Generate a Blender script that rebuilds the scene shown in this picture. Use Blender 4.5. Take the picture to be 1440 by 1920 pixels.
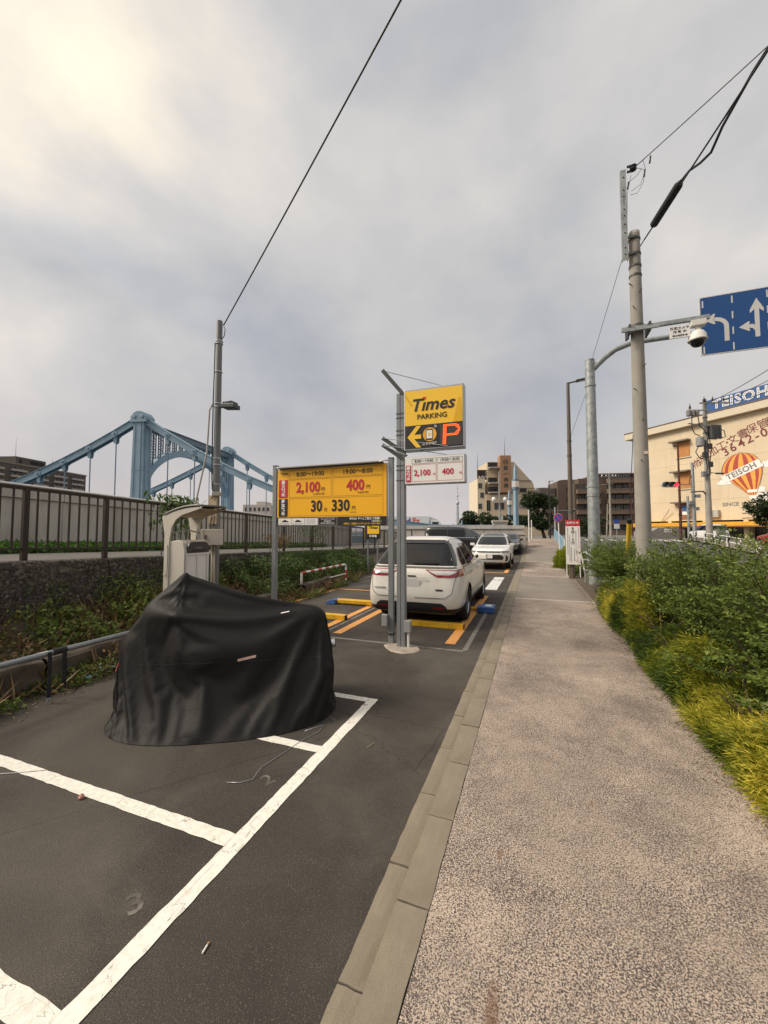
import bpy, bmesh, math, random
import numpy as np
from mathutils import Vector, Matrix, noise as mn

for _o in list(bpy.data.objects):
    bpy.data.objects.remove(_o, do_unlink=True)
scene = bpy.context.scene
COL = scene.collection
R = math.radians

# ------------------------------------------------------------------ camera
cam_d = bpy.data.cameras.new('camera')
cam_d.sensor_fit = 'HORIZONTAL'
cam_d.sensor_width = 36.0
cam_d.lens = 36.0 * 740.0 / 1440.0
cam_d.clip_start = 0.05
cam_d.clip_end = 20000.0
cam = bpy.data.objects.new('camera', cam_d)
COL.objects.link(cam)
cam.location = (0, 0, 1.77)
cam.rotation_euler = (R(90 + 2.785), 0, R(20.703))
scene.camera = cam

# ------------------------------------------------------------------ light
SUN_AZ, SUN_EL = R(-116), R(42)          # sun behind cloud, up to the left over the river
SUN_DIR = Vector((math.sin(SUN_AZ) * math.cos(SUN_EL), math.cos(SUN_AZ) * math.cos(SUN_EL), math.sin(SUN_EL)))
sun_d = bpy.data.lights.new('sun', 'SUN')
sun_d.energy = 2.6
sun_d.angle = R(22)
sun_d.color = (1.0, 0.90, 0.76)
sun = bpy.data.objects.new('sun', sun_d)
COL.objects.link(sun)
sun.rotation_euler = SUN_DIR.to_track_quat('Z', 'Y').to_euler()
sun.location = (-30, 20, 40)

world = bpy.data.worlds.new('World')
scene.world = world
world.use_nodes = True
wt = world.node_tree
wt.nodes.clear()


def wn(kind, **kw):
    n = wt.nodes.new(kind)
    for k, v in kw.items():
        setattr(n, k, v)
    return n


def wmath(op, a, b=None, clamp=False):
    n = wn('ShaderNodeMath', operation=op)
    n.use_clamp = clamp
    for i, v in enumerate((a, b)):
        if v is None:
            continue
        if isinstance(v, (int, float)):
            n.inputs[i].default_value = v
        else:
            wt.links.new(v, n.inputs[i])
    return n.outputs[0]


def wmix(fac, a, b, blend='MIX'):
    n = wn('ShaderNodeMix', data_type='RGBA', blend_type=blend)
    for i, v in ((0, fac), (6, a), (7, b)):
        if isinstance(v, (int, float)):
            n.inputs[i].default_value = v
        elif isinstance(v, tuple):
            n.inputs[i].default_value = (*v, 1)
        else:
            wt.links.new(v, n.inputs[i])
    return n.outputs[2]


w_tc = wn('ShaderNodeTexCoord')
w_sep = wn('ShaderNodeSeparateXYZ')
wt.links.new(w_tc.outputs['Generated'], w_sep.inputs[0])


def wnoise(scale, detail, rough, dist, off):
    mp = wn('ShaderNodeMapping')
    mp.inputs['Location'].default_value = off
    mp.inputs['Scale'].default_value = (1.0, 1.0, 1.5)
    wt.links.new(w_tc.outputs['Generated'], mp.inputs[0])
    n = wn('ShaderNodeTexNoise')
    n.inputs['Scale'].default_value = scale
    n.inputs['Detail'].default_value = detail
    n.inputs['Roughness'].default_value = rough
    n.inputs['Distortion'].default_value = dist
    wt.links.new(mp.outputs[0], n.inputs['Vector'])
    return n.outputs['Fac']


def wramp(fac, stops):
    r = wn('ShaderNodeValToRGB')
    r.color_ramp.interpolation = 'B_SPLINE'
    el = r.color_ramp.elements
    while len(el) > 1:
        el.remove(el[-1])
    el[0].position, el[0].color = stops[0][0], (*stops[0][1], 1)
    for p, c in stops[1:]:
        e = el.new(p)
        e.color = (*c, 1)
    wt.links.new(fac, r.inputs[0])
    return r.outputs[0]


sky = wn('ShaderNodeTexSky', sky_type='NISHITA')
sky.sun_disc = False
sky.sun_elevation = SUN_EL
sky.sun_rotation = SUN_AZ
sky.air_density = 1.3
sky.dust_density = 2.0
sky_s = wmix(1.0, sky.outputs[0], (0.085, 0.085, 0.085), 'MULTIPLY')
# the cloud deck: soft grey sheet with darker masses, warm where the sun is behind it
big = wnoise(1.25, 3.0, 0.45, 0.25, (2.91, 1.36, 5.86))
mid = wnoise(2.6, 5.0, 0.50, 0.35, (1.3, 4.2, 0.7))
fine = wnoise(6.5, 6.0, 0.55, 0.3, (7.3, 2.2, 3.0))
cl = wmath('ADD', wmath('ADD', wmath('MULTIPLY', big, 0.56), wmath('MULTIPLY', mid, 0.34)), wmath('MULTIPLY', fine, 0.10))
w_dot = wn('ShaderNodeVectorMath', operation='DOT_PRODUCT')
wt.links.new(w_tc.outputs['Generated'], w_dot.inputs[0])
w_dot.inputs[1].default_value = SUN_DIR
toward = wmath('MAXIMUM', w_dot.outputs['Value'], 0.0)
glow = wmath('MULTIPLY', wmath('POWER', toward, 4.0), wmath('ADD', -0.25, wmath('MULTIPLY', mid, 2.5)))
lift = wmath('MULTIPLY', wmath('MAXIMUM', w_sep.outputs[2], 0.0), 0.10)
cl_l = wmath('ADD', wmath('ADD', cl, lift), wmath('MULTIPLY', glow, 0.38))
cloud_col = wramp(cl_l, [(0.38, (0.285, 0.302, 0.335)), (0.46, (0.372, 0.378, 0.395)), (0.54, (0.445, 0.437, 0.436)),
                         (0.64, (0.545, 0.525, 0.505)), (0.74, (0.74, 0.665, 0.56)), (0.86, (0.95, 0.84, 0.66))])
cover_n = wnoise(2.2, 5.0, 0.55, 0.3, (11.0, 5.0, 0.0))
cover = wramp(cover_n, [(0.34, (0.80, 0.80, 0.80)), (0.50, (0.98, 0.98, 0.98))])
w_bw = wn('ShaderNodeRGBToBW')
wt.links.new(cover, w_bw.inputs[0])
sky_c = wmix(w_bw.outputs[0], sky_s, cloud_col)
# thin rosy veil low over the horizon
low = wmath('POWER', wmath('SUBTRACT', 1.0, wmath('MAXIMUM', w_sep.outputs[2], 0.0), clamp=True), 6.5)
sky_f = wmix(wmath('MULTIPLY', low, 0.70), sky_c, (0.50, 0.435, 0.42))
w_bg = wn('ShaderNodeBackground')
w_bg.inputs['Strength'].default_value = 1.0
wt.links.new(sky_f, w_bg.inputs['Color'])
w_out = wn('ShaderNodeOutputWorld')
wt.links.new(w_bg.outputs[0], w_out.inputs['Surface'])

scene.render.engine = 'CYCLES'
scene.view_settings.view_transform = 'Standard'
scene.view_settings.look = 'None'
scene.view_settings.exposure = 0.45
scene.view_settings.gamma = 1.0
scene.view_settings.use_curve_mapping = False
scene.cycles.use_denoising = True
scene.cycles.max_bounces = 6
scene.cycles.diffuse_bounces = 3
scene.cycles.glossy_bounces = 3
scene.cycles.transmission_bounces = 4
scene.cycles.caustics_reflective = False
scene.cycles.caustics_refractive = False


# ------------------------------------------------------------------ materials
class NT:
    """thin wrapper for building a material's node tree"""
    def __init__(self, name):
        self.m = bpy.data.materials.new(name)
        self.m.use_nodes = True
        self.t = self.m.node_tree
        self.b = self.t.nodes['Principled BSDF']
        self.tc = self.t.nodes.new('ShaderNodeTexCoord')
        self.obj = self.tc.outputs['Object']

    def n(self, kind, **kw):
        x = self.t.nodes.new(kind)
        for k, v in kw.items():
            setattr(x, k, v)
        return x

    def put(self, sock, v):
        if isinstance(v, (int, float)):
            sock.default_value = v
        elif isinstance(v, (tuple, list)):
            sock.default_value = (*v, 1) if len(v) == 3 and sock.type == 'RGBA' else v
        else:
            self.t.links.new(v, sock)

    def noise(self, scale, detail=3, rough=.5, dist=0, vec=None, stretch=None):
        v = vec or self.obj
        if stretch:
            mp = self.n('ShaderNodeMapping')
            mp.inputs['Scale'].default_value = stretch
            self.t.links.new(v, mp.inputs[0])
            v = mp.outputs[0]
        x = self.n('ShaderNodeTexNoise')
        x.inputs['Scale'].default_value = scale
        x.inputs['Detail'].default_value = detail
        x.inputs['Roughness'].default_value = rough
        x.inputs['Distortion'].default_value = dist
        self.t.links.new(v, x.inputs['Vector'])
        return x.outputs['Fac']

    def voro(self, scale, feature='F1', vec=None, out='Distance', rnd=1.0, stretch=None):
        v = vec or self.obj
        if stretch:
            mp = self.n('ShaderNodeMapping')
            mp.inputs['Scale'].default_value = stretch
            self.t.links.new(v, mp.inputs[0])
            v = mp.outputs[0]
        x = self.n('ShaderNodeTexVoronoi', feature=feature)
        x.inputs['Scale'].default_value = scale
        x.inputs['Randomness'].default_value = rnd
        self.t.links.new(v, x.inputs['Vector'])
        return x.outputs[out]

    def ramp(self, fac, stops, interp='LINEAR'):
        r = self.n('ShaderNodeValToRGB')
        r.color_ramp.interpolation = interp
        el = r.color_ramp.elements
        while len(el) > 1:
            el.remove(el[-1])
        def c4(c):
            return (c, c, c, 1) if isinstance(c, (int, float)) else (*c, 1)
        el[0].position, el[0].color = stops[0][0], c4(stops[0][1])
        for p, c in stops[1:]:
            e = el.new(p)
            e.color = c4(c)
        self.t.links.new(fac, r.inputs[0])
        return r.outputs[0]

    def mix(self, fac, a, b, blend='MIX'):
        x = self.n('ShaderNodeMix', data_type='RGBA', blend_type=blend)
        self.put(x.inputs[0], fac)
        self.put(x.inputs[6], a)
        self.put(x.inputs[7], b)
        return x.outputs[2]

    def math(self, op, a, b=0.0, clamp=False):
        x = self.n('ShaderNodeMath', operation=op)
        x.use_clamp = clamp
        self.put(x.inputs[0], a)
        self.put(x.inputs[1], b)
        return x.outputs[0]

    def bump(self, height, strength=.3, dist=.01):
        x = self.n('ShaderNodeBump')
        x.inputs['Strength'].default_value = strength
        x.inputs['Distance'].default_value = dist
        self.t.links.new(height, x.inputs['Height'])
        self.t.links.new(x.outputs[0], self.b.inputs['Normal'])

    def col(self, v):
        self.put(self.b.inputs['Base Color'], v)

    def set(self, **kw):
        for k, v in kw.items():
            self.put(self.b.inputs[k.replace('_', ' ')], v)


MATS = {}


def sc(c, k):
    return tuple(min(1, max(0, x * k)) for x in c)


def mat(name, col, rough=.6, metal=0.0, var=.14, vs=2.5, bump=0.0, bs=80, coat=0.0, spec=None):
    """general painted / metal / plastic surface with uneven tone and a little relief"""
    if name in MATS:
        return MATS[name]
    k = NT(name)
    n1 = k.noise(vs, 5, .6)
    k.col(k.ramp(n1, [(.3, sc(col, 1 - var)), (.7, sc(col, 1 + var))]))
    k.set(Roughness=rough, Metallic=metal)
    if coat:
        k.set(Coat_Weight=coat, Coat_Roughness=.05)
    if spec is not None:
        k.set(Specular_IOR_Level=spec)
    if bump:
        k.bump(k.noise(bs, 4, .6), bump, .006)
    MATS[name] = k.m
    return k.m


def emat(name, col, strength, rough=.4):
    k = NT(name)
    k.col(col)
    k.set(Roughness=rough, Emission_Color=col, Emission_Strength=strength)
    MATS[name] = k.m
    return k.m


def leafmat(name, stops, trans=.35, rough=.5):
    k = NT(name)
    a = k.n('ShaderNodeAttribute')
    a.attribute_name = 'tint'
    c = k.ramp(a.outputs['Fac'], stops)
    k.col(c)
    k.set(Roughness=rough, Specular_IOR_Level=.35)
    tr = k.n('ShaderNodeBsdfTranslucent')
    k.t.links.new(c, tr.inputs['Color'])
    mx = k.n('ShaderNodeMixShader')
    mx.inputs[0].default_value = trans
    k.t.links.new(k.b.outputs[0], mx.inputs[1])
    k.t.links.new(tr.outputs[0], mx.inputs[2])
    k.t.links.new(mx.outputs[0], k.t.nodes['Material Output'].inputs['Surface'])
    MATS[name] = k.m
    return k.m


# ------------------------------------------------------------------ mesh helpers
def V(*a):
    return Vector(a)


class MB:
    """collects shapes, then links them as ONE mesh object"""
    def __init__(self):
        self.v = []
        self.f = []

    def add(self, vs, fs):
        o = len(self.v)
        self.v += [tuple(p) for p in vs]
        self.f += [tuple(i + o for i in q) for q in fs]
        return self

    def box(self, x0, x1, y0, y1, z0, z1):
        vs = [(x, y, z) for z in (z0, z1) for y in (y0, y1) for x in (x0, x1)]
        return self.add(vs, [(0, 2, 3, 1), (4, 5, 7, 6), (0, 1, 5, 4), (2, 6, 7, 3), (0, 4, 6, 2), (1, 3, 7, 5)])

    def obox(self, c, ax, ay, az):
        """oriented box: centre and three half-axis vectors"""
        c, ax, ay, az = Vector(c), Vector(ax), Vector(ay), Vector(az)
        vs = [c + ax * i + ay * j + az * k for k in (-1, 1) for j in (-1, 1) for i in (-1, 1)]
        return self.add(vs, [(0, 2, 3, 1), (4, 5, 7, 6), (0, 1, 5, 4), (2, 6, 7, 3), (0, 4, 6, 2), (1, 3, 7, 5)])

    def beam(self, p0, p1, w, h, upv=(0, 0, 1)):
        """rectangular bar from p0 to p1"""
        p0, p1 = Vector(p0), Vector(p1)
        d = (p1 - p0)
        a = d.normalized()
        s = a.cross(Vector(upv))
        if s.length < 1e-5:
            s = a.cross(Vector((1, 0, 0)))
        s.normalize()
        u = s.cross(a)
        return self.obox((p0 + p1) / 2, d / 2, s * (w / 2), u * (h / 2))

    def cyl(self, p0, p1, r0, r1=None, n=16, cap=True):
        r1 = r0 if r1 is None else r1
        return self.tube([p0, p1], [r0, r1], n, cap)

    def tube(self, path, r, n=8, cap=True):
        path = [Vector(p) for p in path]
        if isinstance(r, (int, float)):
            r = [r] * len(path)
        t0 = (path[1] - path[0]).normalized()
        ref = Vector((0, 0, 1)) if abs(t0.z) < .9 else Vector((1, 0, 0))
        u = t0.cross(ref).normalized()
        vs, fs = [], []
        for i, p in enumerate(path):
            if i == 0:
                t = t0
            elif i == len(path) - 1:
                t = (path[i] - path[i - 1]).normalized()
            else:
                t = ((path[i + 1] - p).normalized() + (p - path[i - 1]).normalized())
                t = t.normalized() if t.length > 1e-6 else (path[i + 1] - p).normalized()
            u = (u - t * u.dot(t))
            u = u.normalized() if u.length > 1e-6 else t.orthogonal().normalized()
            w = t.cross(u)
            for k in range(n):
                a = 2 * math.pi * k / n
                vs.append(p + (u * math.cos(a) + w * math.sin(a)) * r[i])
        for i in range(len(path) - 1):
            for k in range(n):
                k2 = (k + 1) % n
                fs.append((i * n + k, i * n + k2, (i + 1) * n + k2, (i + 1) * n + k))
        if cap:
            fs.append(tuple(range(n - 1, -1, -1)))
            b = (len(path) - 1) * n
            fs.append(tuple(range(b, b + n)))
        return self.add(vs, fs)

    def prism(self, poly, o, a, b, nrm, th):
        """poly of (x, y) in the plane o + a*x + b*y, pushed th along nrm"""
        o, a, b, nrm = Vector(o), Vector(a), Vector(b), Vector(nrm)
        n = len(poly)
        lo = [o + a * x + b * y for x, y in poly]
        hi = [p + nrm * th for p in lo]
        fs = [tuple(range(n - 1, -1, -1)), tuple(range(n, 2 * n))]
        fs += [(i, (i + 1) % n, (i + 1) % n + n, i + n) for i in range(n)]
        return self.add(lo + hi, fs)

    def lathe(self, prof, c, n=20, axis=(0, 0, 1)):
        """prof of (radius, height) about an axis through c"""
        c = Vector(c)
        ax = Vector(axis).normalized()
        u = ax.orthogonal().normalized()
        w = ax.cross(u)
        vs, fs = [], []
        for r, h in prof:
            for k in range(n):
                a = 2 * math.pi * k / n
                vs.append(c + ax * h + (u * math.cos(a) + w * math.sin(a)) * max(r, 1e-4))
        for i in range(len(prof) - 1):
            for k in range(n):
                k2 = (k + 1) % n
                fs.append((i * n + k, i * n + k2, (i + 1) * n + k2, (i + 1) * n + k))
        fs.append(tuple(range(n - 1, -1, -1)))
        b = (len(prof) - 1) * n
        fs.append(tuple(range(b, b + n)))
        return self.add(vs, fs)

    def grid(self, nu, nv, fn):
        vs = [fn(i / nu, j / nv) for j in range(nv + 1) for i in range(nu + 1)]
        fs = [(j * (nu + 1) + i, j * (nu + 1) + i + 1, (j + 1) * (nu + 1) + i + 1, (j + 1) * (nu + 1) + i)
              for j in range(nv) for i in range(nu)]
        return self.add(vs, fs)

    def mesh(self, name='m'):
        me = bpy.data.meshes.new(name)
        me.from_pydata(self.v, [], self.f)
        me.update()
        return me

    def build(self, name, m, parent=None, smooth=False, bevel=0.0, seg=2, fix=True):
        me = self.mesh(name)
        if fix:
            bm = bmesh.new()
            bm.from_mesh(me)
            bmesh.ops.recalc_face_normals(bm, faces=bm.faces)
            bm.to_mesh(me)
            bm.free()
        return link(name, me, m, parent, smooth, bevel, seg)


def link(name, me, m, parent=None, smooth=False, bevel=0.0, seg=2):
    if m is not None and len(me.materials) == 0:
        me.materials.append(m)
    o = bpy.data.objects.new(name, me)
    COL.objects.link(o)
    if smooth:
        me.polygons.foreach_set('use_smooth', [True] * len(me.polygons))
        if smooth == 'auto':
            me.set_sharp_from_angle(angle=R(40))
    if bevel:
        b = o.modifiers.new('bevel', 'BEVEL')
        b.width = bevel
        b.segments = seg
        b.limit_method = 'ANGLE'
        b.angle_limit = R(35)
    if parent is not None:
        o.parent = parent
        if parent.get('_w'):
            o.matrix_parent_inverse = Matrix.Translation(parent.location).inverted()
    return o


def thing(name, label, cat, loc=(0, 0, 0), rotz=0.0, group=None, world=False):
    """Empty at the thing's base; with world=True its parts are given in world coordinates"""
    o = bpy.data.objects.new(name, None)
    o.empty_display_size = .2
    COL.objects.link(o)
    o.location = loc
    o.rotation_euler = (0, 0, rotz)
    tag(o, label, cat, group)
    if world:
        o['_w'] = 1
    return o


def tag(o, label=None, cat=None, group=None, kind=None):
    if label:
        o['label'] = label
    if cat:
        o['category'] = cat
    if group:
        o['group'] = group
    if kind:
        o['kind'] = kind
    return o


def dup(root, loc, rotz=None, label=None):
    r = root.copy()
    COL.objects.link(r)
    r.location = loc
    if rotz is not None:
        r.rotation_euler = (0, 0, rotz)
    if label:
        r['label'] = label
    for ch in list(root.children):
        c = ch.copy()
        COL.objects.link(c)
        c.parent = r
        for g_ in list(ch.children):
            d = g_.copy()
            COL.objects.link(d)
            d.parent = c
    return r


def text(body, size, m, parent, o, a=(1, 0, 0), b=(0, 0, 1), n=(0, -1, 0), bold=0.0, shear=0.0, xs=1.0,
         align='CENTER', th=.0015, name='lettering', vertical=False, space=1.0, spacing=1.0):
    """flat lettering as a thin raised mesh; o is the middle of the line"""
    c = bpy.data.curves.new('t', 'FONT')
    c.body = '\n'.join(body) if vertical else body
    c.size = 1.0
    c.offset = bold
    c.shear = shear
    c.resolution_u = 2
    c.align_x = align
    c.align_y = 'CENTER'
    c.space_line = space
    c.space_character = spacing
    c.extrude = 0.0
    ob = bpy.data.objects.new('t', c)
    src = ob.to_mesh()
    o, a, b, n = Vector(o), Vector(a), Vector(b), Vector(n)
    vs = [o + a * (v.co.x * size * xs) + b * (v.co.y * size) + n * th for v in src.vertices]
    fs = [tuple(p.vertices) for p in src.polygons]
    ob.to_mesh_clear()
    bpy.data.objects.remove(ob)
    bpy.data.curves.remove(c)
    mb = MB().add(vs, fs)
    return mb.build(name, m, parent, fix=False)


def leaves(name, P, D, N, L, W, m, parent=None, tint=None, fold=.25, seed=0):
    """one mesh of many kite-shaped leaves: P base points, D growth direction, N normal, L length, W half width"""
    P, D, N = (np.asarray(q, float) for q in (P, D, N))
    n = len(P)
    D = D / (np.linalg.norm(D, axis=1, keepdims=True) + 1e-9)
    S = np.cross(D, N)
    S /= (np.linalg.norm(S, axis=1, keepdims=True) + 1e-9)
    U = np.cross(S, D)
    L = np.broadcast_to(np.asarray(L, float).reshape(-1, 1), (n, 1))
    W = np.broadcast_to(np.asarray(W, float).reshape(-1, 1), (n, 1))
    mid = P + D * L * .45
    vs = np.empty((n, 4, 3))
    vs[:, 0] = P
    vs[:, 1] = mid + S * W + U * W * fold
    vs[:, 2] = P + D * L - U * L * .12
    vs[:, 3] = mid - S * W + U * W * fold
    me = bpy.data.meshes.new(name)
    me.vertices.add(4 * n)
    me.vertices.foreach_set('co', vs.reshape(-1).astype(np.float32))
    # two triangles per leaf so that the fold shows
    idx = (np.arange(n) * 4)[:, None]
    tri = np.concatenate([idx + np.array([0, 1, 2]), idx + np.array([0, 2, 3])], axis=1).reshape(-1)
    me.loops.add(6 * n)
    me.loops.foreach_set('vertex_index', tri.astype(np.int32))
    me.polygons.add(2 * n)
    me.polygons.foreach_set('loop_start', (np.arange(2 * n) * 3).astype(np.int32))
    me.update(calc_edges=True)
    at = me.attributes.new('tint', 'FLOAT', 'POINT')
    t = np.random.default_rng(seed).random(n) if tint is None else np.asarray(tint)
    at.data.foreach_set('value', np.repeat(t, 4).astype(np.float32))
    return link(name, me, m, parent)


def rdir(rng, n):
    v = rng.normal(size=(n, 3))
    return v / np.linalg.norm(v, axis=1, keepdims=True)


def sstep(a, b, x):
    t = min(1.0, max(0.0, (x - a) / (b - a)))
    return t * t * (3 - 2 * t)


def zg(y):
    """the street climbs gently to the bridge"""
    return .95 * sstep(23.0, 44.0, y)


def fbm(x, y, z, s=1.0, oct_=4):
    return mn.fractal(Vector((x * s, y * s, z * s)), 1.0, 2.0, oct_)
# ================================================================== SETTING
random.seed(4)
rng = np.random.default_rng(11)

# ---------------- ground materials
k = NT('lot_asphalt')
n_big = k.noise(1.1, 5, .6, .5)
n_mid = k.noise(7, 4, .6)
spk = k.voro(105, 'F1')
grn = k.noise(240, 2, .6)
c0 = k.ramp(n_big, [(.34, (.052, .0435, .036)), (.50, (.076, .064, .053)), (.66, (.120, .102, .084))])
c1 = k.mix(k.ramp(n_mid, [(.35, 0), (.75, .45)]), c0, (.062, .054, .046))
c2 = k.mix(k.ramp(grn, [(.42, 0), (.60, .75)]), c1, (.020, .018, .016))
c3 = k.mix(k.ramp(spk, [(.13, .7), (.26, 0)]), c2, (.165, .145, .12))
fl = k.voro(31, 'F1')
c4 = k.mix(k.ramp(fl, [(.030, .6), (.050, 0)]), c3, (.27, .245, .21))
crk = k.voro(.55, 'DISTANCE_TO_EDGE', vec=k.mix(.22, k.obj, k.noise(2.2, 5, .7)))
c5 = k.mix(k.ramp(crk, [(.0015, .55), (.004, 0)]), c4, (.016, .014, .012))
pat = k.noise(.35, 3, .5, .8)
c5 = k.mix(k.ramp(pat, [(.52, 0), (.60, .30)]), c5, (.125, .108, .09))
k.col(c5)
k.set(Roughness=.86, Specular_IOR_Level=.3)
k.bump(k.mix(.5, k.noise(190, 3, .7), k.voro(120, 'F1')), .55, .006)
M_lot = k.m

k = NT('road_asphalt')
c = k.ramp(k.noise(1.5, 5, .6), [(.3, (.060, .060, .060)), (.7, (.095, .093, .090))])
k.col(k.mix(k.ramp(k.voro(120, 'F1'), [(.1, .6), (.2, 0)]), c, (.20, .19, .18)))
k.set(Roughness=.9)
k.bump(k.noise(180, 3, .7), .4, .005)
M_road = k.m

k = NT('pink_aggregate')
w1 = k.noise(150, 2.0, .5, .9)
w2 = k.noise(1.1, 5, .6, .5)
w3 = k.noise(7, 4, .6)
thr = k.math('ADD', w1, k.math('MULTIPLY', k.math('SUBTRACT', w2, .5), .24))
thr = k.math('ADD', thr, k.math('MULTIPLY', k.math('SUBTRACT', w3, .5), .12))
cream = k.ramp(k.noise(170, 2, .6), [(.3, (.45, .36, .285)), (.7, (.67, .55, .445))])
darkc = k.ramp(k.noise(40, 2, .6), [(.3, (.036, .030, .033)), (.7, (.095, .075, .074))])
c = k.mix(k.ramp(thr, [(.468, 0), (.522, 1)]), darkc, cream)
dirt = k.noise(.45, 5, .62, .6)
c = k.mix(k.ramp(dirt, [(.42, 0), (.62, .50)]), c, (.185, .150, .125))
spot = k.noise(3.4, 5, .7, .4)
c = k.mix(k.ramp(spot, [(.66, 0), (.76, .45)]), c, (.12, .092, .075))
sp_ = k.n('ShaderNodeSeparateXYZ'); k.t.links.new(k.obj, sp_.inputs[0])


def rust_at(cx, cy, rx, ry, col, amt):
    global c
    dx = k.math('DIVIDE', k.math('SUBTRACT', sp_.outputs[0], cx), rx)
    dy = k.math('DIVIDE', k.math('SUBTRACT', sp_.outputs[1], cy), ry)
    rr_ = k.math('ADD', k.math('MULTIPLY', dx, dx), k.math('MULTIPLY', dy, dy))
    rr_ = k.math('ADD', rr_, k.math('MULTIPLY', k.noise(26, 5, .7), 1.1))
    c = k.mix(k.ramp(rr_, [(.45, amt), (.95, 0)]), c, col)


rust_at(-.17, 1.53, .05, .22, (.12, .045, .02), .85)
rust_at(-.20, 2.28, .03, .07, (.17, .07, .03), .7)
rust_at(.32, 2.9, .03, .06, (.20, .09, .05), .6)
rust_at(.95, 4.6, .40, .55, (.10, .082, .07), .6)
rust_at(.72, 6.8, .5, .6, (.12, .10, .085), .55)
k.col(c)
k.set(Roughness=.88, Specular_IOR_Level=.25)
k.bump(thr, .5, .006)
M_walk = k.m

k = NT('grey_band')
c = k.ramp(k.noise(1.2, 4, .6), [(.3, (.20, .172, .145)), (.7, (.285, .25, .21))])
c = k.mix(k.ramp(k.noise(120, 2, .6), [(.4, 0), (.62, .6)]), c, (.13, .112, .095))
k.col(c)
k.set(Roughness=.9)
k.bump(k.noise(150, 3, .6), .35, .005)
M_band = k.m

k = NT('kerb_concrete')
c = k.ramp(k.noise(2.2, 5, .6), [(.25, (.165, .137, .100)), (.75, (.285, .24, .18))])
c = k.mix(k.ramp(k.voro(130, 'F1'), [(.12, .55), (.3, 0)]), c, (.11, .098, .080))
c = k.mix(k.ramp(k.voro(85, 'F1'), [(.08, .5), (.14, 0)]), c, (.40, .36, .30))
k.col(c)
k.set(Roughness=.9)
k.bump(k.noise(140, 3, .7), .5, .005)
M_kerb = k.m


def paint(name, col, under=(.05, .044, .038), crack=12.0, amount=.03, worn=.62, stretch=(1, 1, 1)):
    q = NT(name)
    e = q.voro(crack, 'DISTANCE_TO_EDGE', stretch=stretch, vec=q.mix(.06, q.obj, q.n('ShaderNodeTexNoise').outputs['Color']))
    w = q.noise(6, 5, .65)
    bse = q.ramp(q.noise(30, 4, .6), [(.3, sc(col, .80)), (.7, sc(col, 1.05))])
    cc = q.mix(q.ramp(e, [(amount * .5, .6), (amount, 0)]), bse, under)
    cc = q.mix(q.ramp(w, [(worn, 0), (worn + .10, .85)]), cc, under)
    q.col(cc)
    q.set(Roughness=.75)
    q.bump(q.noise(120, 3, .6), .3, .004)
    MATS[name] = q.m
    return q.m


M_white = paint('white_paint', (.82, .79, .71), crack=9, amount=.008, stretch=(1.0, .45, 1))
M_whitex = paint('white_paint_cross', (.80, .77, .69), crack=10, amount=.009, stretch=(1.3, .6, 1), worn=.66)
M_orange = paint('orange_paint', (.78, .36, .10), crack=5, amount=.006, worn=.70)
M_oldgrey = paint('faded_grey_paint', (.21, .195, .165), crack=14, amount=.02, worn=.56)
M_ghost = paint('ghost_paint', (.17, .152, .13), under=(.078, .066, .054), crack=16, amount=.06, worn=.42)
M_roadwhite = paint('road_white_paint', (.68, .68, .66), under=(.07, .07, .07), crack=6, amount=.01, worn=.68)

M_soil = mat('soil', (.10, .075, .052), .95, var=.35, vs=9, bump=.6, bs=40)
M_conc = mat('old_concrete', (.24, .225, .20), .9, var=.25, vs=3, bump=.4, bs=60)

# ---------------- the ground sheet (reaches the horizon)
ys = [-9000, -400, -60, 0, 20, 23, 26, 29, 32, 35, 38, 41, 44, 60, 150, 600, 3000, 12000]
xs_ = [-9000, -600, -60, -20, 20, 60, 600, 9000]
mb = MB()
mb.add([(x, y, zg(y) - .25) for y in ys for x in xs_],
       [(j * 8 + i, j * 8 + i + 1, (j + 1) * 8 + i + 1, (j + 1) * 8 + i) for j in range(len(ys) - 1) for i in range(7)])
g_ = mb.build('ground', mat('city_ground', (.16, .15, .135), .95, var=.2, vs=.05))
tag(g_, 'flat grey city ground reaching the horizon', kind='structure')


def strip(name, xl, xr, y0, y1, dz, m, n=None, lab='', zf_=zg, jit=0.0):
    """a sheet between two edges given as functions of y"""
    n = n or max(2, int((y1 - y0) / 1.0))
    q = MB()
    q.grid(2, n, lambda u, v: (xl(y0 + (y1 - y0) * v) * (1 - u) + xr(y0 + (y1 - y0) * v) * u, y0 + (y1 - y0) * v,
                               zf_(y0 + (y1 - y0) * v) + dz))
    o = q.build(name, m)
    return tag(o, lab, kind='structure')


F = lambda y: -6.67 - .093 * y                 # line of the promenade fence
ZF = lambda y: 1.457 - .03 * min(y, 30)        # its foot, falling gently away
lot_l = lambda y: -4.62 - .105 * y

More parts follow.
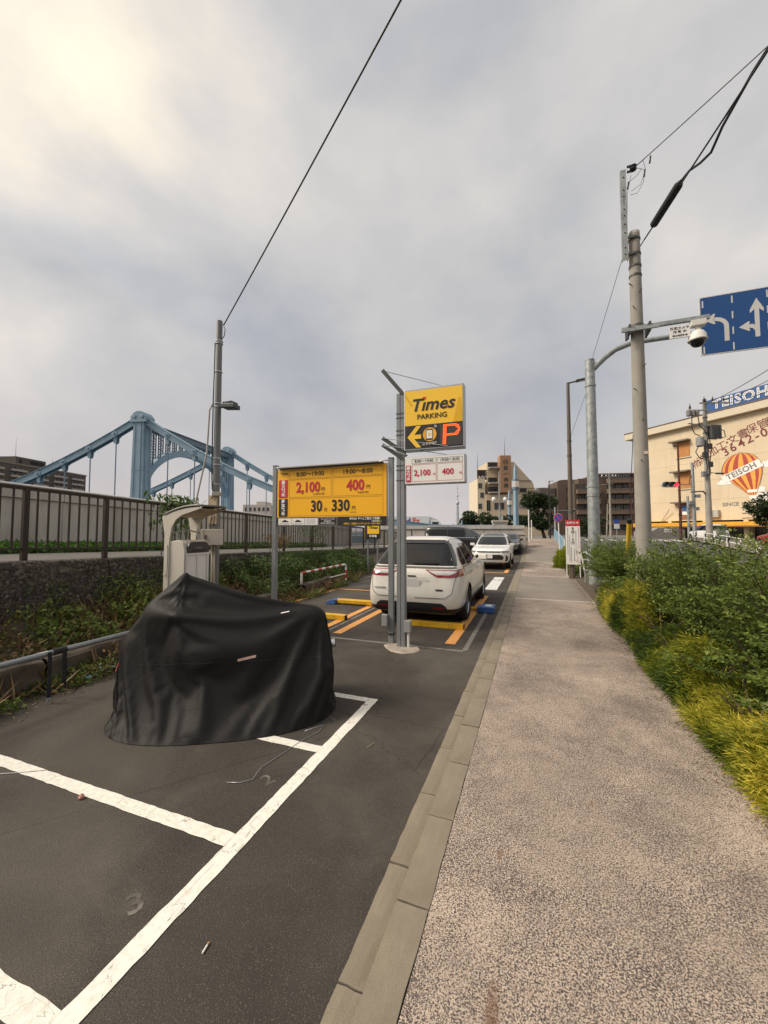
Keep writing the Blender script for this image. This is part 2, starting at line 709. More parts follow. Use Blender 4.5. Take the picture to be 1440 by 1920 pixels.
strip('parking_lot', lambda y: lot_l(y) - .6, lambda y: -.74, -6, 34, 0, M_lot, lab='dark worn asphalt of the small parking lot')
strip('sidewalk', lambda y: -.475, lambda y: 1.36, -4, 10.85, .040, M_walk, lab='pinkish speckled aggregate sidewalk')
strip('sidewalk', lambda y: -.475, lambda y: 1.95, 10.85, 16.3, .040, M_band, lab='grey driveway band crossing the sidewalk')
strip('sidewalk', lambda y: -.475, lambda y: 2.1, 16.3, 23.9, .040, M_walk, lab='second pink stretch of the sidewalk')
strip('sidewalk', lambda y: -.475, lambda y: 2.1, 23.9, 33.2, .040, M_band, lab='second grey band of the sidewalk')
strip('sidewalk', lambda y: -.475, lambda y: 2.2, 33.2, 46, .040, M_walk, lab='pink sidewalk climbing to the bridge')
for yb in (10.85, 16.3, 23.9, 33.2):
    q = MB()
    z = zg(yb) + .0445
    q.box(-.47, 1.95, yb - .06, yb + .06, z - .02, z)
    tag(q.build('border_strip', mat('border_concrete', (.42, .35, .30), .9, bump=.3)), 'pale edging across the sidewalk', kind='structure')
strip('road', lambda y: 2.95, lambda y: 12.7, -6, 46, 0, M_road, lab='asphalt road beyond the hedge')
strip('planting_bed', lambda y: 1.36, lambda y: 2.9, -4, 16.3, .055, M_soil, lab='soil of the hedge planting bed')
strip('planting_bed', lambda y: 1.25 + .0 * y, lambda y: 2.9, 19, 27, .06, M_soil, lab='soil around the round bush')
strip('far_sidewalk', lambda y: 12.72, lambda y: 17.5, -6, 46, .12, M_band, lab='sidewalk on the far side of the road')

# bed edging (thin dark kerb along the sidewalk)
q = MB()
pts = [(1.36, -3), (1.36, 10.4), (1.72, 11.2), (1.80, 16.2)]
for (x0, y0), (x1, y1) in zip(pts, pts[1:]):
    q.beam((x0, y0, .05), (x1, y1, .05), .05, .09)
tag(q.build('bed_edging', mat('edging', (.09, .08, .07), .9, bump=.4)), 'thin dark edging of the planting bed', kind='structure')

# ---------------- kerb: two rows of blocks, each block its own piece
kerb = bpy.data.objects.new('kerb', None)
COL.objects.link(kerb)
tag(kerb, 'double row of concrete kerb blocks between lot and sidewalk', kind='structure')


def kblock(w, l, h, seed):
    r_ = random.Random(seed)
    q = MB()
    nx, ny = 3, 7
    vs = []
    for j in range(ny + 1):
        for i in range(nx + 1):
            e = (i in (0, nx)) or (j in (0, ny))
            x = w * i / nx + (r_.uniform(-.003, .003) if i in (0, nx) else 0)
            y = l * j / ny + (r_.uniform(-.0025, .0025) if j in (0, ny) else 0)
            vs.append((x, y, h - (.004 if e else 0) + r_.uniform(-.0012, .0012)))
    fs = [(j * 4 + i, j * 4 + i + 1, (j + 1) * 4 + i + 1, (j + 1) * 4 + i) for j in range(ny) for i in range(nx)]
    rim = [i for i in range(4)] + [j * 4 + 3 for j in range(1, ny + 1)] + [ny * 4 + i for i in (2, 1, 0)] + [j * 4 for j in range(ny - 1, 0, -1)]
    b0 = len(vs)
    vs += [(vs[i][0], vs[i][1], -.12) for i in rim]
    m_ = len(rim)
    fs += [(rim[i], b0 + i, b0 + (i + 1) % m_, rim[(i + 1) % m_]) for i in range(m_)]
    return q.add(vs, fs)


for row, (x0, w, y_off, h) in enumerate(((-.745, .112, 1.47 - 3.6, .012), (-.628, .150, 1.84 - 3.6, .046))):
    protos = []
    for s_ in range(5):
        me = kblock(w, .588, h, s_ + 10 * row).mesh('kerb_block')
        me.materials.append(M_kerb)
        protos.append(me)
    for i in range(37):
        o = bpy.data.objects.new('kerb_block', protos[(i * 3 + row) % 5])
        COL.objects.link(o)
        o.parent = kerb
        o.location = (x0 + random.uniform(-.003, .003), y_off + i * .6, random.uniform(-.003, .003))
    q = MB()
    for i in range(37, 72):
        y0 = y_off + i * .6
        q.box(x0, x0 + w, y0, y0 + .588, zg(y0) - .1, zg(y0 + .3) + h)
    o = q.build('kerb_run', M_kerb, kerb)
    o['kind'] = 'stuff'
q = MB()
q.grid(1, 50, lambda u, v: (-.76 + .30 * u, -3 + 49 * v, zg(-3 + 49 * v) - .002 + .012 * u))
q.build('joint_mortar', mat('mortar', (.045, .04, .035), .95, bump=.4), kerb)

# ---------------- painted markings
mk = {}


def line(name, x0, x1, y0, y1, m, lab, dz=.004, jit=.0035, seg=.05, zf_=lambda y: 0):
    """flat painted stripe with ragged edges"""
    q = MB()
    lx, ly = x1 - x0, y1 - y0
    if ly >= lx:
        n = max(2, int(ly / seg))
        q.grid(1, n, lambda u, v: (x0 + lx * u + random.uniform(-jit, jit), y0 + ly * v, zf_(y0 + ly * v) + dz))
    else:
        n = max(2, int(lx / seg))
        q.grid(n, 1, lambda u, v: (x0 + lx * u, y0 + ly * v + random.uniform(-jit, jit), zf_(y0) + dz))
    return tag(q.build(name, m), lab, kind='structure')


line('bay_line', -1.655, -1.555, -2.0, 3.945, M_white, 'long white cracked edge line of the motorcycle bays')
for y, x0 in ((.93, -4.6), (1.84, -4.9), (2.845, -2.9), (3.85, -2.9)):
    line('bay_line', x0, -1.656, y, y + .095, M_whitex, 'white cracked cross line between motorcycle bays')
line('bay_line', -3.29, -3.14, 6.2, 11.0, M_orange, 'orange line left of the white car')
line('bay_line', -1.335, -1.175, 6.24, 11.2, M_orange, 'orange line right of the white car')
line('bay_line', -3.70, -3.56, 6.2, 11.0, M_orange, 'orange line right of the empty bay')
line('bay_line', -5.74, -5.60, 7.9, 11.0, M_orange, 'orange line left of the empty bay')
line('bay_line', -5.60, -3.70, 10.9, 11.0, M_orange, 'orange line closing the empty bay')
line('bay_line', -1.22, -1.05, 17.6, 23.5, M_orange, 'orange line beside the second white car')
line('bay_line', -3.0, -2.85, 17.6, 23.5, M_orange, 'orange line left of the second white car')
line('bay_line', -2.85, -1.22, 17.45, 17.6, M_orange, 'orange line in front of the second white car')
line('faded_line', -3.44, -1.0, 5.90, 5.97, M_oldgrey, 'faded grey line behind the parked car')
line('faded_line', -1.02, -.945, 5.98, 9.4, M_oldgrey, 'faded grey line beside the kerb')
line('faded_line', -3.48, -3.43, 5.98, 10.5, M_oldgrey, 'faded grey line between the two bays')
line('faded_line', -6.05, -5.98, 11.0, 16.0, M_oldgrey, 'faded grey line at the lot edge')
line('road_stripe', -1.42, -1.06, 12.4, 15.85, M_roadwhite, 'wide white painted stripe on the lot lane')
text('入口', .26, M_lot, None, (-1.24, 14.9, .0065), (1, 0, 0), (0, 1.5, 0), (0, 0, 1), th=.001, bold=.01)
o = bpy.data.objects['lettering']; o.name = 'worn_stencil'; tag(o, 'worn dark stencil on the white stripe', kind='structure')
for s_, x, y, a_ in (('3', -1.80, 1.42, 60), ('2', -1.80, 2.42, 60), ('1', -1.80, 3.40, 60)):
    ca, sa = math.cos(R(a_)), math.sin(R(a_))
    o = text(s_, .17, M_ghost, None, (x, y, .0008), (ca, sa, 0), (-sa, ca, 0), (0, 0, 1), th=.001, bold=.02, name='bay_number')
    tag(o, 'faded stencilled bay number ' + s_, kind='structure')
line('road_stripe', 3.14, 3.30, -4, 37, M_roadwhite, 'white edge line of the road', zf_=zg, dz=.005)
for i in range(8):
    y = 2 + i * 8.0
    if y < 36:
        line('road_stripe', 7.7, 7.85, y, y + 4, M_roadwhite, 'white lane dash on the road', zf_=zg, dz=.005)
q = MB()
q.prism([(-.09, 0), (.09, 0), (.09, 2.4), (.34, 2.4), (0, 3.5), (-.34, 2.4), (-.09, 2.4)], (4.9, 7.6, .004), (1, 0, 0), (0, 1, 0), (0, 0, 1), .002)
tag(q.build('road_arrow', M_roadwhite), 'white arrow painted on the road', kind='structure')
for i in range(9):
    x = 3.6 + i * 1.0
    line('crosswalk_bar', x, x + .5, 40.2, 43.2, M_roadwhite, 'white bar of the crosswalk', zf_=zg, dz=.03)

# concrete footing round the sign posts
q = MB()
pts = [(-2.20, 5.82), (-2.10, 5.66), (-1.97, 5.53), (-1.80, 5.50), (-1.64, 5.60), (-1.60, 5.74), (-1.68, 5.92), (-1.9, 5.99), (-2.12, 5.95)]
cx = sum(p[0] for p in pts) / 9; cy = sum(p[1] for p in pts) / 9
ring = [(cx + (x - cx) * s_ + random.uniform(-.012, .012), cy + (y - cy) * s_ + random.uniform(-.012, .012), z)
        for s_, z in ((1.0, .0035), (.93, .016), (.5, .02)) for x, y in pts]
q.add(ring + [(cx, cy, .022)], [(a * 9 + i, a * 9 + (i + 1) % 9, (a + 1) * 9 + (i + 1) % 9, (a + 1) * 9 + i) for a in range(2) for i in range(9)]
      + [(18 + i, 18 + (i + 1) % 9, 27) for i in range(9)])
tag(q.build('concrete_footing', mat('footing', (.33, .28, .235), .9, var=.3, vs=7, bump=.6, bs=60)), 'rough pale concrete patch at the foot of the sign posts', kind='structure')

# ---------------- left bank: weed slope, retaining wall, promenade, fence, flood wall
q = MB()


def bank(u, v):
    y = -4 + 38 * v
    # across: from lot edge up to the wall foot
    t = u
    x = (lot_l(y) - .15) * (1 - t) + (F(y) + .28) * t
    z = .0 + .52 * sstep(.12, .95, t) + .05 * fbm(x, y, 0, 1.2) * min(1, t * 4) - .03 * (1 - t)
    return (x, y, z)


q.grid(14, 120, bank)
tag(q.build('bank', M_soil, smooth=True), 'weedy soil bank at the foot of the stone wall', kind='structure')


def bankz(x, y):
    a, b = lot_l(y) - .15, F(y) + .28
    t = min(1, max(0, (x - a) / (b - a)))
    return .52 * sstep(.12, .95, t)


k = NT('dark_rubble_concrete')
n1 = k.noise(1.1, 5, .6, .4)
n2 = k.voro(26, 'F1')
c = k.ramp(n1, [(.28, (.040, .034, .028)), (.52, (.095, .080, .064)), (.75, (.19, .16, .128))])
c = k.mix(k.ramp(k.voro(38, 'F1', out='Color'), [(.15, 0), (.9, .55)]), c, (.10, .086, .072))
c = k.mix(k.ramp(k.noise(36, 4, .7), [(.45, 0), (.66, .85)]), c, (.022, .019, .016))
c = k.mix(k.ramp(k.noise(14, 3, .6), [(.58, 0), (.74, .7)]), c, (.30, .26, .21))
bl_ = k.voro(24, 'F1', out='Color')
c = k.mix(k.ramp(bl_, [(.25, .75), (.55, 0)]), c, (.028, .024, .020))
c = k.mix(k.ramp(bl_, [(.72, 0), (.95, .75)]), c, (.26, .225, .18))
k.col(c)
k.set(Roughness=.95)
k.bump(k.mix(.5, n2, k.noise(45, 4, .7)), 1.0, .05)
M_rubble = k.m

wall = thing('retaining_wall', 'dark stained rubble concrete retaining wall below the railing', 'wall', (F(10), 10, 0), world=True)
segs = [-4, .6, 4.72, 8.6, 12.5, 16.4, 20.3, 24.2, 28.1, 33]
for y0, y1 in zip(segs, segs[1:]):
    q = MB()
    n = int((y1 - y0) / .12)
    y0b, y1b = y0 + .008, y1 - .008

    def wfun(u, v, y0=y0b, y1=y1b):
        y = y0 + (y1 - y0) * u
        zt = ZF(y) - .015
        prof = [(.30, .15), (.28, .40), (.27, .62), (.26, .80), (.255, .92), (.24, .985), (.21, 1.0), (-.12, 1.0)]
        i = min(6, int(v * 7 + 1e-6))
        fr = v * 7 - i
        px_, pz = prof[i][0] * (1 - fr) + prof[i + 1][0] * fr, prof[i][1] * (1 - fr) + prof[i + 1][1] * fr
        rr = .030 * fbm(y, pz * zt, 3, 6) + .016 * fbm(y, pz * zt, 9, 18)
        if v > .99:
            rr = 0
        return (F(y) + px_ + (rr if pz < .99 else 0), y, zt * pz + (rr * .6 if pz > .9 else 0))
    q.grid(n, 7 if False else 14, wfun)
    # end faces
    q.build('wall_segment', M_rubble, wall, smooth='auto')

q = MB()
q.grid(36, 1, lambda u, v: (F(-4 + 37 * u) + .16, -4 + 37 * u, (ZF(-4 + 37 * u) - .03) * v))
q.build('wall_core', M_rubble, wall)
M_path = mat('promenade_asphalt', (.115, .105, .092), .92, var=.25, vs=2, bump=.4, bs=120)
strip('promenade', lambda y: F(y) - 6.0, lambda y: F(y) + .05, -14, 30.5, -.02, M_path, n=40, lab='asphalt riverside promenade behind the railing', zf_=ZF)

# low broken concrete step along the bank
step = thing('low_concrete_step', 'low crumbling concrete step half hidden by weeds', 'concrete step', (-5.6, 2.5, 0), world=True)
sx = lambda y: lot_l(y) - .34
for y0, y1 in ((.5, 1.7), (1.72, 2.9), (2.93, 4.0), (6.9, 8.0), (9.4, 10.45), (10.5, 11.4)):
    q = MB()

    def sfun(u, v, y0=y0, y1=y1):
        a = u * 2 * math.pi
        y = y0 + (y1 - y0) * v
        cs = [(-.13, .02), (-.13, .28), (-.10, .32), (.05, .31), (.09, .27), (.11, .02)]
        i = min(4, int(u * 5 + 1e-6)); fr = u * 5 - i
        x = cs[i][0] * (1 - fr) + cs[i + 1][0] * fr
        z = cs[i][1] * (1 - fr) + cs[i + 1][1] * fr
        rr = .035 * fbm(x * 3, y, z * 3, 4)
        return (sx(y) + x + rr, y + rr, z + rr)
    q.grid(15, 12, sfun)
    q.build('step_block', mat('dirty_concrete', (.085, .066, .048), .95, var=.5, vs=5, bump=.7, bs=40), step, smooth='auto')

# fence
M_fence = mat('dark_brown_rail', (.030, .021, .019), .45, .2, var=.25, vs=4)
M_hand = mat('worn_aluminium', (.62, .60, .58), .38, .55, var=.12, vs=3)
fence = thing('promenade_railing', 'dark brown picket railing with silver handrail on the stone wall', 'railing', (F(10), 10, ZF(10)), world=True)
posts = [-.6, 1.5, 3.57] + [4.82 + 2.07 * i for i in range(13)]
pm = MB().box(-.034, .034, -.034, .034, 0, 1.085).mesh('post'); pm.materials.append(M_fence)
km = MB().box(-.011, .011, -.011, .011, .165, 1.04).mesh('picket'); km.materials.append(M_fence)


def put(me, name, parent, loc, bev=0):
    o = bpy.data.objects.new(name, me)
    COL.objects.link(o)
    o.parent = parent
    if parent.get('_w'):
        o.matrix_parent_inverse = Matrix.Translation(parent.location).inverted()
    o.location = loc
    return o


for y in posts:
    put(pm, 'post', fence, (F(y), y, ZF(y) - .02))
for ya, yb in zip(posts, posts[1:]):
    n = round((yb - ya) / .158)
    for i in range(1, n):
        y = ya + (yb - ya) * i / n
        put(km, 'picket', fence, (F(y), y, ZF(y)))
ya, yb = posts[0] - .5, posts[-1] + .1
q = MB().beam((F(ya), ya, ZF(ya) + 1.045), (F(yb), yb, ZF(yb) + 1.045), .05, .035)
q.build('top_rail', M_fence, fence)
q = MB().beam((F(ya), ya, ZF(ya) + .16), (F(yb), yb, ZF(yb) + .16), .04, .03)
q.build('bottom_rail', M_fence, fence)
q = MB()
prof = [(.052 * math.cos(R(a)), .026 * math.sin(R(a))) for a in range(0, 360, 30)]
vs, fs = [], []
for y in (ya, yb):
    vs += [(F(y) + x, y, ZF(y) + 1.09 + z) for x, z in prof]
fs = [(i, (i + 1) % 12, (i + 1) % 12 + 12, i + 12) for i in range(12)] + [tuple(range(12)), tuple(range(12, 24))]
q.add(vs, fs).build('handrail', M_hand, fence, smooth='auto')

# flood wall behind the promenade
k = NT('pale_flood_wall')
c = k.ramp(k.noise(.7, 5, .6), [(.3, (.40, .375, .335)), (.7, (.52, .49, .445))])
c = k.mix(k.ramp(k.noise(1.6, 5, .7, 0, stretch=(1, 1, .15)), [(.50, 0), (.70, .6)]), c, (.25, .23, .195))
c = k.mix(k.ramp(k.noise(.5, 5, .65, .5), [(.55, 0), (.72, .5)]), c, (.33, .305, .265))
k.col(c)
k.set(Roughness=.9)
k.bump(k.noise(60, 4, .6), .2, .006)
M_fw = k.m
FW = lambda y: F(y) - 4.75
fw_ = thing('flood_wall', 'pale concrete flood wall standing behind the brown railing', 'wall', (FW(10), 10, ZF(10)), world=True)
yy = [-16 + 4.6 * i for i in range(11)]
for ya, yb in zip(yy, yy[1:]):
    for z0, z1, x0, nm in ((-.1, 1.32, 0, 'wall_panel'), (1.322, 1.63, .06, 'coping')):
        q = MB()
        a, b = ya + .006, yb - .006
        vs = []
        for y in (a, b):
            for x, z in ((x0, z0), (x0, z1), (-.35 - x0, z1), (-.35 - x0, z0)):
                vs.append((FW(y) + x, y, ZF(y) + z))
        q.add(vs, [(0, 1, 5, 4), (1, 2, 6, 5), (2, 3, 7, 6), (3, 0, 4, 7), (0, 3, 2, 1), (4, 5, 6, 7)])
        q.build(nm, M_fw, fw_, bevel=.008)
# return wall facing the lot at its far end
rw = thing('end_wall', 'pale concrete wall closing the far end of the lot', 'wall', (-5, 33.6, .4), world=True)
for i, x in enumerate((-13.2, -10.0, -6.9, -3.8)):
    MB().box(x + .005, x + 3.08, 33.6, 34.0, -.2, 1.95).build('wall_panel', M_fw, rw, bevel=.01)
MB().box(-13.2, -.65, 33.5, 34.1, 1.955, 2.24).build('coping', M_fw, rw, bevel=.012)
ef = thing('short_railing', 'short dark picket railing before the far end wall', 'railing', (-2, 33.1, .4), world=True)
for i in range(23):
    x = -4.0 + i * .15
    big_ = i % 9 == 0 or i == 22
    MB().box(x - (.035 if big_ else .013), x + (.035 if big_ else .013), 33.1 - .02, 33.1 + .02, .3, 1.42).build('post' if big_ else 'picket', M_fence, ef)
MB().box(-4.04, -.66, 33.08, 33.12, 1.422, 1.48).build('top_rail', M_fence, ef)
# river far below, beyond the flood wall
k = NT('river_water')
k.col((.05, .065, .07)); k.set(Roughness=.12); k.bump(k.noise(1.2, 4, .6), .3, .05)
q = MB().add([(-600, -300, -.2), (-16.5, -300, -.2), (-16.5, 40, -.2), (-13.6, 42, -.1), (-60, 300, .76), (-600, 300, .76)], [(0, 1, 2, 3, 4, 5)])
tag(q.build('river', k.m), 'grey river water beyond the flood wall', kind='structure')
# ================================================================== PARKING EQUIPMENT
M_steel = mat('grey_painted_steel', (.22, .232, .24), .5, .2, var=.12, vs=3, bump=.05, bs=40)
M_steel2 = mat('grey_bracket_steel', (.085, .085, .08), .55, .3, var=.2)
M_frame = mat('silver_sign_frame', (.42, .43, .47), .38, .6, var=.08)
M_yel = mat('sign_yellow', (.92, .56, .035), .42, var=.03, vs=1.2, coat=.15)
M_yel2 = mat('board_yellow', (.92, .46, .010), .45, var=.03, vs=1.2)
M_yeld = mat('sign_yellow_deep', (.74, .42, .01), .42, var=.03)
M_blk = mat('print_black', (.016, .014, .013), .5, var=.1)
M_wht = mat('print_white', (.80, .78, .75), .45, var=.03)
M_red = mat('print_red', (.52, .025, .035), .45, var=.04)
M_redd = mat('print_crimson', (.55, .02, .05), .45, var=.04)
M_brn = mat('print_brown', (.12, .05, .012), .5, var=.05)
M_cream = mat('machine_beige', (.58, .535, .46), .5, var=.06, vs=2)
M_silver = mat('machine_silver', (.70, .70, .69), .32, .55, var=.06)
M_dgrey = mat('dark_grey_plastic', (.045, .047, .05), .45, var=.1)

AX, AZ, NY = (1, 0, 0), (0, 0, 1), (0, -1, 0)


def outline(x0, x1, z0, z1, y, w, m, parent, name='printed_frame', r=.02):
    q = MB()
    for (a, b, c, d) in ((x0, x1, z0, z0 + w), (x0, x1, z1 - w, z1), (x0, x0 + w, z0 + w, z1 - w), (x1 - w, x1, z0 + w, z1 - w)):
        q.add([(a, y, c), (b, y, c), (b, y, d), (a, y, d)], [(0, 1, 2, 3)])
    return q.build(name, m, parent, fix=False)


def panel(x0, x1, z0, z1, y, m, parent, name='printed_panel', th=.002, r=0):
    q = MB()
    if r:
        pts = []
        for cx, cz, a0 in ((x1 - r, z1 - r, 0), (x0 + r, z1 - r, 90), (x0 + r, z0 + r, 180), (x1 - r, z0 + r, 270)):
            pts += [(cx + r * math.cos(R(a0 + t)), cz + r * math.sin(R(a0 + t))) for t in (0, 30, 60, 90)]
        q.prism(pts, (0, y + th, 0), AX, AZ, NY, th)
    else:
        q.box(x0, x1, y, y + th, z0, z1)
    return q.build(name, m, parent)


# ---------------- rate board on two posts
bd = thing('rate_board', 'wide yellow parking rate board on two grey posts', 'sign', (-3.2, 5.95, 0), world=True)
BY = 5.93
bx0, bx1, bz0, bz1 = -4.29, -2.19, 1.855, 2.88
W_, H_ = bx1 - bx0, bz1 - bz0
for x in (-4.345, -2.125):
    MB().box(x - .042, x + .042, 5.92, 5.99, 0, 2.94).build('post', M_steel, bd, bevel=.006)
    MB().box(x - .044, x + .044, 5.918, 5.992, 2.941, 2.955).build('post_cap', M_steel2, bd)
MB().box(bx0, bx1, BY, BY + .05, bz0, bz1).build('board', M_frame, bd, bevel=.003)
bu = lambda u: bx0 + W_ * u
bv = lambda v: bz1 - H_ * v
panel(bu(.003), bu(.997), bv(.845), bv(.02), BY - .003, M_yel2, bd, 'yellow_face')
y = BY - .0055
L_ = dict(parent=bd)
text('Times', .062, M_blk, bd, (bu(.068), y, bv(.085)), bold=.02, shear=.25, xs=1.15)
text('PARKING', .016, M_blk, bd, (bu(.068), y, bv(.125)), bold=.02)
for a, b, s_ in ((.122, .522, '8:00～19:00'), (.535, .968, '19:00～8:00')):
    outline(bu(a), bu(b), bv(.185), bv(.045), y, .0035, M_brn, bd)
    text(s_, .112, M_blk, bd, (bu((a + b) / 2), y, bv(.115)), bold=.016)
    outline(bu(a), bu(b), bv(.505), bv(.20), y, .0035, M_brn, bd)
outline(bu(.122), bu(.968), bv(.825), bv(.525), y, .0035, M_brn, bd)
panel(bu(.018), bu(.108), bv(.51), bv(.195), y, M_red, bd, th=.002, r=.015)
panel(bu(.018), bu(.108), bv(.835), bv(.525), y, M_blk, bd, th=.002, r=.015)
text('最大料金', .078, M_wht, bd, (bu(.063), y - .001, bv(.353)), vertical=True, bold=.035, space=.95)
text('基本料金', .078, M_wht, bd, (bu(.063), y - .001, bv(.680)), vertical=True, bold=.035, space=.95)
text('2,100', .245, M_red, bd, (bu(.305), y, bv(.345)), bold=.036, xs=.88)
text('円', .075, M_brn, bd, (bu(.445), y, bv(.385)), bold=.012)
text('（1,909円+税）', .042, M_brn, bd, (bu(.405), y, bv(.46)), bold=.015, xs=1.0)
text('400', .245, M_red, bd, (bu(.735), y, bv(.345)), bold=.036, xs=.88)
text('円', .075, M_brn, bd, (bu(.845), y, bv(.375)), bold=.012)
text('（364円+税）', .042, M_brn, bd, (bu(.80), y, bv(.46)), bold=.015)
text('30', .265, M_blk, bd, (bu(.385), y, bv(.670)), bold=.032, xs=.86)
text('分', .075, M_brn, bd, (bu(.470), y, bv(.725)), bold=.012)
text('330', .265, M_blk, bd, (bu(.605), y, bv(.670)), bold=.032, xs=.86)
text('円', .075, M_brn, bd, (bu(.720), y, bv(.71)), bold=.012)
text('（300円+税）', .024, M_brn, bd, (bu(.715), y, bv(.775)), bold=.01)
panel(bu(.003), bu(.997), bv(.993), bv(.846), BY - .003, M_blk, bd, 'black_band')
panel(bu(.016), bu(.145), bv(.98), bv(.862), y, M_wht, bd)
panel(bu(.148), bu(.270), bv(.98), bv(.862), y, M_wht, bd)
panel(bu(.274), bu(.398), bv(.98), bv(.862), y, M_wht, bd)
for u0 in (.085, .213):
    q = MB()
    q.prism([(-.065, .0), (.065, .0), (.066, .018), (.035, .022), (.018, .038), (-.03, .038), (-.045, .022), (-.064, .018)], (bu(u0), y - .0005, bv(.928)), AX, AZ, NY, .001)
    q.build('car_pictogram', M_blk, bd)
    q = MB().lathe([(.012, 0), (.012, .001)], (bu(u0 - .052), y - .001, bv(.905)), 12, NY)
    q.build('round_mark', M_yel, bd)
for u0, w_ in ((.08, .11), (.21, .11), (.336, .10)):
    q = MB()
    for i in range(3 if u0 < .3 else 7):
        zt = bv(.948 + .011 * i) if u0 < .3 else bv(.875 + .014 * i)
        wj = w_ * W_ * (1 - .15 * ((i * 7) % 3) / 2)
        q.add([(bu(u0 - w_ / 2), y - .0005, zt), (bu(u0 - w_ / 2) + wj, y - .0005, zt), (bu(u0 - w_ / 2) + wj, y - .0005, zt - .004), (bu(u0 - w_ / 2), y - .0005, zt - .004)], [(3, 2, 1, 0)])
    q.build('fine_print', mat('print_grey', (.18, .18, .18), .6), bd, fix=False)
outline(bu(.405), bu(.575), bv(.982), bv(.855), y, .003, M_wht, bd)
text('タイムズパーキングの', .028, M_wht, bd, (bu(.49), y, bv(.885)), bold=.02, xs=.95)
text('最大料金は', .028, M_wht, bd, (bu(.49), y, bv(.918)), bold=.02)
text('繰り返し適用されます', .028, M_wht, bd, (bu(.49), y, bv(.952)), bold=.02, xs=.95)
text('0043261 タイムズ清澄1丁目第2', .046, M_wht, bd, (bu(.815), y, bv(.880)), bold=.025, xs=.86)
text('江東区清澄1-1', .028, M_wht, bd, (bu(.915), y, bv(.924)), bold=.02)
text('お問合せ・ご相談は コンタクトセンター 0120-77-8924', .034, M_yel, bd, (bu(.79), y, bv(.962)), bold=.018, xs=.80)
# hood over the board
q = MB()
q.prism([(0, 0), (-.11, .012), (-.14, -.012), (-.13, -.022), (-.10, -.006), (0, -.014)], (bx0 + .03, BY + .05, bz1 + .012), (0, 1, 0), (0, 0, 1), (1, 0, 0), W_ - .10)
q.build('hood', mat('hood_brown', (.12, .105, .085), .6, .2), bd)
for x, s_ in ((bx0 + .02, 1), (bx1 - .02, -1)):
    MB().tube([(x - s_ * .05, BY + .03, bz1 + .03), (x, BY - .02, bz1 + .035), (x + s_ * .03, BY - .08, bz1 + .01), (x + s_ * .08, BY - .10, bz1 + .005)], .012, 6).build('hood_bracket', M_wht, bd, smooth=True)
MB().box(-2.26, -2.165, 5.86, 5.93, .28, .46).build('switch_box', mat('junction_box', (.27, .27, .265), .55), bd, bevel=.008)
MB().cyl((-2.125, 5.955, .15), (-2.125, 5.955, .165), .06, n=16).build('strap', M_blk, bd)

# ---------------- tall sign post with the lit box sign
sp = thing('lit_box_sign_post', 'tall grey post carrying the yellow box sign with arrow and red letter', 'sign', (-1.93, 5.83, 0), world=True)
PX, PY = -1.912, 5.83
for dx in (-.034, .034):
    MB().box(PX + dx - .032, PX + dx + .032, PY - .05, PY + .05, 0, 3.93 if dx < 0 else 3.90).build('post', M_steel, sp, bevel=.007)
for z in (3.60, 3.53, 3.33, 3.26, 3.02, 2.95, 2.78, 2.71, 2.55):
    MB().box(PX - .072, PX + .085, PY - .055, PY + .055, z, z + .014).build('strap_band', M_steel2, sp)
SY = 5.72
sx0, sx1, sz0, sz1 = -1.835, -.915, 2.995, 3.945
MB().box(sx0, sx1, SY, SY + .17, sz0, sz1).build('sign_case', M_frame, sp, bevel=.012)
su = lambda u: sx0 + .02 + (sx1 - sx0 - .04) * u
sv = lambda v: sz1 - .035 - (sz1 - sz0 - .06) * v
y = SY - .003
panel(su(0), su(1), sv(.60), sv(0), y, M_yel, sp, 'yellow_face')
panel(su(0), su(1), sv(1), sv(.602), y, M_blk, sp, 'black_face')
y = SY - .0055
q = MB().prism([(su(1) - .0, sv(.6)), (su(.84), sv(.6)), (su(.93), sv(.2)), (su(.97), sv(.2))], (0, y + .001, 0), AX, AZ, NY, .001)
q.build('printed_wedge', M_yeld, sp)
q = MB().prism([(su(.0), sv(.03)), (su(.0), sv(.10)), (su(.12), sv(.27)), (su(.13), sv(.24))], (0, y + .001, 0), AX, AZ, NY, .001)
q.build('printed_wedge', M_yeld, sp)
y -= .001
text('Tımes', .265, M_blk, sp, (su(.48), y, sv(.265)), bold=.020, shear=.26, xs=1.03)
q = MB().prism([(0, 0), (.042, 0), (.056, .046), (.012, .046)], (su(.315), y, sv(.175)), AX, AZ, NY, .0015)
q.build('red_dot', mat('logo_red', (.62, .03, .02), .4), sp)
text('PARKING', .108, M_blk, sp, (su(.48), y, sv(.465)), bold=.018, xs=1.02)
q = MB().prism([(0, 0), (.14, .165), (.215, .165), (.11, .032), (.215, .032), (.215, -.032), (.11, -.032), (.215, -.165), (.14, -.165)], (su(.045), y, sv(.80)), AX, AZ, NY, .0015)
q.build('arrow', M_yel, sp)
q = MB().lathe([(.105, 0), (.105, .0015)], (su(.44), y, sv(.775)), 32, NY)
q.build('phone_disc', mat('disc_orange', (.86, .42, .05), .4), sp)
panel(su(.375), su(.495), sv(.87), sv(.685), y - .003, M_blk, sp, 'phone_icon', r=.008)
panel(su(.385), su(.485), sv(.845), sv(.705), y - .005, M_wht, sp, 'phone_screen')
panel(su(.415), su(.455), sv(.79), sv(.755), y - .007, M_yel, sp, 'phone_mark')
text('スマホ精算', .048, M_wht, sp, (su(.44), y, sv(.935)), bold=.03)
q = MB()
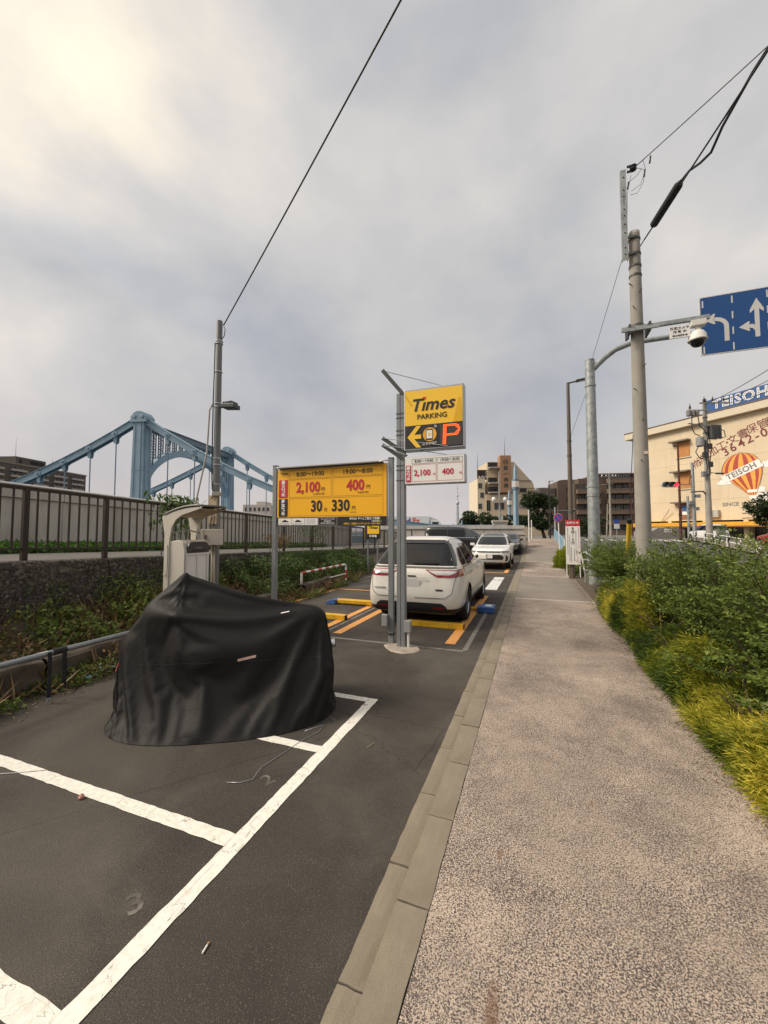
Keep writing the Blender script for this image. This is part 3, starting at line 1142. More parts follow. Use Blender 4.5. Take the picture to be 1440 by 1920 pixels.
for r_ in (.018, .032, .046):
    for t in range(4):
        a0, a1 = R(20 + t * 15), R(20 + t * 15 + 15)
        q.add([(su(.515) + r_ * math.cos(a), y, sv(.675) + r_ * math.sin(a)) for a in (a0, a1)] + [(su(.515) + (r_ + .006) * math.cos(a), y, sv(.675) + (r_ + .006) * math.sin(a)) for a in (a1, a0)], [(0, 1, 2, 3)])
q.build('signal_mark', M_wht, sp)
panel(su(.615), su(.985), sv(.985), sv(.625), y - .001, mat('led_panel', (.05, .042, .04), .6, var=.1), sp, 'led_panel')
# dot-matrix P, each column of lamps standing proud of the panel
LED = emat('led_red', (1.0, .11, .02), 1.5)
q = MB()
lx0, lz0, pw, ph = su(.66), sv(.965), .255, .30
nx_, nz_ = 14, 17
for i in range(nx_):
    for j in range(nz_):
        a, b = (i + .5) / nx_, (j + .5) / nz_
        cx, cz, rr = .62, .70, .30
        on = a < .21
        if b > .40:
            dx_, dz_ = (a - .66), (b - .70) * 1.0
            outer = a <= .66 or (dx_ / .34) ** 2 + (dz_ / .30) ** 2 < 1
            inner = (.21 < a <= .64 and abs(dz_) < .155) or (a > .64 and (dx_ / .17) ** 2 + (dz_ / .155) ** 2 < 1)
            on = outer and not inner or a < .21
        if on:
            x, z = lx0 + a * pw + b * .012, lz0 + b * ph
            q.box(x - .0056, x + .0056, y - .006, y - .001, z - .0062, z + .0062)
q.build('led_letter', LED, sp)
# price box below
MB().box(sx0 + .01, sx1 + .015, SY, SY + .14, 2.475, 2.90).build('price_case', M_frame, sp, bevel=.012)
pu = lambda u: sx0 + .025 + (sx1 - sx0 - .03) * u
pv = lambda v: 2.885 - .395 * v
y = SY - .003
panel(pu(0), pu(1), pv(1), pv(0), y, M_wht, sp, 'white_face')
y = SY - .0055
for a, b, s_, t_ in ((.115, .535, '8:00～19:00', '2,100'), (.55, .975, '19:00～8:00', '400')):
    outline(pu(a), pu(b), pv(.25), pv(.06), y, .004, M_blk, sp)
    text(s_, .062, M_blk, sp, (pu((a + b) / 2), y, pv(.155)), bold=.01, xs=.95)
    outline(pu(a), pu(b), pv(.93), pv(.28), y, .004, M_redd, sp)
    text(t_, .125, M_redd, sp, (pu((a + b) / 2 - .03), y, pv(.61)), bold=.028, xs=.93)
    text('円', .038, M_redd, sp, (pu(b - .035), y, pv(.68)), bold=.02)
panel(pu(.01), pu(.10), pv(.95), pv(.30), y, M_redd, sp, r=.012)
text('最大料金', .058, M_wht, sp, (pu(.055), y - .003, pv(.625)), vertical=True, bold=.035, space=.95)
# stay arms and guy rods
for z0, z1 in ((3.90, 4.33), (2.99, 3.24), (2.88, 3.13)):
    MB().beam((-1.86, PY - .03, z0), (-2.205, PY - .06, z1), .045, .06).build('stay_arm', M_steel2, sp, bevel=.004)
for p0, p1 in (((-2.19, PY - .06, 4.32), (-1.19, SY + .08, 3.945)), ((-2.19, PY - .09, 3.23), (-1.15, SY - .02, 3.02)), ((-2.19, PY - .09, 3.12), (-1.14, SY + .06, 2.90)), ((-2.19, PY - .09, 3.12), (-1.80, SY - .02, 2.93))):
    MB().cyl(p0, p1, .006, n=6).build('guy_rod', M_frame, sp)
MB().box(-1.86, -1.755, 5.76, 5.84, .24, .42).build('switch_box', MATS['junction_box'], sp, bevel=.008)
MB().cyl((-1.80, 5.81, 0), (-1.80, 5.81, .24), .018, n=10).build('conduit', M_wht, sp)

# ---------------- small yellow sign on two posts far in the lot
ss = thing('small_lot_sign', 'small yellow and black box sign on two thin posts near the weeds', 'sign', (-6.35, 15.4, 0), world=True)
for x in (-6.56, -6.12):
    MB().cyl((x, 15.45, -.05), (x, 15.45, 1.60), .035, n=10).build('post', M_steel, ss)
MB().box(-6.68, -6.02, 15.37, 15.53, 1.46, 2.06).build('sign_case', mat('sign_case_black', (.03, .028, .022), .5), ss, bevel=.02)
panel(-6.56, -6.03, 1.66, 2.04, 15.366, M_yel, ss, 'yellow_face')
MB().box(-6.69, -6.682, 15.38, 15.52, 1.48, 2.04).build('side_strip', M_yel, ss)
panel(-6.54, -6.05, 1.48, 1.64, 15.366, M_blk, ss, 'black_face')
text('Times', .17, M_blk, ss, (-6.30, 15.364, 1.92), bold=.03, shear=.25)
text('駐輪場', .11, M_wht, ss, (-6.30, 15.364, 1.56), bold=.03)

# ---------------- pay machine with canopy
pmx0, pmx1, pmy0, pmy1 = -5.90, -5.42, 4.724, 5.34
pa = thing('payment_machine', 'beige ticket payment machine under a curved canopy behind the black cover', 'machine', (-5.64, 5.1, 0), world=True)
q = MB()
prof = [(pmx0, 0), (pmx1, 0), (pmx1, 1.45), (pmx1 - .05, 1.58), (pmx1 - .14, 1.63), (pmx0, 1.60)]
q.prism(prof, (0, pmy0, 0), (1, 0, 0), (0, 0, 1), (0, 1, 0), pmy1 - pmy0)
q.build('cabinet', M_cream, pa, bevel=.012)
# front bezel (faces the lot)
q = MB()
q.box(pmx1 + .001, pmx1 + .03, pmy0 + .02, pmy0 + .07, .1, 1.42)
q.box(pmx1 + .001, pmx1 + .03, pmy1 - .07, pmy1 - .02, .1, 1.42)
q.box(pmx1 + .001, pmx1 + .028, (pmy0 + pmy1) / 2 - .02, (pmy0 + pmy1) / 2 + .02, .1, 1.38)
q.box(pmx1 + .001, pmx1 + .029, pmy0 + .0702, pmy1 - .0702, 1.382, 1.42)
q.build('front_frame', M_silver, pa, bevel=.004)
for a, b in ((pmy0 + .072, (pmy0 + pmy1) / 2 - .022), ((pmy0 + pmy1) / 2 + .022, pmy1 - .072)):
    MB().box(pmx1 + .001, pmx1 + .012, a, b, .1, 1.38).build('white_panel', M_wht, pa)
q = MB()
arc = [(pmy0 + .06, 1.425), (pmy1 - .02, 1.425), (pmy1 - .02, 1.52), (pmy1 - .06, 1.575), (pmy1 - .13, 1.60), (pmy0 + .17, 1.60), (pmy0 + .10, 1.575), (pmy0 + .06, 1.52)]
q.prism(arc, (pmx1 - .02, 0, 0), (0, 1, 0), (0, 0, 1), (1, 0, 0), .055)
q.build('reader_head', M_dgrey, pa, bevel=.008)
MB().box(pmx1 + .034, pmx1 + .04, pmy0 + .16, pmy1 - .12, 1.445, 1.465).build('slot', M_blk, pa)
MB().box(pmx1 + .034, pmx1 + .037, pmy0 + .25, pmy1 - .22, 1.498, 1.506).build('printed_mark', M_frame, pa)
# canopy brackets: curved plates on either side
br = [(-5.98, .02), (-5.86, .02), (-5.84, 1.15), (-5.83, 1.62), (-5.78, 1.82), (-5.66, 1.95), (-5.50, 2.02), (-4.96, 2.125), (-4.96, 2.155), (-5.40, 2.13), (-5.75, 2.08), (-6.03, 2.02), (-6.05, 1.99), (-5.97, 1.72)]
for yb in (4.70, 5.342):
    q = MB().prism(br, (0, yb, 0), (1, 0, 0), (0, 0, 1), (0, 1, 0), .022)
    q.build('canopy_bracket', M_cream, pa, bevel=.004)
q = MB()
for i in range(3):
    a, b = i / 3 + .008, (i + 1) / 3 - .008
    x0, x1 = -5.62 + .62 * a, -5.62 + .62 * b
    z0, z1 = 1.99 + .125 * a, 1.99 + .125 * b
    q.add([(x0, 4.724, z0), (x1, 4.724, z1), (x1, 5.34, z1), (x0, 5.34, z0), (x0, 4.724, z0 + .01), (x1, 4.724, z1 + .01), (x1, 5.34, z1 + .01), (x0, 5.34, z0 + .01)],
          [(0, 1, 2, 3), (4, 5, 6, 7), (0, 1, 5, 4), (1, 2, 6, 5), (2, 3, 7, 6), (3, 0, 4, 7)])
q.build('canopy_panel', mat('tan_canopy', (.45, .34, .23), .55), pa)
q = MB()
q.grid(6, 14, lambda u, v: (-6.0 + 1.10 * u - .10 * (2 * v - 1) ** 2 * (u > .9), 4.69 + .70 * v, 2.055 + .13 * u + .06 * math.sin(u * math.pi) * .8))
o = q.build('canopy_roof', mat('canopy_grey', (.17, .165, .15), .5), pa, smooth=True)
s_ = o.modifiers.new('s', 'SOLIDIFY'); s_.thickness = .03
MB().tube([(-5.84, 4.73, 1.72), (-5.74, 5.0, 1.80), (-5.84, 5.46, 1.74)], .013, 6).build('cross_bar', M_steel, pa, smooth=True)
MB().tube([(-5.86, 4.69, 1.55), (-5.845, 4.685, 1.2), (-5.86, 4.685, 1.08), (-5.92, 4.685, 1.05)], .006, 5).build('cable', M_steel2, pa, smooth=True)

pa.location = (-5.305, 5.024, 0)
pa.scale = (.75, .81, 1)
# ---------------- floodlight pole with wire, meter box and conduits
lp = thing('floodlight_pole', 'tall thin grey steel pole with floodlight and meter box', 'pole', (-5.43, 5.66, 0), world=True)
lx, ly = -5.43, 5.66
MB().tube([(lx, ly, 0), (lx, ly, 2.0), (lx + .0, ly, 2.25), (lx, ly, 5.70)], [.073, .073, .062, .052], 16).build('pole', mat('pole_grey', (.17, .175, .17), .55, .2, var=.1), lp, smooth='auto')
for z in (5.30, 5.26, 4.72, 4.12, 4.06, 3.10, 2.98, 2.62):
    MB().cyl((lx, ly, z), (lx, ly, z + .02), .068, n=14).build('clamp', M_frame, lp)
MB().obox((lx + .15, ly - .02, 4.07), (.05, .01, 0), (-.01, .04, 0), (0, 0, .03)).build('light_arm', M_dgrey, lp)
q = MB().obox((lx + .30, ly - .01, 4.04), (.14, .01, -.012), (-.01, .10, 0), (0, 0, .04))
fl_ = q.build('floodlight', M_dgrey, lp, bevel=.012)
q = MB()
for i in range(5):
    q.box(lx + .20 + i * .045, lx + .208 + i * .045, ly - .10, ly + .08, 4.078, 4.12)
q.build('cooling_fins', M_dgrey, fl_)
MB().box(lx - .095, lx + .095, ly - .085, ly - .06, 1.9, 2.42).build('backing_board', mat('board_tan', (.38, .30, .20), .7), lp)
d = Vector((.35, .94, 0)).normalized(); s2 = Vector((.94, -.35, 0))
c_ = Vector((lx + .05, ly - .13, 1.665))
mbx = MB().obox(c_, Vector((.94, .34, 0)) * .175, Vector((-.34, .94, 0)) * .07, (0, 0, .14)).build('meter_box', M_cream, lp, bevel=.006)
MB().obox(c_ + Vector((.34, -.94, 0)) * .078 + Vector((.94, .34, 0)) * -.08, Vector((.94, .34, 0)) * .012, Vector((.34, -.94, 0)) * .008, (0, 0, .04)).build('latch', M_steel2, mbx)
MB().obox(c_ + Vector((.34, -.94, 0)) * .0715 + Vector((.94, .34, 0)) * -.115, Vector((.94, .34, 0)) * .002, Vector((.34, -.94, 0)) * .002, (0, 0, .138)).build('door_seam', M_steel2, mbx)
for dx in (.03, .08):
    MB().tube([(lx + dx, ly - .10, 1.53), (lx + dx + .01, ly - .10, 1.0), (lx + dx * 1.8, ly - .12, .4), (lx + dx * 2, ly - .12, 0)], .013, 8).build('conduit', mat('conduit_beige', (.40, .35, .27), .6), lp, smooth=True)
MB().tube([(lx - .06, ly - .04, 5.28), (lx - .066, ly - .05, 4.2), (lx - .066, ly - .05, 2.9), (lx - .02, ly - .08, 2.55), (lx + .05, ly - .1, 2.42), (lx, ly - .11, 2.36)], .011, 6).build('cable', M_blk, lp, smooth=True)
MB().tube([(lx - .07, ly - .06, 4.12), (lx - .11, ly - .09, 4.0), (lx - .14, ly - .10, 3.2), (lx - .30, ly - .2, 2.2), (lx - .34, ly - .25, 1.95), (lx - .15, ly - .2, 1.75), (lx - .10, ly - .16, 1.70)], .016, 6).build('hose', mat('hose_grey', (.42, .38, .34), .6), lp, smooth=True)
q = MB()
for k_ in range(2):
    q.tube([(lx + .02, ly - .10, 2.02 + .1 * k_), (lx - .02, ly - .12, 1.86), (lx + .03, ly - .13, 1.82), (lx + .07, ly - .12, 1.88), (lx + .06, ly - .1, 2.05)], .008, 5)
q.build('cable_loop', M_blk, lp, smooth=True)
MB().obox((lx + .09, ly - .07, 2.44), (.07, .03, 0), (-.02, .05, 0), (0, 0, .035)).build('junction', mat('dusty_box', (.36, .33, .28), .7), lp, bevel=.008)
# service wire to the pole head
MB().tube([(lx + .06, ly, 5.35), (lx + .13, ly - .02, 5.38), (lx + .16, ly - .03, 5.48), (lx + .10, ly - .02, 5.62)], .008, 5).build('wire_loop', M_blk, lp, smooth=True)
# overhead service wire runs off over the camera
def sag(p0, p1, s, n=20):
    p0, p1 = Vector(p0), Vector(p1)
    return [p0.lerp(p1, i / n) - Vector((0, 0, s * 4 * (i / n) * (1 - i / n))) for i in range(n + 1)]


wire = MB().tube(sag((lx + .09, ly, 5.60), (5.2, -.29, 8.47), .10), .011, 6)
tag(wire.build('overhead_wire', mat('wire_dark', (.03, .03, .033), .5), smooth=True), 'thin dark wire rising from the floodlight pole across the sky', 'wire')

# ---------------- wheel stops
M_ystop = mat('yellow_steel', (.70, .40, .02), .45, .1, var=.2, vs=6, bump=.1)
stp = thing('wheel_stop', 'yellow steel wheel stop bar behind the parked white car', 'wheel stop', (-1.73, 7.24, 0), group='yellow wheel stops')
MB().box(-.53, .53, -.06, .06, .0, .105).build('bar', M_ystop, stp, bevel=.012)
for x in (-.26, .27):
    MB().box(x - .002, x + .002, -.0612, -.060, .005, .10).build('seam', M_blk, stp)
MB().box(.5302, .536, -.05, .05, .012, .095).build('end_cap', M_blk, stp)
dup(stp, (-4.05, 7.18, 0), R(-1), 'yellow steel wheel stop bar in the empty bay beside the black cover')

# ---------------- lock plates: blue housings with a yellow flap bar
M_bluep = mat('blue_plastic', (.045, .13, .36), .5, var=.15, vs=8)
for nm, lab, c_, sx_ in (('a', 'blue lock housing with yellow bar beside the white car near the kerb', (-1.02, 9.05), -1), ('b', 'blue lock housing with long yellow bar in the empty bay', (-4.60, 8.72), 1)):
    t = thing('flap_lock', lab, 'wheel lock', (c_[0], c_[1], 0), group='parking flap locks')
    q = MB()
    if nm == 'a':
        q.box(-.10, .20, -.22, .22, 0, .13)
        q.box(-.17, -.1001, -.17, .17, 0, .11)
        q.build('housing', M_bluep, t, bevel=.015)
        MB().box(-.02, .12, -.24, -.2201, .02, .05).build('foot', M_bluep, t)
        MB().box(.0, .14, -.1, .1, .1305, .134).build('sticker', M_wht, t)
        MB().tube([(-.12, -.05, .05), (-.35, -.07, .07), (-.75, -.07, .08)], .035, 10).build('bar', M_ystop, t, smooth='auto')
    else:
        q.prism([(-.15, 0), (.10, 0), (.10, .12), (.05, .135), (-.10, .08), (-.15, .03)], (0, -.17, 0), (1, 0, 0), (0, 0, 1), (0, 1, 0), .34)
        q.build('housing', M_bluep, t, bevel=.01)
        MB().box(.1005, 1.28, -.075, .075, .02, .125).build('bar', M_ystop, t, bevel=.02)

# ---------------- red and white guard rail
gr = thing('striped_guard_rail', 'red and white striped pipe guard rail among the weeds', 'guard rail', (-5.9, 11, 0), world=True)
M_rr = mat('rail_red', (.42, .05, .035), .45, var=.15)
M_rw = mat('rail_white', (.72, .70, .67), .45, var=.08)
p0, p1, p2 = Vector((-6.10, 9.6, .60)), Vector((-6.07, 12.2, .63)), Vector((-6.065, 12.35, .0))
path = [p0.lerp(p1, i / 12) for i in range(13)] + [Vector((-6.067, 12.29, .61)), Vector((-6.066, 12.34, .55)), Vector((-6.065, 12.35, .44)), Vector((-6.065, 12.35, .30)), Vector((-6.065, 12.35, .15)), p2]
for i in range(0, len(path) - 1):
    m_ = (M_rr if i % 2 == 0 else M_rw) if i < 12 else (M_rw if i in (12, 13, 14, 17) else M_rr)
    MB().tube([path[i], path[i + 1]], .034, 10).build('pipe_stripe', m_, gr, smooth='auto')
MB().cyl((-6.10, 9.6, .27), (-6.07, 12.32, .31), .020, n=8).build('lower_rail', M_rw, gr, smooth='auto')
MB().cyl((-6.10, 9.6, 0), (-6.10, 9.6, .60), .034, n=10).build('post', M_rw, gr, smooth='auto')

# ---------------- low grey pipe rail with hanging straps
pr = thing('low_pipe_rail', 'low grey galvanised pipe rail at the weedy edge of the lot', 'rail', (-4.75, 2, 0), world=True)
M_galv = mat('galvanised', (.26, .28, .295), .42, .55, var=.15, vs=6)
MB().tube([(-4.70, -2.0, .50), (-4.73, 2.3, .50), (-4.77, 4.55, .50), (-4.78, 4.62, .47), (-4.78, 4.65, .40), (-4.78, 4.65, 0)], .030, 12).build('pipe', M_galv, pr, smooth='auto')
MB().cyl((-4.70, -1.0, 0), (-4.70, -1.0, .5), .028, n=10).build('post', M_galv, pr)
MB().cyl((-4.74, 2.57, .50), (-4.74, 2.66, .50), .0312, n=12).build('paint_scuff', mat('scuff', (.45, .42, .38), .6), pr)
MB().cyl((-4.74, 2.535, .50), (-4.74, 2.555, .50), .0312, n=12).build('rust_spot', mat('rust', (.16, .035, .02), .8), pr)
st = thing('luggage_strap', 'black strap hanging over the low grey pipe', 'strap', (-4.74, 2.75, .1), world=True)
M_strap = mat('strap_black', (.016, .016, .017), .75, var=.1, bump=.2, bs=300)
q = MB()
for i in range(5):
    q.lathe([(.0335, 0), (.0345, .005), (.0345, .022), (.0335, .026)], (-4.74, 2.70 + i * .027, .50), 14, (0, 1, 0))
q.build('wrap', M_strap, st, smooth='auto')


def ribbon(path, w, side):
    q_ = MB()
    sd = Vector(side) * w
    vs = []
    for p in path:
        vs += [Vector(p) - sd, Vector(p) + sd]
    return q_.add(vs, [(2 * i, 2 * i + 1, 2 * i + 3, 2 * i + 2) for i in range(len(path) - 1)])


for y, z1, w in ((2.66, .06, .017), (2.79, .16, .014), (2.81, .10, .010)):
    o = ribbon([(-4.70, y, .52), (-4.695, y, .40), (-4.70, y + .005, .3), (-4.69, y - .004, .2), (-4.695, y, z1)], w, (.25, .97, 0)).build('strap_end', M_strap, st, fix=False)
    o.modifiers.new('s', 'SOLIDIFY').thickness = .004
MB().box(-4.705, -4.685, 2.645, 2.675, .015, .06).build('buckle', M_frame, st, bevel=.004)
# ================================================================== CARS
def carpaint(name, col, metal=.0):
    q = NT(name)
    q.col(q.ramp(q.noise(2, 3, .5), [(.3, sc(col, .97)), (.7, sc(col, 1.02))]))
    q.set(Roughness=.32, Metallic=metal, Coat_Weight=.8, Coat_Roughness=.04)
    MATS[name] = q.m
    return q.m


M_pearl = carpaint('pearl_white_paint', (.76, .725, .655))
M_pearl2 = carpaint('white_car_paint', (.80, .79, .76))
M_bpaint = carpaint('black_car_paint', (.012, .012, .014))
M_redp = carpaint('red_car_paint', (.28, .02, .015))
k = NT('car_glass')
k.col((.006, .0065, .007)); k.set(Roughness=.03, Specular_IOR_Level=.55)
M_glass = k.m
M_tyre = mat('tyre_rubber', (.018, .018, .018), .85, var=.15, bump=.3, bs=60)
M_rim = mat('alloy_rim', (.42, .42, .43), .3, .9, var=.05)
M_clad = mat('black_cladding', (.018, .018, .019), .6, var=.1)
M_lampr = mat('lamp_red', (.24, .006, .012), .12, var=.05, coat=.6)
M_lampc = mat('lamp_clear', (.62, .60, .60), .1, .3, var=.05, coat=.8)
M_lampd = mat('lamp_dark', (.06, .062, .07), .08, .3, coat=.8)
M_chrome = mat('chrome', (.62, .62, .63), .15, 1.0, var=.03)


class Car:
    def __init__(self, name, label, levels, paint_m, loc, rot, wheels, ex=(4.2, 4.2), cat='car', wr=.345, hw_w=.80):
        self.t = thing(name, label, cat, loc, rot)
        self.lv = levels            # (z, y_front, y_rear, half_width)
        self.ef, self.er = ex
        self.paint = paint_m
        self.z = [l[0] for l in levels]
        self.body(wheels, wr)
        for y in wheels:
            for s in (-1, 1):
                self.wheel(y, s * hw_w, s, wr)

    def at(self, z):
        lv = self.lv
        if z <= lv[0][0]:
            return lv[0][1:]
        for i in range(len(lv) - 1):
            if z <= lv[i + 1][0]:
                f_ = (z - lv[i][0]) / (lv[i + 1][0] - lv[i][0])
                p0 = lv[max(0, i - 1)]; p1 = lv[i]; p2 = lv[i + 1]; p3 = lv[min(len(lv) - 1, i + 2)]
                out = []
                for k_ in (1, 2, 3):
                    h = p2[0] - p1[0]
                    m1 = (p2[k_] - p0[k_]) / max(1e-6, p2[0] - p0[0]) * h
                    m2 = (p3[k_] - p1[k_]) / max(1e-6, p3[0] - p1[0]) * h
                    lim = 2.6 * abs(p2[k_] - p1[k_])
                    m1 = max(-lim, min(lim, m1)); m2 = max(-lim, min(lim, m2))
                    a = f_
                    out.append((2 * a ** 3 - 3 * a * a + 1) * p1[k_] + (a ** 3 - 2 * a * a + a) * m1 + (3 * a * a - 2 * a ** 3) * p2[k_] + (a ** 3 - a * a) * m2)
                return out
        return lv[-1][1:]

    def ring(self, z, n=72, off=0.0):
        yf, yr, hw = self.at(z)
        yc = (yf + yr) / 2
        pts = []
        for i in range(n):
            a = 2 * math.pi * i / n
            c, s = math.cos(a), math.sin(a)
            e = self.ef if s > 0 else self.er
            hl = (yf - yc) if s > 0 else (yc - yr)
            x = (hw + off) * math.copysign(abs(c) ** (2 / e), c)
            y = yc + (hl + off) * math.copysign(abs(s) ** (2 / e), s)
            pts.append((x, y, z))
        return pts

    def body(self, wheels, wr):
        zs = []
        for a, b in zip(self.z, self.z[1:]):
            n = max(2, int((b - a) / .045))
            zs += [a + (b - a) * i / n for i in range(n)]
        zs.append(self.z[-1])
        n = 72
        vs, fs = [], []
        for z in zs:
            vs += self.ring(z, n)
        for j in range(len(zs) - 1):
            for i in range(n):
                i2 = (i + 1) % n
                fs.append((j * n + i, j * n + i2, (j + 1) * n + i2, (j + 1) * n + i))
        fs.append(tuple(range(n - 1, -1, -1)))
        b = (len(zs) - 1) * n
        fs.append(tuple(range(b, b + n)))
        o = MB().add(vs, fs).build('body', self.paint, None)
        cut = MB()
        for y in wheels:
            for s in (-1, 1):
                cut.cyl((s * .58, y, wr + .02), (s * 1.3, y, wr + .02), wr + .045, n=28)
        co = cut.build('cutter', M_clad)
        m = o.modifiers.new('b', 'BOOLEAN')
        m.operation = 'DIFFERENCE'; m.object = co; m.solver = 'EXACT'
        try:
            m.material_mode = 'TRANSFER'
        except Exception:
            pass
        dg = bpy.context.evaluated_depsgraph_get()
        me = bpy.data.meshes.new_from_object(o.evaluated_get(dg), depsgraph=dg)
        bpy.data.objects.remove(o); bpy.data.objects.remove(co)
        link('body', me, self.paint, self.t, smooth='auto')

    def sx(self, y, z):
        yf, yr, hw = self.at(z)
        yc = (yf + yr) / 2
        e = self.ef if y > yc else self.er
        hl = (yf - yc) if y > yc else (yc - yr)
        q = min(.9999, abs(y - yc) / hl)
        return hw * (1 - q ** e) ** (1 / e)

    def ry(self, x, z, front):
        yf, yr, hw = self.at(z)
        yc = (yf + yr) / 2
        e = self.ef if front else self.er
        hl = (yf - yc) if front else (yc - yr)
        q = min(.9999, abs(x) / hw)
        d = hl * (1 - q ** e) ** (1 / e)
        return yc + d if front else yc - d

    def patch(self, face, rows, m, name, off=.005, nu=14, nv=8, th=.0, mirror=False):
        """a panel that follows the body: rows of (z, lo, hi); lo/hi are x for front/rear and y for the sides"""
        def lim(v):
            z = rows[0][0] + (rows[-1][0] - rows[0][0]) * v
            for a, b in zip(rows, rows[1:]):
                if (a[0] - 1e-9) <= z <= (b[0] + 1e-9):
                    f_ = (z - a[0]) / (b[0] - a[0])
                    return z, a[1] + (b[1] - a[1]) * f_, a[2] + (b[2] - a[2]) * f_
            return rows[-1]

        def fn(u, v):
            z, lo, hi = lim(v)
            w = lo + (hi - lo) * u
            if face == 'rear':
                return (w, self.ry(w, z, False) - off, z)
            if face == 'front':
                return (w, self.ry(w, z, True) + off, z)
            s = 1 if face == 'right' else -1
            return (s * (self.sx(w, z) + off), w, z)
        q = MB().grid(nu, nv, fn)
        return q.build(name, m, self.t, smooth=True, fix=False)

    def loop(self, z0, z1, m, name, off=.006, nv=4):
        n = 72
        vs = []
        for j in range(nv + 1):
            vs += self.ring(z0 + (z1 - z0) * j / nv, n, off)
        fs = [(j * n + i, j * n + (i + 1) % n, (j + 1) * n + (i + 1) % n, (j + 1) * n + i) for j in range(nv) for i in range(n)]
        return MB().add(vs, fs).build(name, m, self.t, smooth=True, fix=False)

    def wheel(self, y, x, s, r):
        w = bpy.data.objects.new('wheel', None)
        COL.objects.link(w); w.parent = self.t
        w.location = (x, y, r)
        d = (s, 0, 0)
        MB().lathe([(r * .66, -.10), (r * .9, -.115), (r * .985, -.09), (r, -.05), (r, .05), (r * .985, .09), (r * .9, .108), (r * .68, .10), (r * .66, .06)], (0, 0, 0), 36, d).build('tyre', M_tyre, w, smooth='auto')
        q = MB().lathe([(r * .66, .05), (r * .67, .085), (r * .63, .09), (r * .60, .05), (r * .60, .02)], (0, 0, 0), 32, d)
        for k_ in range(10):
            a = 2 * math.pi * k_ / 10
            c_, s_ = math.cos(a), math.sin(a)
            q.obox((s * .066, c_ * r * .36, s_ * r * .36), (.012, 0, 0), (0, c_ * r * .28, s_ * r * .28), (0, -s_ * .014, c_ * .014))
        q.lathe([(.045, .05), (.045, .09), (.03, .096)], (0, 0, 0), 14, d)
        q.build('rim', M_rim, w, smooth='auto')
        MB().lathe([(r * .58, .0), (r * .58, .02)], (0, 0, 0), 24, d).build('brake', M_clad, w)

    def mirror(self, y, z, x):
        for s in (-1, 1):
            q = MB().obox((s * (x + .10), y, z + .04), (.10, -.015 * s, 0), (.012, .055, 0), (0, .01, .065))
            q.obox((s * (x + .0), y + .01, z - .02), (.05, 0, 0), (0, .03, 0), (0, 0, .02))
            q.build('mirror', self.paint, self.t, bevel=.025, seg=3)

    def box(self, name, m, *a, bevel=.0, parent=None):
        return MB().box(*a).build(name, m, parent or self.t, bevel=bevel)


# ---------------- white crossover, seen from behind
lv = [(.20, 2.05, -2.05, .70), (.26, 2.22, -2.24, .83), (.36, 2.33, -2.34, .895), (.55, 2.36, -2.365, .920), (.70, 2.36, -2.33, .925), (.84, 2.34, -2.285, .922),
      (.93, 2.28, -2.26, .915), (1.00, 1.95, -2.225, .90), (1.06, 1.25, -2.17, .875), (1.11, 1.02, -2.12, .855), (1.22, .80, -2.02, .80), (1.36, .50, -1.88, .725), (1.50, .16, -1.73, .645),
      (1.575, -.12, -1.64, .59), (1.63, -.42, -1.52, .50), (1.662, -.75, -1.22, .34)]
c = Car('white_crossover', 'pearl white crossover parked with its rear to the camera', lv, M_pearl, (-2.15, 9.42, 0), 0, (-1.32, 1.34), ex=(4.6, 11))
c.loop(.20, .37, M_clad, 'lower_cladding')
c.patch('rear', [(.30, -.70, .70), (.42, -.66, .66), (.47, -.58, .58)], M_clad, 'bumper_insert', off=.012)
c.patch('rear', [(1.125, -.76, .76), (1.25, -.72, .72), (1.40, -.645, .645), (1.525, -.565, .565)], M_glass, 'rear_window', off=.007, nu=20, nv=14)
c.patch('rear', [(1.535, -.60, .60), (1.60, -.56, .56)], M_bpaint, 'spoiler_strip', off=.03)
c.patch('rear', [(1.12, -.81, -.755), (1.25, -.77, -.715), (1.40, -.69, -.64), (1.53, -.615, -.56)], M_bpaint, 'pillar_trim', off=.006, nu=4)
c.patch('rear', [(1.12, .755, .81), (1.25, .715, .77), (1.40, .64, .69), (1.53, .56, .615)], M_bpaint, 'pillar_trim', off=.006, nu=4)
c.patch('rear', [(1.075, -.82, .82), (1.105, -.80, .80)], mat('dull_trim', (.16, .15, .14), .3, .6), 'hatch_trim', off=.012, nu=24, nv=2)
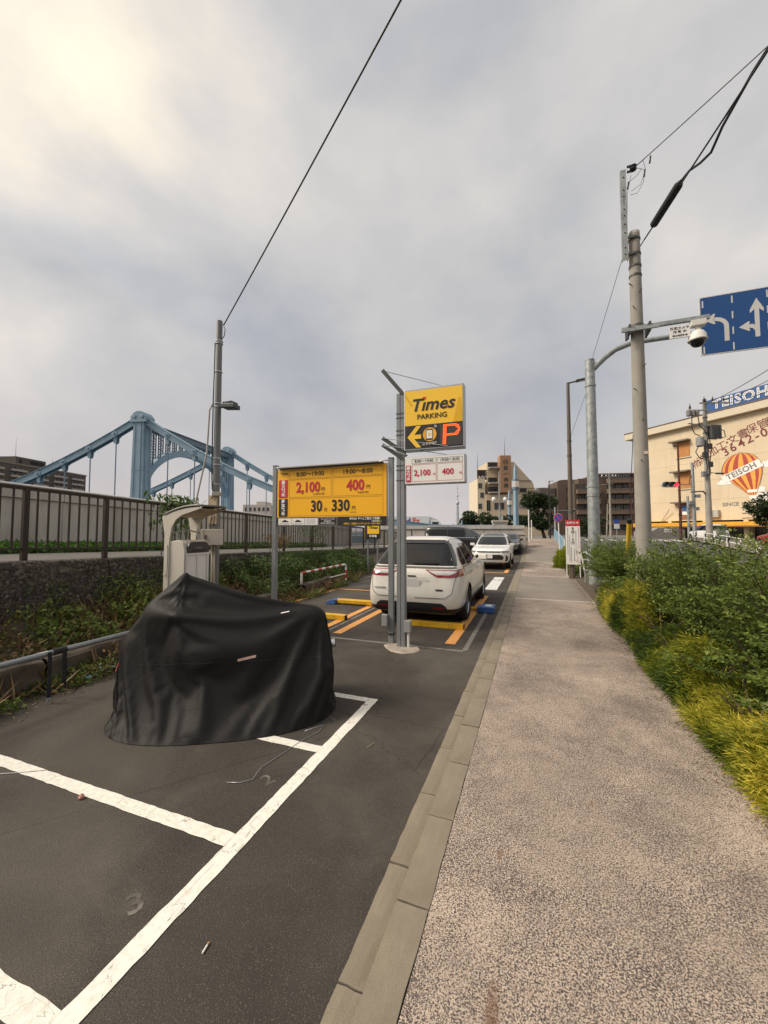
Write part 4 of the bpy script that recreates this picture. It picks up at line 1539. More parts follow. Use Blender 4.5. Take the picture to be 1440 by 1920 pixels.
for s in (-1, 1):
    a = (lambda lo, hi: (lo, hi) if s > 0 else (-hi, -lo))
    c.patch('rear', [(.925, *a(.48, .84)), (.95, *a(.42, .88)), (1.0, *a(.34, .885)), (1.055, *a(.24, .87))], M_lampr, 'tail_lamp', off=.010, nu=16)
    c.patch('rear', [(.965, *a(.46, .70)), (1.0, *a(.385, .80)), (1.04, *a(.30, .83))], M_lampc, 'clear_lens', off=.014, nu=12)
    side = 'right' if s > 0 else 'left'
    c.patch(side, [(.935, -2.12, -1.86), (1.0, -2.10, -1.74), (1.065, -2.06, -1.66)], M_lampr, 'tail_lamp', off=.008)
    c.patch(side, [(1.02, -2.06, -1.74), (1.06, -2.05, -1.64)], M_lampd, 'lamp_tip', off=.011)
    c.patch('rear', [(.365, *a(.42, .62)), (.395, *a(.42, .62))], M_lampr, 'reflector', off=.016, nu=6, nv=2)
    # side glass in three panes
    c.patch(side, [(1.115, -1.72, -1.22), (1.22, -1.76, -1.20), (1.34, -1.62, -1.17), (1.44, -1.38, -1.14)], M_glass, 'side_window', off=.004)
    c.patch(side, [(1.10, -1.16, -.22), (1.22, -1.14, -.24), (1.40, -1.09, -.28), (1.515, -1.03, -.32)], M_glass, 'side_window', off=.004)
    c.patch(side, [(1.09, -.14, .80), (1.20, -.16, .66), (1.38, -.20, .32), (1.515, -.24, .00)], M_glass, 'side_window', off=.004)
    c.patch(side, [(1.075, -1.75, .88), (1.095, -1.75, .86)], M_chrome, 'window_trim', off=.007, nu=24, nv=2)
    for y0 in (-1.05, -.14, .86):
        c.patch(side, [(.42, y0 - .004, y0 + .004), (1.06, y0 - .02, y0 - .012)], M_clad, 'door_seam', off=.0015, nu=1)
    c.patch(side, [(.36, -.92, .92), (.40, -.92, .92)], M_clad, 'sill', off=.006, nu=12, nv=2)
    for y0 in (-.92, .02):
        x0 = s * (c.sx(y0, .95) + .018)
        MB().obox((x0, y0, .955), (.014, 0, 0), (0, .085, 0), (0, 0, .014)).build('door_handle', M_chrome, c.t, bevel=.006)
    q = MB()                                     # hatch seam
    path = [(.865 * s, c.ry(.865 * s, 1.06, False) - .003, 1.06), (.80 * s, c.ry(.80 * s, .85, False) - .003, .85), (.76 * s, c.ry(.76 * s, .64, False) - .003, .64), (.64 * s, c.ry(.64 * s, .56, False) - .003, .56), (0, c.ry(0, .55, False) - .003, .55)]
    fine_ = []
    for (xa, _, za), (xb, _, zb) in zip(path, path[1:]):
        for t_ in range(8):
            xx, zz_ = xa + (xb - xa) * t_ / 8, za + (zb - za) * t_ / 8
            fine_.append((xx, c.ry(xx, zz_, False) - .002, zz_))
    path = fine_
    q.tube(path, .005, 5).build('hatch_seam', M_clad, c.t)
    # dark flared arch trims
    for y0 in (-1.32, 1.34):
        q = MB()
        for i in range(14):
            a0, a1 = R(-8 + i * 14), R(-8 + (i + 1) * 14)
            vs = []
            for aa in (a0, a1):
                for rr in (.385, .43):
                    yy_, zz_ = y0 + rr * math.cos(aa), .365 + rr * math.sin(aa)
                    vs.append((s * (c.sx(yy_, max(zz_, .3)) + .008), yy_, zz_))
            q.add(vs, [(0, 1, 3, 2)])
        q.build('arch_trim', c.paint, c.t, fix=False)
c.mirror(.72, 1.10, .86)
yr_ = c.ry(0, .80, False)
c.box('number_plate', M_wht, -.165, .165, yr_ - .022, yr_ - .012, .72, .885)
c.box('plate_recess', M_pearl, -.30, .30, yr_ - .010, yr_ - .002, .90, .915)
c.box('lock_button', M_dgrey, -.08, .08, c.ry(0, .93, False) - .014, c.ry(0, .93, False), .92, .945)
text('HARRIER', .05, M_steel2, c.t, (-.60, c.ry(-.6, .70, False) - .014, .70), bold=.02, xs=1.2)
c.box('badge', M_steel2, .47, .60, c.ry(.53, .70, False) - .012, c.ry(.47, .70, False), .685, .715)
yw = c.ry(0, 1.16, False)
MB().beam((-.02, yw - .03, 1.15), (.48, c.ry(.48, 1.17, False) - .03, 1.165), .02, .025).build('rear_wiper', M_clad, c.t)
q = MB().prism([(0, 0), (.16, 0), (.03, .06), (.0, .05)], (-.012, -1.15, 1.665), (0, 1, 0), (0, 0, 1), (1, 0, 0), .024)
q.build('antenna_fin', M_pearl, c.t, bevel=.005)

# ---------------- second white car, facing the camera
lv = [(.20, 2.10, -2.05, .70), (.27, 2.26, -2.2, .84), (.40, 2.34, -2.32, .905), (.58, 2.37, -2.35, .92), (.74, 2.36, -2.33, .922), (.86, 2.30, -2.28, .912), (.94, 2.12, -2.24, .90),
      (1.00, 1.65, -2.2, .885), (1.05, 1.15, -2.15, .87), (1.10, 1.0, -2.08, .85), (1.25, .70, -1.95, .80), (1.40, .38, -1.80, .74), (1.52, .10, -1.62, .67), (1.59, -.15, -1.5, .61), (1.635, -.45, -1.35, .52), (1.66, -.75, -1.15, .38)]
c = Car('white_crossover', 'bright white crossover facing the camera further down the lot', lv, M_pearl2, (-1.93, 21.05, 0), R(180), (-1.35, 1.36), ex=(5.0, 6))
c.loop(.20, .34, M_clad, 'lower_cladding')
c.patch('front', [(1.10, -.70, .70), (1.25, -.69, .69), (1.40, -.63, .63), (1.51, -.56, .56)], M_glass, 'windshield', off=.006, nu=20, nv=10)
c.patch('front', [(1.53, -.58, .58), (1.60, -.52, .52), (1.65, -.40, .40)], M_glass, 'roof_glass', off=.006, nu=20, nv=10)
c.patch('front', [(.47, -.60, .60), (.56, -.66, .66), (.66, -.60, .60), (.70, -.50, .50)], M_clad, 'grille', off=.010)
c.patch('front', [(.79, -.46, .46), (.83, -.58, .58), (.855, -.5, .5)], M_lampd, 'upper_grille', off=.010)
c.box('emblem', M_chrome, -.07, .07, c.ry(0, .82, True) + .008, c.ry(0, .82, True) + .02, .795, .85, bevel=.01)
c.patch('front', [(.26, -.6, .6), (.30, -.7, .7)], M_chrome, 'chin_trim', off=.014, nv=2)
for s in (-1, 1):
    a = (lambda lo, hi: (lo, hi) if s > 0 else (-hi, -lo))
    c.patch('front', [(.78, *a(.62, .84)), (.83, *a(.54, .88)), (.865, *a(.56, .88))], M_lampd, 'headlamp', off=.010)
    c.patch('front', [(.80, *a(.66, .84)), (.815, *a(.64, .85))], M_lampc, 'lamp_strip', off=.014, nv=2)
    c.patch('front', [(.40, *a(.70, .80)), (.55, *a(.74, .84)), (.66, *a(.72, .78))], M_clad, 'air_curtain', off=.010, nu=5)
    side = 'right' if s > 0 else 'left'
    c.patch(side, [(1.10, -1.7, .80), (1.25, -1.6, .58), (1.50, -1.1, .05)], M_glass, 'side_window', off=.004)
    c.patch(side, [(.8, 1.80, 2.1), (.86, 1.72, 2.05)], M_lampd, 'headlamp', off=.007)
c.mirror(.74, 1.08, .86)
yf_ = c.ry(0, .6, True)
c.box('number_plate', M_wht, -.165, .165, yf_ + .014, yf_ + .026, .53, .695)
yf_ = c.ry(.2, 1.12, True)
for x0 in (-.45, .08):
    MB().beam((x0, c.ry(x0, 1.105, True) + .02, 1.105), (x0 + .42, c.ry(x0 + .42, 1.12, True) + .02, 1.13), .015, .02).build('wiper', M_clad, c.t)

# ---------------- black saloon behind it
lv = [(.18, 2.1, -2.05, .70), (.26, 2.28, -2.2, .84), (.40, 2.36, -2.32, .895), (.58, 2.38, -2.36, .90), (.70, 2.34, -2.34, .90), (.80, 2.20, -2.28, .88), (.88, 1.6, -2.2, .87), (.94, 1.0, -2.0, .85), (1.05, .72, -1.75, .79), (1.20, .35, -1.45, .71), (1.32, .02, -1.15, .63), (1.40, -.35, -.85, .50)]
c = Car('black_saloon', 'glossy black car with chrome grille behind the second white car', lv, M_bpaint, (-1.72, 30.35, .22), R(180), (-1.35, 1.38), ex=(3.2, 4))
c.patch('front', [(.94, -.70, .70), (1.08, -.66, .66), (1.30, -.55, .55)], M_glass, 'windshield')
c.patch('front', [(.34, -.62, .62), (.45, -.66, .66), (.56, -.5, .5)], M_lampd, 'grille', off=.01)
for z in (.36, .41, .46, .51):
    c.patch('front', [(z, -.62, .62), (z + .014, -.62, .62)], M_chrome, 'grille_bar', off=.016, nv=1)
for s in (-1, 1):
    a = (lambda lo, hi: (lo, hi) if s > 0 else (-hi, -lo))
    c.patch('front', [(.66, *a(.55, .80)), (.72, *a(.52, .84))], M_lampc, 'headlamp', off=.01)
    side = 'right' if s > 0 else 'left'
    c.patch(side, [(.95, -1.5, .75), (1.1, -1.3, .45), (1.28, -.95, .05)], M_glass, 'side_window', off=.004)
c.mirror(.62, .93, .84)

# ---------------- black van standing across the end of the lot
lv = [(.20, 2.25, -2.3, .72), (.30, 2.40, -2.42, .87), (.50, 2.46, -2.46, .915), (.80, 2.45, -2.46, .922), (.98, 2.38, -2.45, .92), (1.05, 2.20, -2.44, .915), (1.12, 1.98, -2.43, .905), (1.25, 1.75, -2.42, .89), (1.50, 1.38, -2.39, .85), (1.72, 1.02, -2.33, .80), (1.84, .68, -2.24, .74), (1.91, .30, -2.10, .64), (1.94, -.1, -1.9, .50)]
c = Car('black_van', 'long black van standing crosswise at the far end of the lot', lv, M_bpaint, (-5.35, 29.8, .20), R(-90), (-1.5, 1.5), ex=(3.4, 6), cat='van')
for side in ('left', 'right'):
    c.patch(side, [(1.16, -2.25, -.62), (1.40, -2.24, -.62), (1.70, -2.12, -.62)], M_glass, 'side_window', off=.004)
    c.patch(side, [(1.16, -.55, .70), (1.40, -.55, .70), (1.70, -.55, .62)], M_glass, 'side_window', off=.004)
    c.patch(side, [(1.14, .76, 1.75), (1.40, .76, 1.35), (1.70, .70, .92)], mat('tinted_glass', (.05, .06, .065), .05, coat=.5), 'side_window', off=.004)
    c.patch(side, [(1.10, -2.3, 1.85), (1.125, -2.3, 1.85)], M_chrome, 'belt_trim', off=.008, nv=1, nu=30)
    c.patch(side, [(.40, -.6, .9), (.42, -.6, .9)], M_chrome, 'sill_trim', off=.008, nv=1)
c.patch('front', [(1.14, -.75, .75), (1.4, -.72, .72), (1.7, -.64, .64)], M_glass, 'windshield', nv=10)
c.patch('front', [(.45, -.6, .6), (.70, -.66, .66), (.90, -.6, .6)], M_chrome, 'grille', off=.01)
c.mirror(1.55, 1.14, .88)

# ---------------- cars on the far side of the road
lv = [(.18, 1.8, -1.75, .66), (.26, 1.95, -1.9, .78), (.45, 2.03, -2.0, .84), (.65, 2.03, -1.99, .845), (.80, 1.92, -1.95, .83), (.88, 1.5, -1.92, .82), (.95, 1.12, -1.9, .80), (1.10, .85, -1.80, .75), (1.28, .50, -1.62, .68), (1.42, .15, -1.4, .60), (1.48, -.2, -1.2, .45)]
for nm, lab, pm_, loc, rot in (('red_hatchback', 'dark red hatchback across the road behind the white barrier', M_redp, (16.2, 35.0, .60), R(8)), ('silver_hatchback', 'pale hatchback across the road by the transformer pole', M_pearl2, (14.6, 43.2, .90), R(8))):
    c = Car(nm, lab, lv, pm_, loc, rot, (-1.22, 1.25), wr=.30, hw_w=.72)
    c.patch('rear', [(.95, -.62, .62), (1.1, -.6, .6), (1.36, -.5, .5)], M_glass, 'rear_window')
    for side in ('left', 'right'):
        c.patch(side, [(.93, -1.55, .95), (1.1, -1.5, .72), (1.38, -1.2, .22)], M_glass, 'side_window', off=.004)
    for s in (-1, 1):
        c.patch('rear', [(.62, .55 * s if s > 0 else -.78, .78 if s > 0 else -.55), (.90, .6 * s if s > 0 else -.78, .78 if s > 0 else -.6)], M_lampr, 'tail_lamp', off=.008)
# ================================================================== BRIDGE
k = NT('bridge_blue')
c = k.ramp(k.noise(.8, 5, .6), [(.3, (.190, .295, .385)), (.7, (.250, .365, .455))])
c = k.mix(k.ramp(k.noise(5, 5, .7, 0, stretch=(1, 1, .2)), [(.58, 0), (.8, .5)]), c, (.14, .19, .225))
k.col(c); k.set(Roughness=.55); k.bump(k.voro(5, 'F1'), .08, .02)
M_bblue = k.m
M_bdark = mat('bridge_blue_dark', (.12, .18, .23), .6, var=.2)
B0 = Vector((-43.83, 33.68, 0)); BU = Vector((.9728, .2319, 0)); BW = Vector((-.2319, .9728, 0)); BZ = Vector((0, 0, 1))
BP = lambda s, w, z: B0 + BU * s + BW * w + BZ * z
DECK = 1.25


def chz(s):
    return 15.6 - .555 * abs(s) + .006 * s * s if s < 0 else 15.6 - .67 * s + .0083 * s * s


br_ = thing('suspension_bridge', 'pale blue steel eyebar suspension bridge with portal tower across the river', 'bridge', (B0.x, B0.y, 0), world=True)
for w in (0.0, 20.0):
    # tower leg, flaring slightly to its foot
    q = MB()
    vs = []
    for z, a, b in ((-.2, .86, .80), (5, .78, .74), (14.9, .66, .66)):
        vs += [BP(-a, w - b, z), BP(a, w - b, z), BP(a, w + b, z), BP(-a, w + b, z)]
    q.add(vs, [(4 * j + i, 4 * j + (i + 1) % 4, 4 * j + 4 + (i + 1) % 4, 4 * j + 4 + i) for j in range(2) for i in range(4)] + [(0, 1, 2, 3), (8, 9, 10, 11)])
    leg = q.build('tower_leg', M_bblue, br_)
    q = MB()
    for sgn in (-1, 1):
        for bb in (-1, 1):
            for z0, z1, a0, a1, b0_, b1_ in ((-.2, 5, .87, .79, .80, .74), (5, 14.9, .79, .67, .74, .66)):
                q.beam(BP(sgn * a0 * .55, w + bb * (b0_ + .02), z0), BP(sgn * a1 * .55, w + bb * (b1_ + .02), z1), .05, .09)
                q.beam(BP(sgn * (a0 + .01), w + bb * b0_ * .5, z0), BP(sgn * (a1 + .01), w + bb * b1_ * .5, z1), .05, .09)
    q.obox(BP(0, w, 9.0), BU * .76, BW * .74, BZ * .04)
    q.build('rivet_rib', M_bblue, leg)
    q = MB()
    pr_ = [(-.98, -.55), (.98, -.55), (1.02, .1), (.60, .62), (.25, .78), (-.25, .78), (-.60, .62), (-1.02, .1)]
    q.prism(pr_, BP(0, w - .78, 15.3), BU, BZ, BW, 1.56)
    cap = q.build('saddle', M_bblue, br_, bevel=.05)
    q = MB()
    for sgn in (-.5, .5):
        q.lathe([(.24, 0), (.24, .06), (.10, .08)], BP(sgn, w - .78, 15.4), 14, -BW)
    q.obox(BP(0, w, 14.8), BU * 1.02, BW * .82, BZ * .06)
    q.build('pin', M_bblue, cap)
    # lantern at the tower foot
    q = MB().lathe([(.05, -.5), (.22, -.35), (.26, .2), (.16, .3), (.12, .45)], BP(-1.1, w - .2, 4.3), 10)
    q.build('lantern', mat('lantern_grey', (.42, .47, .5), .3, .4), br_)
    # chains: links between the pins, each link two plates under a cover plate
    joints = [-3.43 * i for i in range(13, 0, -1)] + [0] + [3.43 * i for i in range(1, 13)]
    for s0, s1 in zip(joints, joints[1:]):
        z0, z1 = chz(s0) - .25, chz(s1) - .25
        a = .55 if s0 == 0 else 0
        b = .55 if s1 == 0 else 0
        s0b, s1b = s0 + a, s1 - b
        z0b = z0 + (z1 - z0) * a / (s1 - s0)
        z1b = z1 - (z1 - z0) * b / (s1 - s0)
        q = MB()
        for d_ in (-.30, .30):
            q.beam(BP(s0b, w + d_, z0b), BP(s1b, w + d_, z1b), .12, .72)
        q.beam(BP(s0b, w, z0b + .40), BP(s1b, w, z1b + .40), .92, .06)
        q.beam(BP(s0b, w, z0b + .20), BP(s1b, w, z1b + .20), .46, .05)
        q.build('chain_link', M_bblue, br_)
    for s in joints:
        if s == 0:
            continue
        z = chz(s) - .25
        q = MB()
        for d_ in (-.42, .36):
            q.lathe([(.40, 0), (.40, .06)], BP(s, w + d_, z), 18, BW)
        q.lathe([(.14, 0), (.14, .10)], BP(s, w - .44, z), 10, -BW)
        for d_ in (-.2, .2):
            q.prism([(-.28, .1), (.28, .1), (.22, -.75), (.10, -.95), (-.10, -.95), (-.22, -.75)], BP(s, w + d_ - .03, z - .2), BU, BZ, BW, .06)
        q.build('pin_plate', M_bblue, br_)
        MB().tube([BP(s, w, z - .95), BP(s, w, DECK + 1.7), BP(s, w, DECK + 1.3), BP(s, w, DECK + .2)], [.065, .065, .10, .10], 8).build('hanger', mat('hanger_steel', (.20, .25, .33), .5, .3), br_)
# portal: top beam, arch, lattice posts
q = MB().obox(BP(0, 10, 14.45), BU * .5, BW * 9.33, BZ * .36)
q.obox(BP(0, 10, 14.9), BU * .62, BW * 9.3, BZ * .06)
q.build('top_beam', M_bdark, br_)


def archz(w):
    t = (w - 10) / 9.3
    return 8.4 + 4.7 * math.sqrt(max(0, 1 - t * t)) ** 1.15


q = MB()
n = 36
vs = []
for i in range(n + 1):
    w = .72 + 18.56 * i / n
    z = archz(w)
    for ds in (-.45, .45):
        vs += [BP(ds, w, z), BP(ds, w, z - .85 - .40 * abs((w - 10) / 9.3) ** 3)]
q.add(vs, [(4 * i + a, 4 * i + b, 4 * i + 4 + b, 4 * i + 4 + a) for i in range(n) for a, b in ((0, 1), (1, 3), (3, 2), (2, 0))] + [(0, 1, 3, 2), (4 * n, 4 * n + 1, 4 * n + 3, 4 * n + 2)])
q.build('arch_rib', M_bblue, br_)
for i in range(14):
    w = 1.25 + 17.5 * i / 13
    z0 = archz(w) - .1
    if 14.1 - z0 < .35:
        continue
    q = MB()
    for ds in (-.34, .34):
        for dw in (-.20, .20):
            q.beam(BP(ds, w + dw, z0), BP(ds, w + dw, 14.1), .10, .13, BU)
        zz = z0
        sg = 1
        while zz < 13.8:
            q.beam(BP(ds, w - .2 * sg, zz), BP(ds, w + .2 * sg, min(14.1, zz + .34)), .06, .06)
            zz += .34; sg = -sg
    q.build('spandrel_post', M_bdark, br_)
for i in range(15):                       # little round-headed openings between the posts
    pass
# deck and its railing
q = MB().add([BP(s, w, z) for s in (-47, 42) for w in (-1.6, 21.6) for z in (.35, DECK)], [(0, 1, 3, 2), (4, 5, 7, 6), (0, 1, 5, 4), (2, 3, 7, 6), (0, 2, 6, 4), (1, 3, 7, 5)])
q.build('deck', M_bdark, br_)
for w in (-1.4, 21.4):
    q = MB().beam(BP(-46, w, DECK + 1.12), BP(41.5, w, DECK + 1.12), .16, .12)
    q.beam(BP(-46, w, DECK + .18), BP(41.5, w, DECK + .18), .10, .10)
    q.build('rail', M_bblue, br_)
for i in range(44):
    s = 20 + i * .5
    MB().beam(BP(s, -1.4, DECK), BP(s, -1.4, DECK + 1.1), .05 if i % 4 else .14, .05 if i % 4 else .14, BU).build('baluster' if i % 4 else 'rail_post', M_bblue, br_)

# ---------------- delivery truck on the bridge
tr = thing('delivery_truck', 'white delivery box truck crossing the bridge', 'truck', BP(31.8, 15.5, DECK), math.atan2(BU.y, BU.x))
M_trw = mat('truck_white', (.72, .71, .70), .4, var=.03)
MB().box(-4.2, 2.3, -1.1, 1.1, .75, 2.72).build('cargo_box', M_trw, tr, bevel=.03)
MB().prism([(2.35, .5), (4.1, .5), (4.15, 1.2), (3.8, 1.9), (3.5, 2.15), (2.35, 2.2)], (0, -1.02, 0), (1, 0, 0), (0, 0, 1), (0, 1, 0), 2.04).build('cab', M_trw, tr, bevel=.05)
MB().prism([(2.36, 2.21), (3.5, 2.21), (3.0, 2.45), (2.6, 2.66), (2.36, 2.68)], (0, -.9, 0), (1, 0, 0), (0, 0, 1), (0, 1, 0), 1.8).build('wind_deflector', M_trw, tr, bevel=.05)
MB().box(2.7, 3.6, -1.03, -1.021, 1.25, 1.85).build('door_window', M_glass, tr)
for x in (-3.2, -2.2, 3.0):
    for y_ in (-.95, .95):
        MB().lathe([(.25, -.12), (.42, -.12), (.45, 0), (.42, .12), (.25, .12)], (x, y_, .45), 20, (0, 1, 0)).build('wheel', M_tyre, tr, smooth='auto')
text('Fed', 1.02, mat('print_purple', (.10, .03, .20), .5), tr, (-1.15, -1.103, 2.02), bold=.045, th=.004)
text('Ex', 1.02, mat('print_orange_red', (.62, .10, .04), .5), tr, (.38, -1.103, 2.02), bold=.045, th=.004)

# ================================================================== BUILDINGS
CR = Vector((.9354, .3535, 0)); CF = Vector((-.3535, .9354, 0))


def camp(pxx, fwd, z):
    """point at a bearing and distance from the viewpoint, at height z"""
    return CR * ((pxx - 720) / 740 * fwd) + CF * fwd + Vector((0, 0, z))


M_bglass = mat('building_glass', (.035, .04, .045), .12, var=.3, vs=.4)
M_alum = mat('window_frame', (.20, .18, .16), .5, .3)


class Facade:
    """flat front: origin, direction along it, outward normal"""
    def __init__(self, o, e, t):
        self.o, self.e, self.t = Vector(o), Vector(e).normalized(), t
        self.n = self.e.cross(Vector((0, 0, 1))).normalized()

    def p(self, a, z, d=0):
        return self.o + self.e * a + self.n * d + Vector((0, 0, z))

    def slab(self, name, m, a0, a1, z0, z1, d0, d1, parent=None, bevel=0):
        q = MB().add([self.p(a, z, d) for a in (a0, a1) for d in (d0, d1) for z in (z0, z1)],
                     [(0, 1, 3, 2), (4, 5, 7, 6), (0, 1, 5, 4), (2, 3, 7, 6), (0, 2, 6, 4), (1, 3, 7, 5)])
        return q.build(name, m, parent or self.t, bevel=bevel)

    def window(self, a0, a1, z0, z1, m=None, fr=.07, mull=1):
        f_ = self.slab('window', m or M_bglass, a0 + fr, a1 - fr, z0 + fr, z1 - fr, .0, .03)
        q = MB()
        for b in ((a0, a1, z0, z0 + fr), (a0, a1, z1 - fr, z1), (a0, a0 + fr, z0, z1), (a1 - fr, a1, z0, z1)) + tuple((a0 + (a1 - a0) * i / (mull + 1) - fr / 2, a0 + (a1 - a0) * i / (mull + 1) + fr / 2, z0, z1) for i in range(1, mull + 1)):
            q.add([self.p(a, z, d) for a in b[:2] for d in (.0, .07) for z in b[2:]], [(0, 1, 3, 2), (4, 5, 7, 6), (0, 1, 5, 4), (2, 3, 7, 6), (0, 2, 6, 4), (1, 3, 7, 5)])
        q.build('frame', M_alum, f_)
        return f_


# ---------------- cream warehouse with balloon mural
k = NT('warehouse_cream')
c = k.ramp(k.noise(.25, 5, .6), [(.3, (.60, .49, .34)), (.7, (.69, .57, .40))])
c = k.mix(k.ramp(k.noise(1.1, 5, .7, 0, stretch=(1, 1, .07)), [(.52, 0), (.74, .45)]), c, (.43, .345, .235))
k.col(c); k.set(Roughness=.85); k.bump(k.noise(6, 4, .6), .12, .02)
M_wh = k.m
M_whe = mat('warehouse_eave', (.60, .52, .40), .7, var=.05)
M_mar = mat('mural_maroon', (.17, .028, .035), .6)
wh = thing('warehouse', 'cream warehouse with hot air balloon mural and blue roof sign', 'building', (16.4, 70.3, .9), world=True)
f = Facade((16.4, 70.3, 0), (.644, -.765, 0), wh)
if f.n.dot(Vector((0, 0, 0)) - f.o) < 0:
    f.n = -f.n
f.slab('wall', M_wh, -2.0, 32, 3.2, 16.2, -22, 0)
f.slab('ground_floor', mat('dark_interior', (.03, .026, .022), .9), -1.6, 32, .7, 3.19, -22, -1.2)
for i in range(8):
    f.slab('pillar', M_wh, -1.7 + i * 4.6, -1.2 + i * 4.6, .7, 3.19, -1.19, -.02)
f.slab('eave', M_whe, -3.0, 33, 16.22, 17.15, -23, .75, bevel=.03)
f.slab('gutter', mat('gutter_brown', (.13, .09, .07), .6), -3.02, 33, 17.16, 17.30, -22.9, .80)
f.slab('canopy_strip', mat('awning_orange', (.72, .36, .03), .5), -1.8, 32, 2.45, 2.95, .01, 1.3)
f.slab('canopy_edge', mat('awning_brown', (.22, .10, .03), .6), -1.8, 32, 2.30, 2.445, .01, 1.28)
for z in (5.9, 8.5, 11.1, 13.7):
    f.slab('wall_joint', mat('joint_line', (.50, .40, .27), .9), -2.0, 32, z, z + .03, .002, .012)
M_shut = mat('shutter_orange', (.46, .20, .055), .6, var=.08, bump=.2, bs=8)
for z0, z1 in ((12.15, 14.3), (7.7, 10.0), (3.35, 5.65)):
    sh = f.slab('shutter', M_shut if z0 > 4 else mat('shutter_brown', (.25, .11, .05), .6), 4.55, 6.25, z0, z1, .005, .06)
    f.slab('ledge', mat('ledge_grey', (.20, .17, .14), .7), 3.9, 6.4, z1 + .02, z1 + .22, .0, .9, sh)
    f.slab('sill', M_whe, 4.4, 6.4, z0 - .14, z0 - .02, .0, .15, sh)
pz = f.slab('poster', mat('poster_blue', (.05, .12, .34), .5), 5.0, 5.75, 4.55, 5.4, .065, .08)
f.slab('poster', M_wht, 5.0, 5.75, 4.05, 4.5, .065, .08)
# roof sign
M_signb = mat('roof_sign_blue', (.022, .085, .26), .45)
rs = f.slab('roof_sign', M_signb, 8.6, 22, 17.34, 18.95, .42, .62)
o = text('TEISOH', 1.62, M_wht, wh, f.p(12.55, 18.13, .625), f.e, BZ, f.n, bold=.032, xs=1.0, th=.05, spacing=1.1)
o = text('TEISOH', 1.62, M_signb, wh, f.p(12.55, 18.13, .68), f.e, BZ, f.n, bold=-.032, xs=1.0, th=.012, spacing=1.1)
for i in range(8):
    f.slab('sign_strut', mat('strut_steel', (.2, .2, .2), .5, .4), 9 + i * 1.7, 9.08 + i * 1.7, 17.3, 17.345, .2, .42)
# arched lettering, one mesh per character
CH = [('物', 7.0, 10.85), ('流', 7.75, 11.35), ('加', 9.13, 12.15), ('工', 10.1, 12.72), ('・', 10.75, 12.98), ('文', 11.35, 13.25), ('書', 12.45, 13.75), ('保', 13.35, 14.15), ('管', 14.5, 14.47), ('は', 15.35, 14.72), ('！', 16.3, 14.9)]
for i, (ch, a, z) in enumerate(CH[:-1]):
    a2, z2 = CH[i + 1][1:]
    t_ = math.atan2((z2 - z) , (a2 - a)) * .85
    ev = f.e * math.cos(t_) + BZ * math.sin(t_)
    uv = BZ * math.cos(t_) - f.e * math.sin(t_)
    text(ch, 1.22, M_mar, wh, f.p(a, z, .004), ev, uv, f.n, bold=.0, th=.02)
NU = [('3', 10.55, 11.85), ('6', 11.35, 12.25), ('4', 12.25, 12.62), ('2', 13.1, 12.98), ('-', 13.85, 13.2), ('0', 14.55, 13.4), ('1', 15.35, 13.6), ('2', 16.1, 13.8)]
for i, (ch, a, z) in enumerate(NU[:-1]):
    t_ = math.atan2(NU[i + 1][2] - z, NU[i + 1][1] - a)
    ev = f.e * math.cos(t_) + BZ * math.sin(t_)
    uv = BZ * math.cos(t_) - f.e * math.sin(t_)
    text(ch, 1.45, M_mar, wh, f.p(a, z, .004), ev, uv, f.n, bold=.012, th=.02)
# balloon
M_bor = mat('mural_orange', (.80, .36, .06), .6)
M_brd = mat('mural_red', (.40, .06, .045), .6)
M_bgr = mat('mural_outline', (.20, .19, .18), .6)
ba, bz, bw, bh = 12.10, 8.85, 2.12, 0
topz, boty = 11.5, 6.15
def bal(u, v):
    """u -1..1 across, v 0 bottom..1 top"""
    z = boty + (topz - boty) * v
    t = (z - 9.15) / (topz - 9.15)
    if t >= 0:
        w = bw * math.sqrt(max(0, 1 - t * t))
    else:
        s_ = (9.15 - z) / (9.15 - boty)
        w = bw * (1 - .86 * s_ ** 1.2)
    return w * u + .36 * max(0, 9.15 - z), z
NST = 11
for i in range(NST):
    th0, th1 = math.pi * i / NST, math.pi * (i + 1) / NST
    u0, u1 = -math.cos(th0), -math.cos(th1)
    q = MB()
    vs = []
    for j in range(25):
        for u in (u0, u1):
            x, z = bal(u, j / 24)
            vs.append(f.p(ba + x, z, .015))
    q.add(vs, [(2 * j, 2 * j + 1, 2 * j + 3, 2 * j + 2) for j in range(24)])
    o = q.build('mural_balloon_stripe', M_brd if i % 2 == 0 else M_bor, wh)
q = MB()
ol = []
for u in (-1, 1):
    for j in range(25):
        x, z = bal(u, (j if u < 0 else 24 - j) / 24)
        ol.append((ba + x * 1.015, z))
for (x0, z0), (x1, z1) in zip(ol, ol[1:]):
    q.beam(f.p(x0, z0, .02), f.p(x1, z1, .02), .05, .012, f.n)
q.build('mural_outline', M_bgr, wh)
t_ = R(22)
ev = f.e * math.cos(t_) + BZ * math.sin(t_); uv = BZ * math.cos(t_) - f.e * math.sin(t_)
q = MB().obox(f.p(ba, 9.15, .03), ev * 2.16, uv * .50, f.n * .008)
q.build('mural_banner', M_wht, wh)
text('TEISOH', .98, M_bgr, wh, f.p(ba, 9.15, .042), ev, uv, f.n, bold=.028, th=.004, xs=.98, spacing=1.06)
q = MB().prism([(-.42, 5.75), (.42, 5.75), (.5, 6.12), (-.5, 6.12)], f.p(ba + 1.2, 0, .012), f.e, BZ, f.n, .02)
q.build('mural_basket', M_wht, wh)
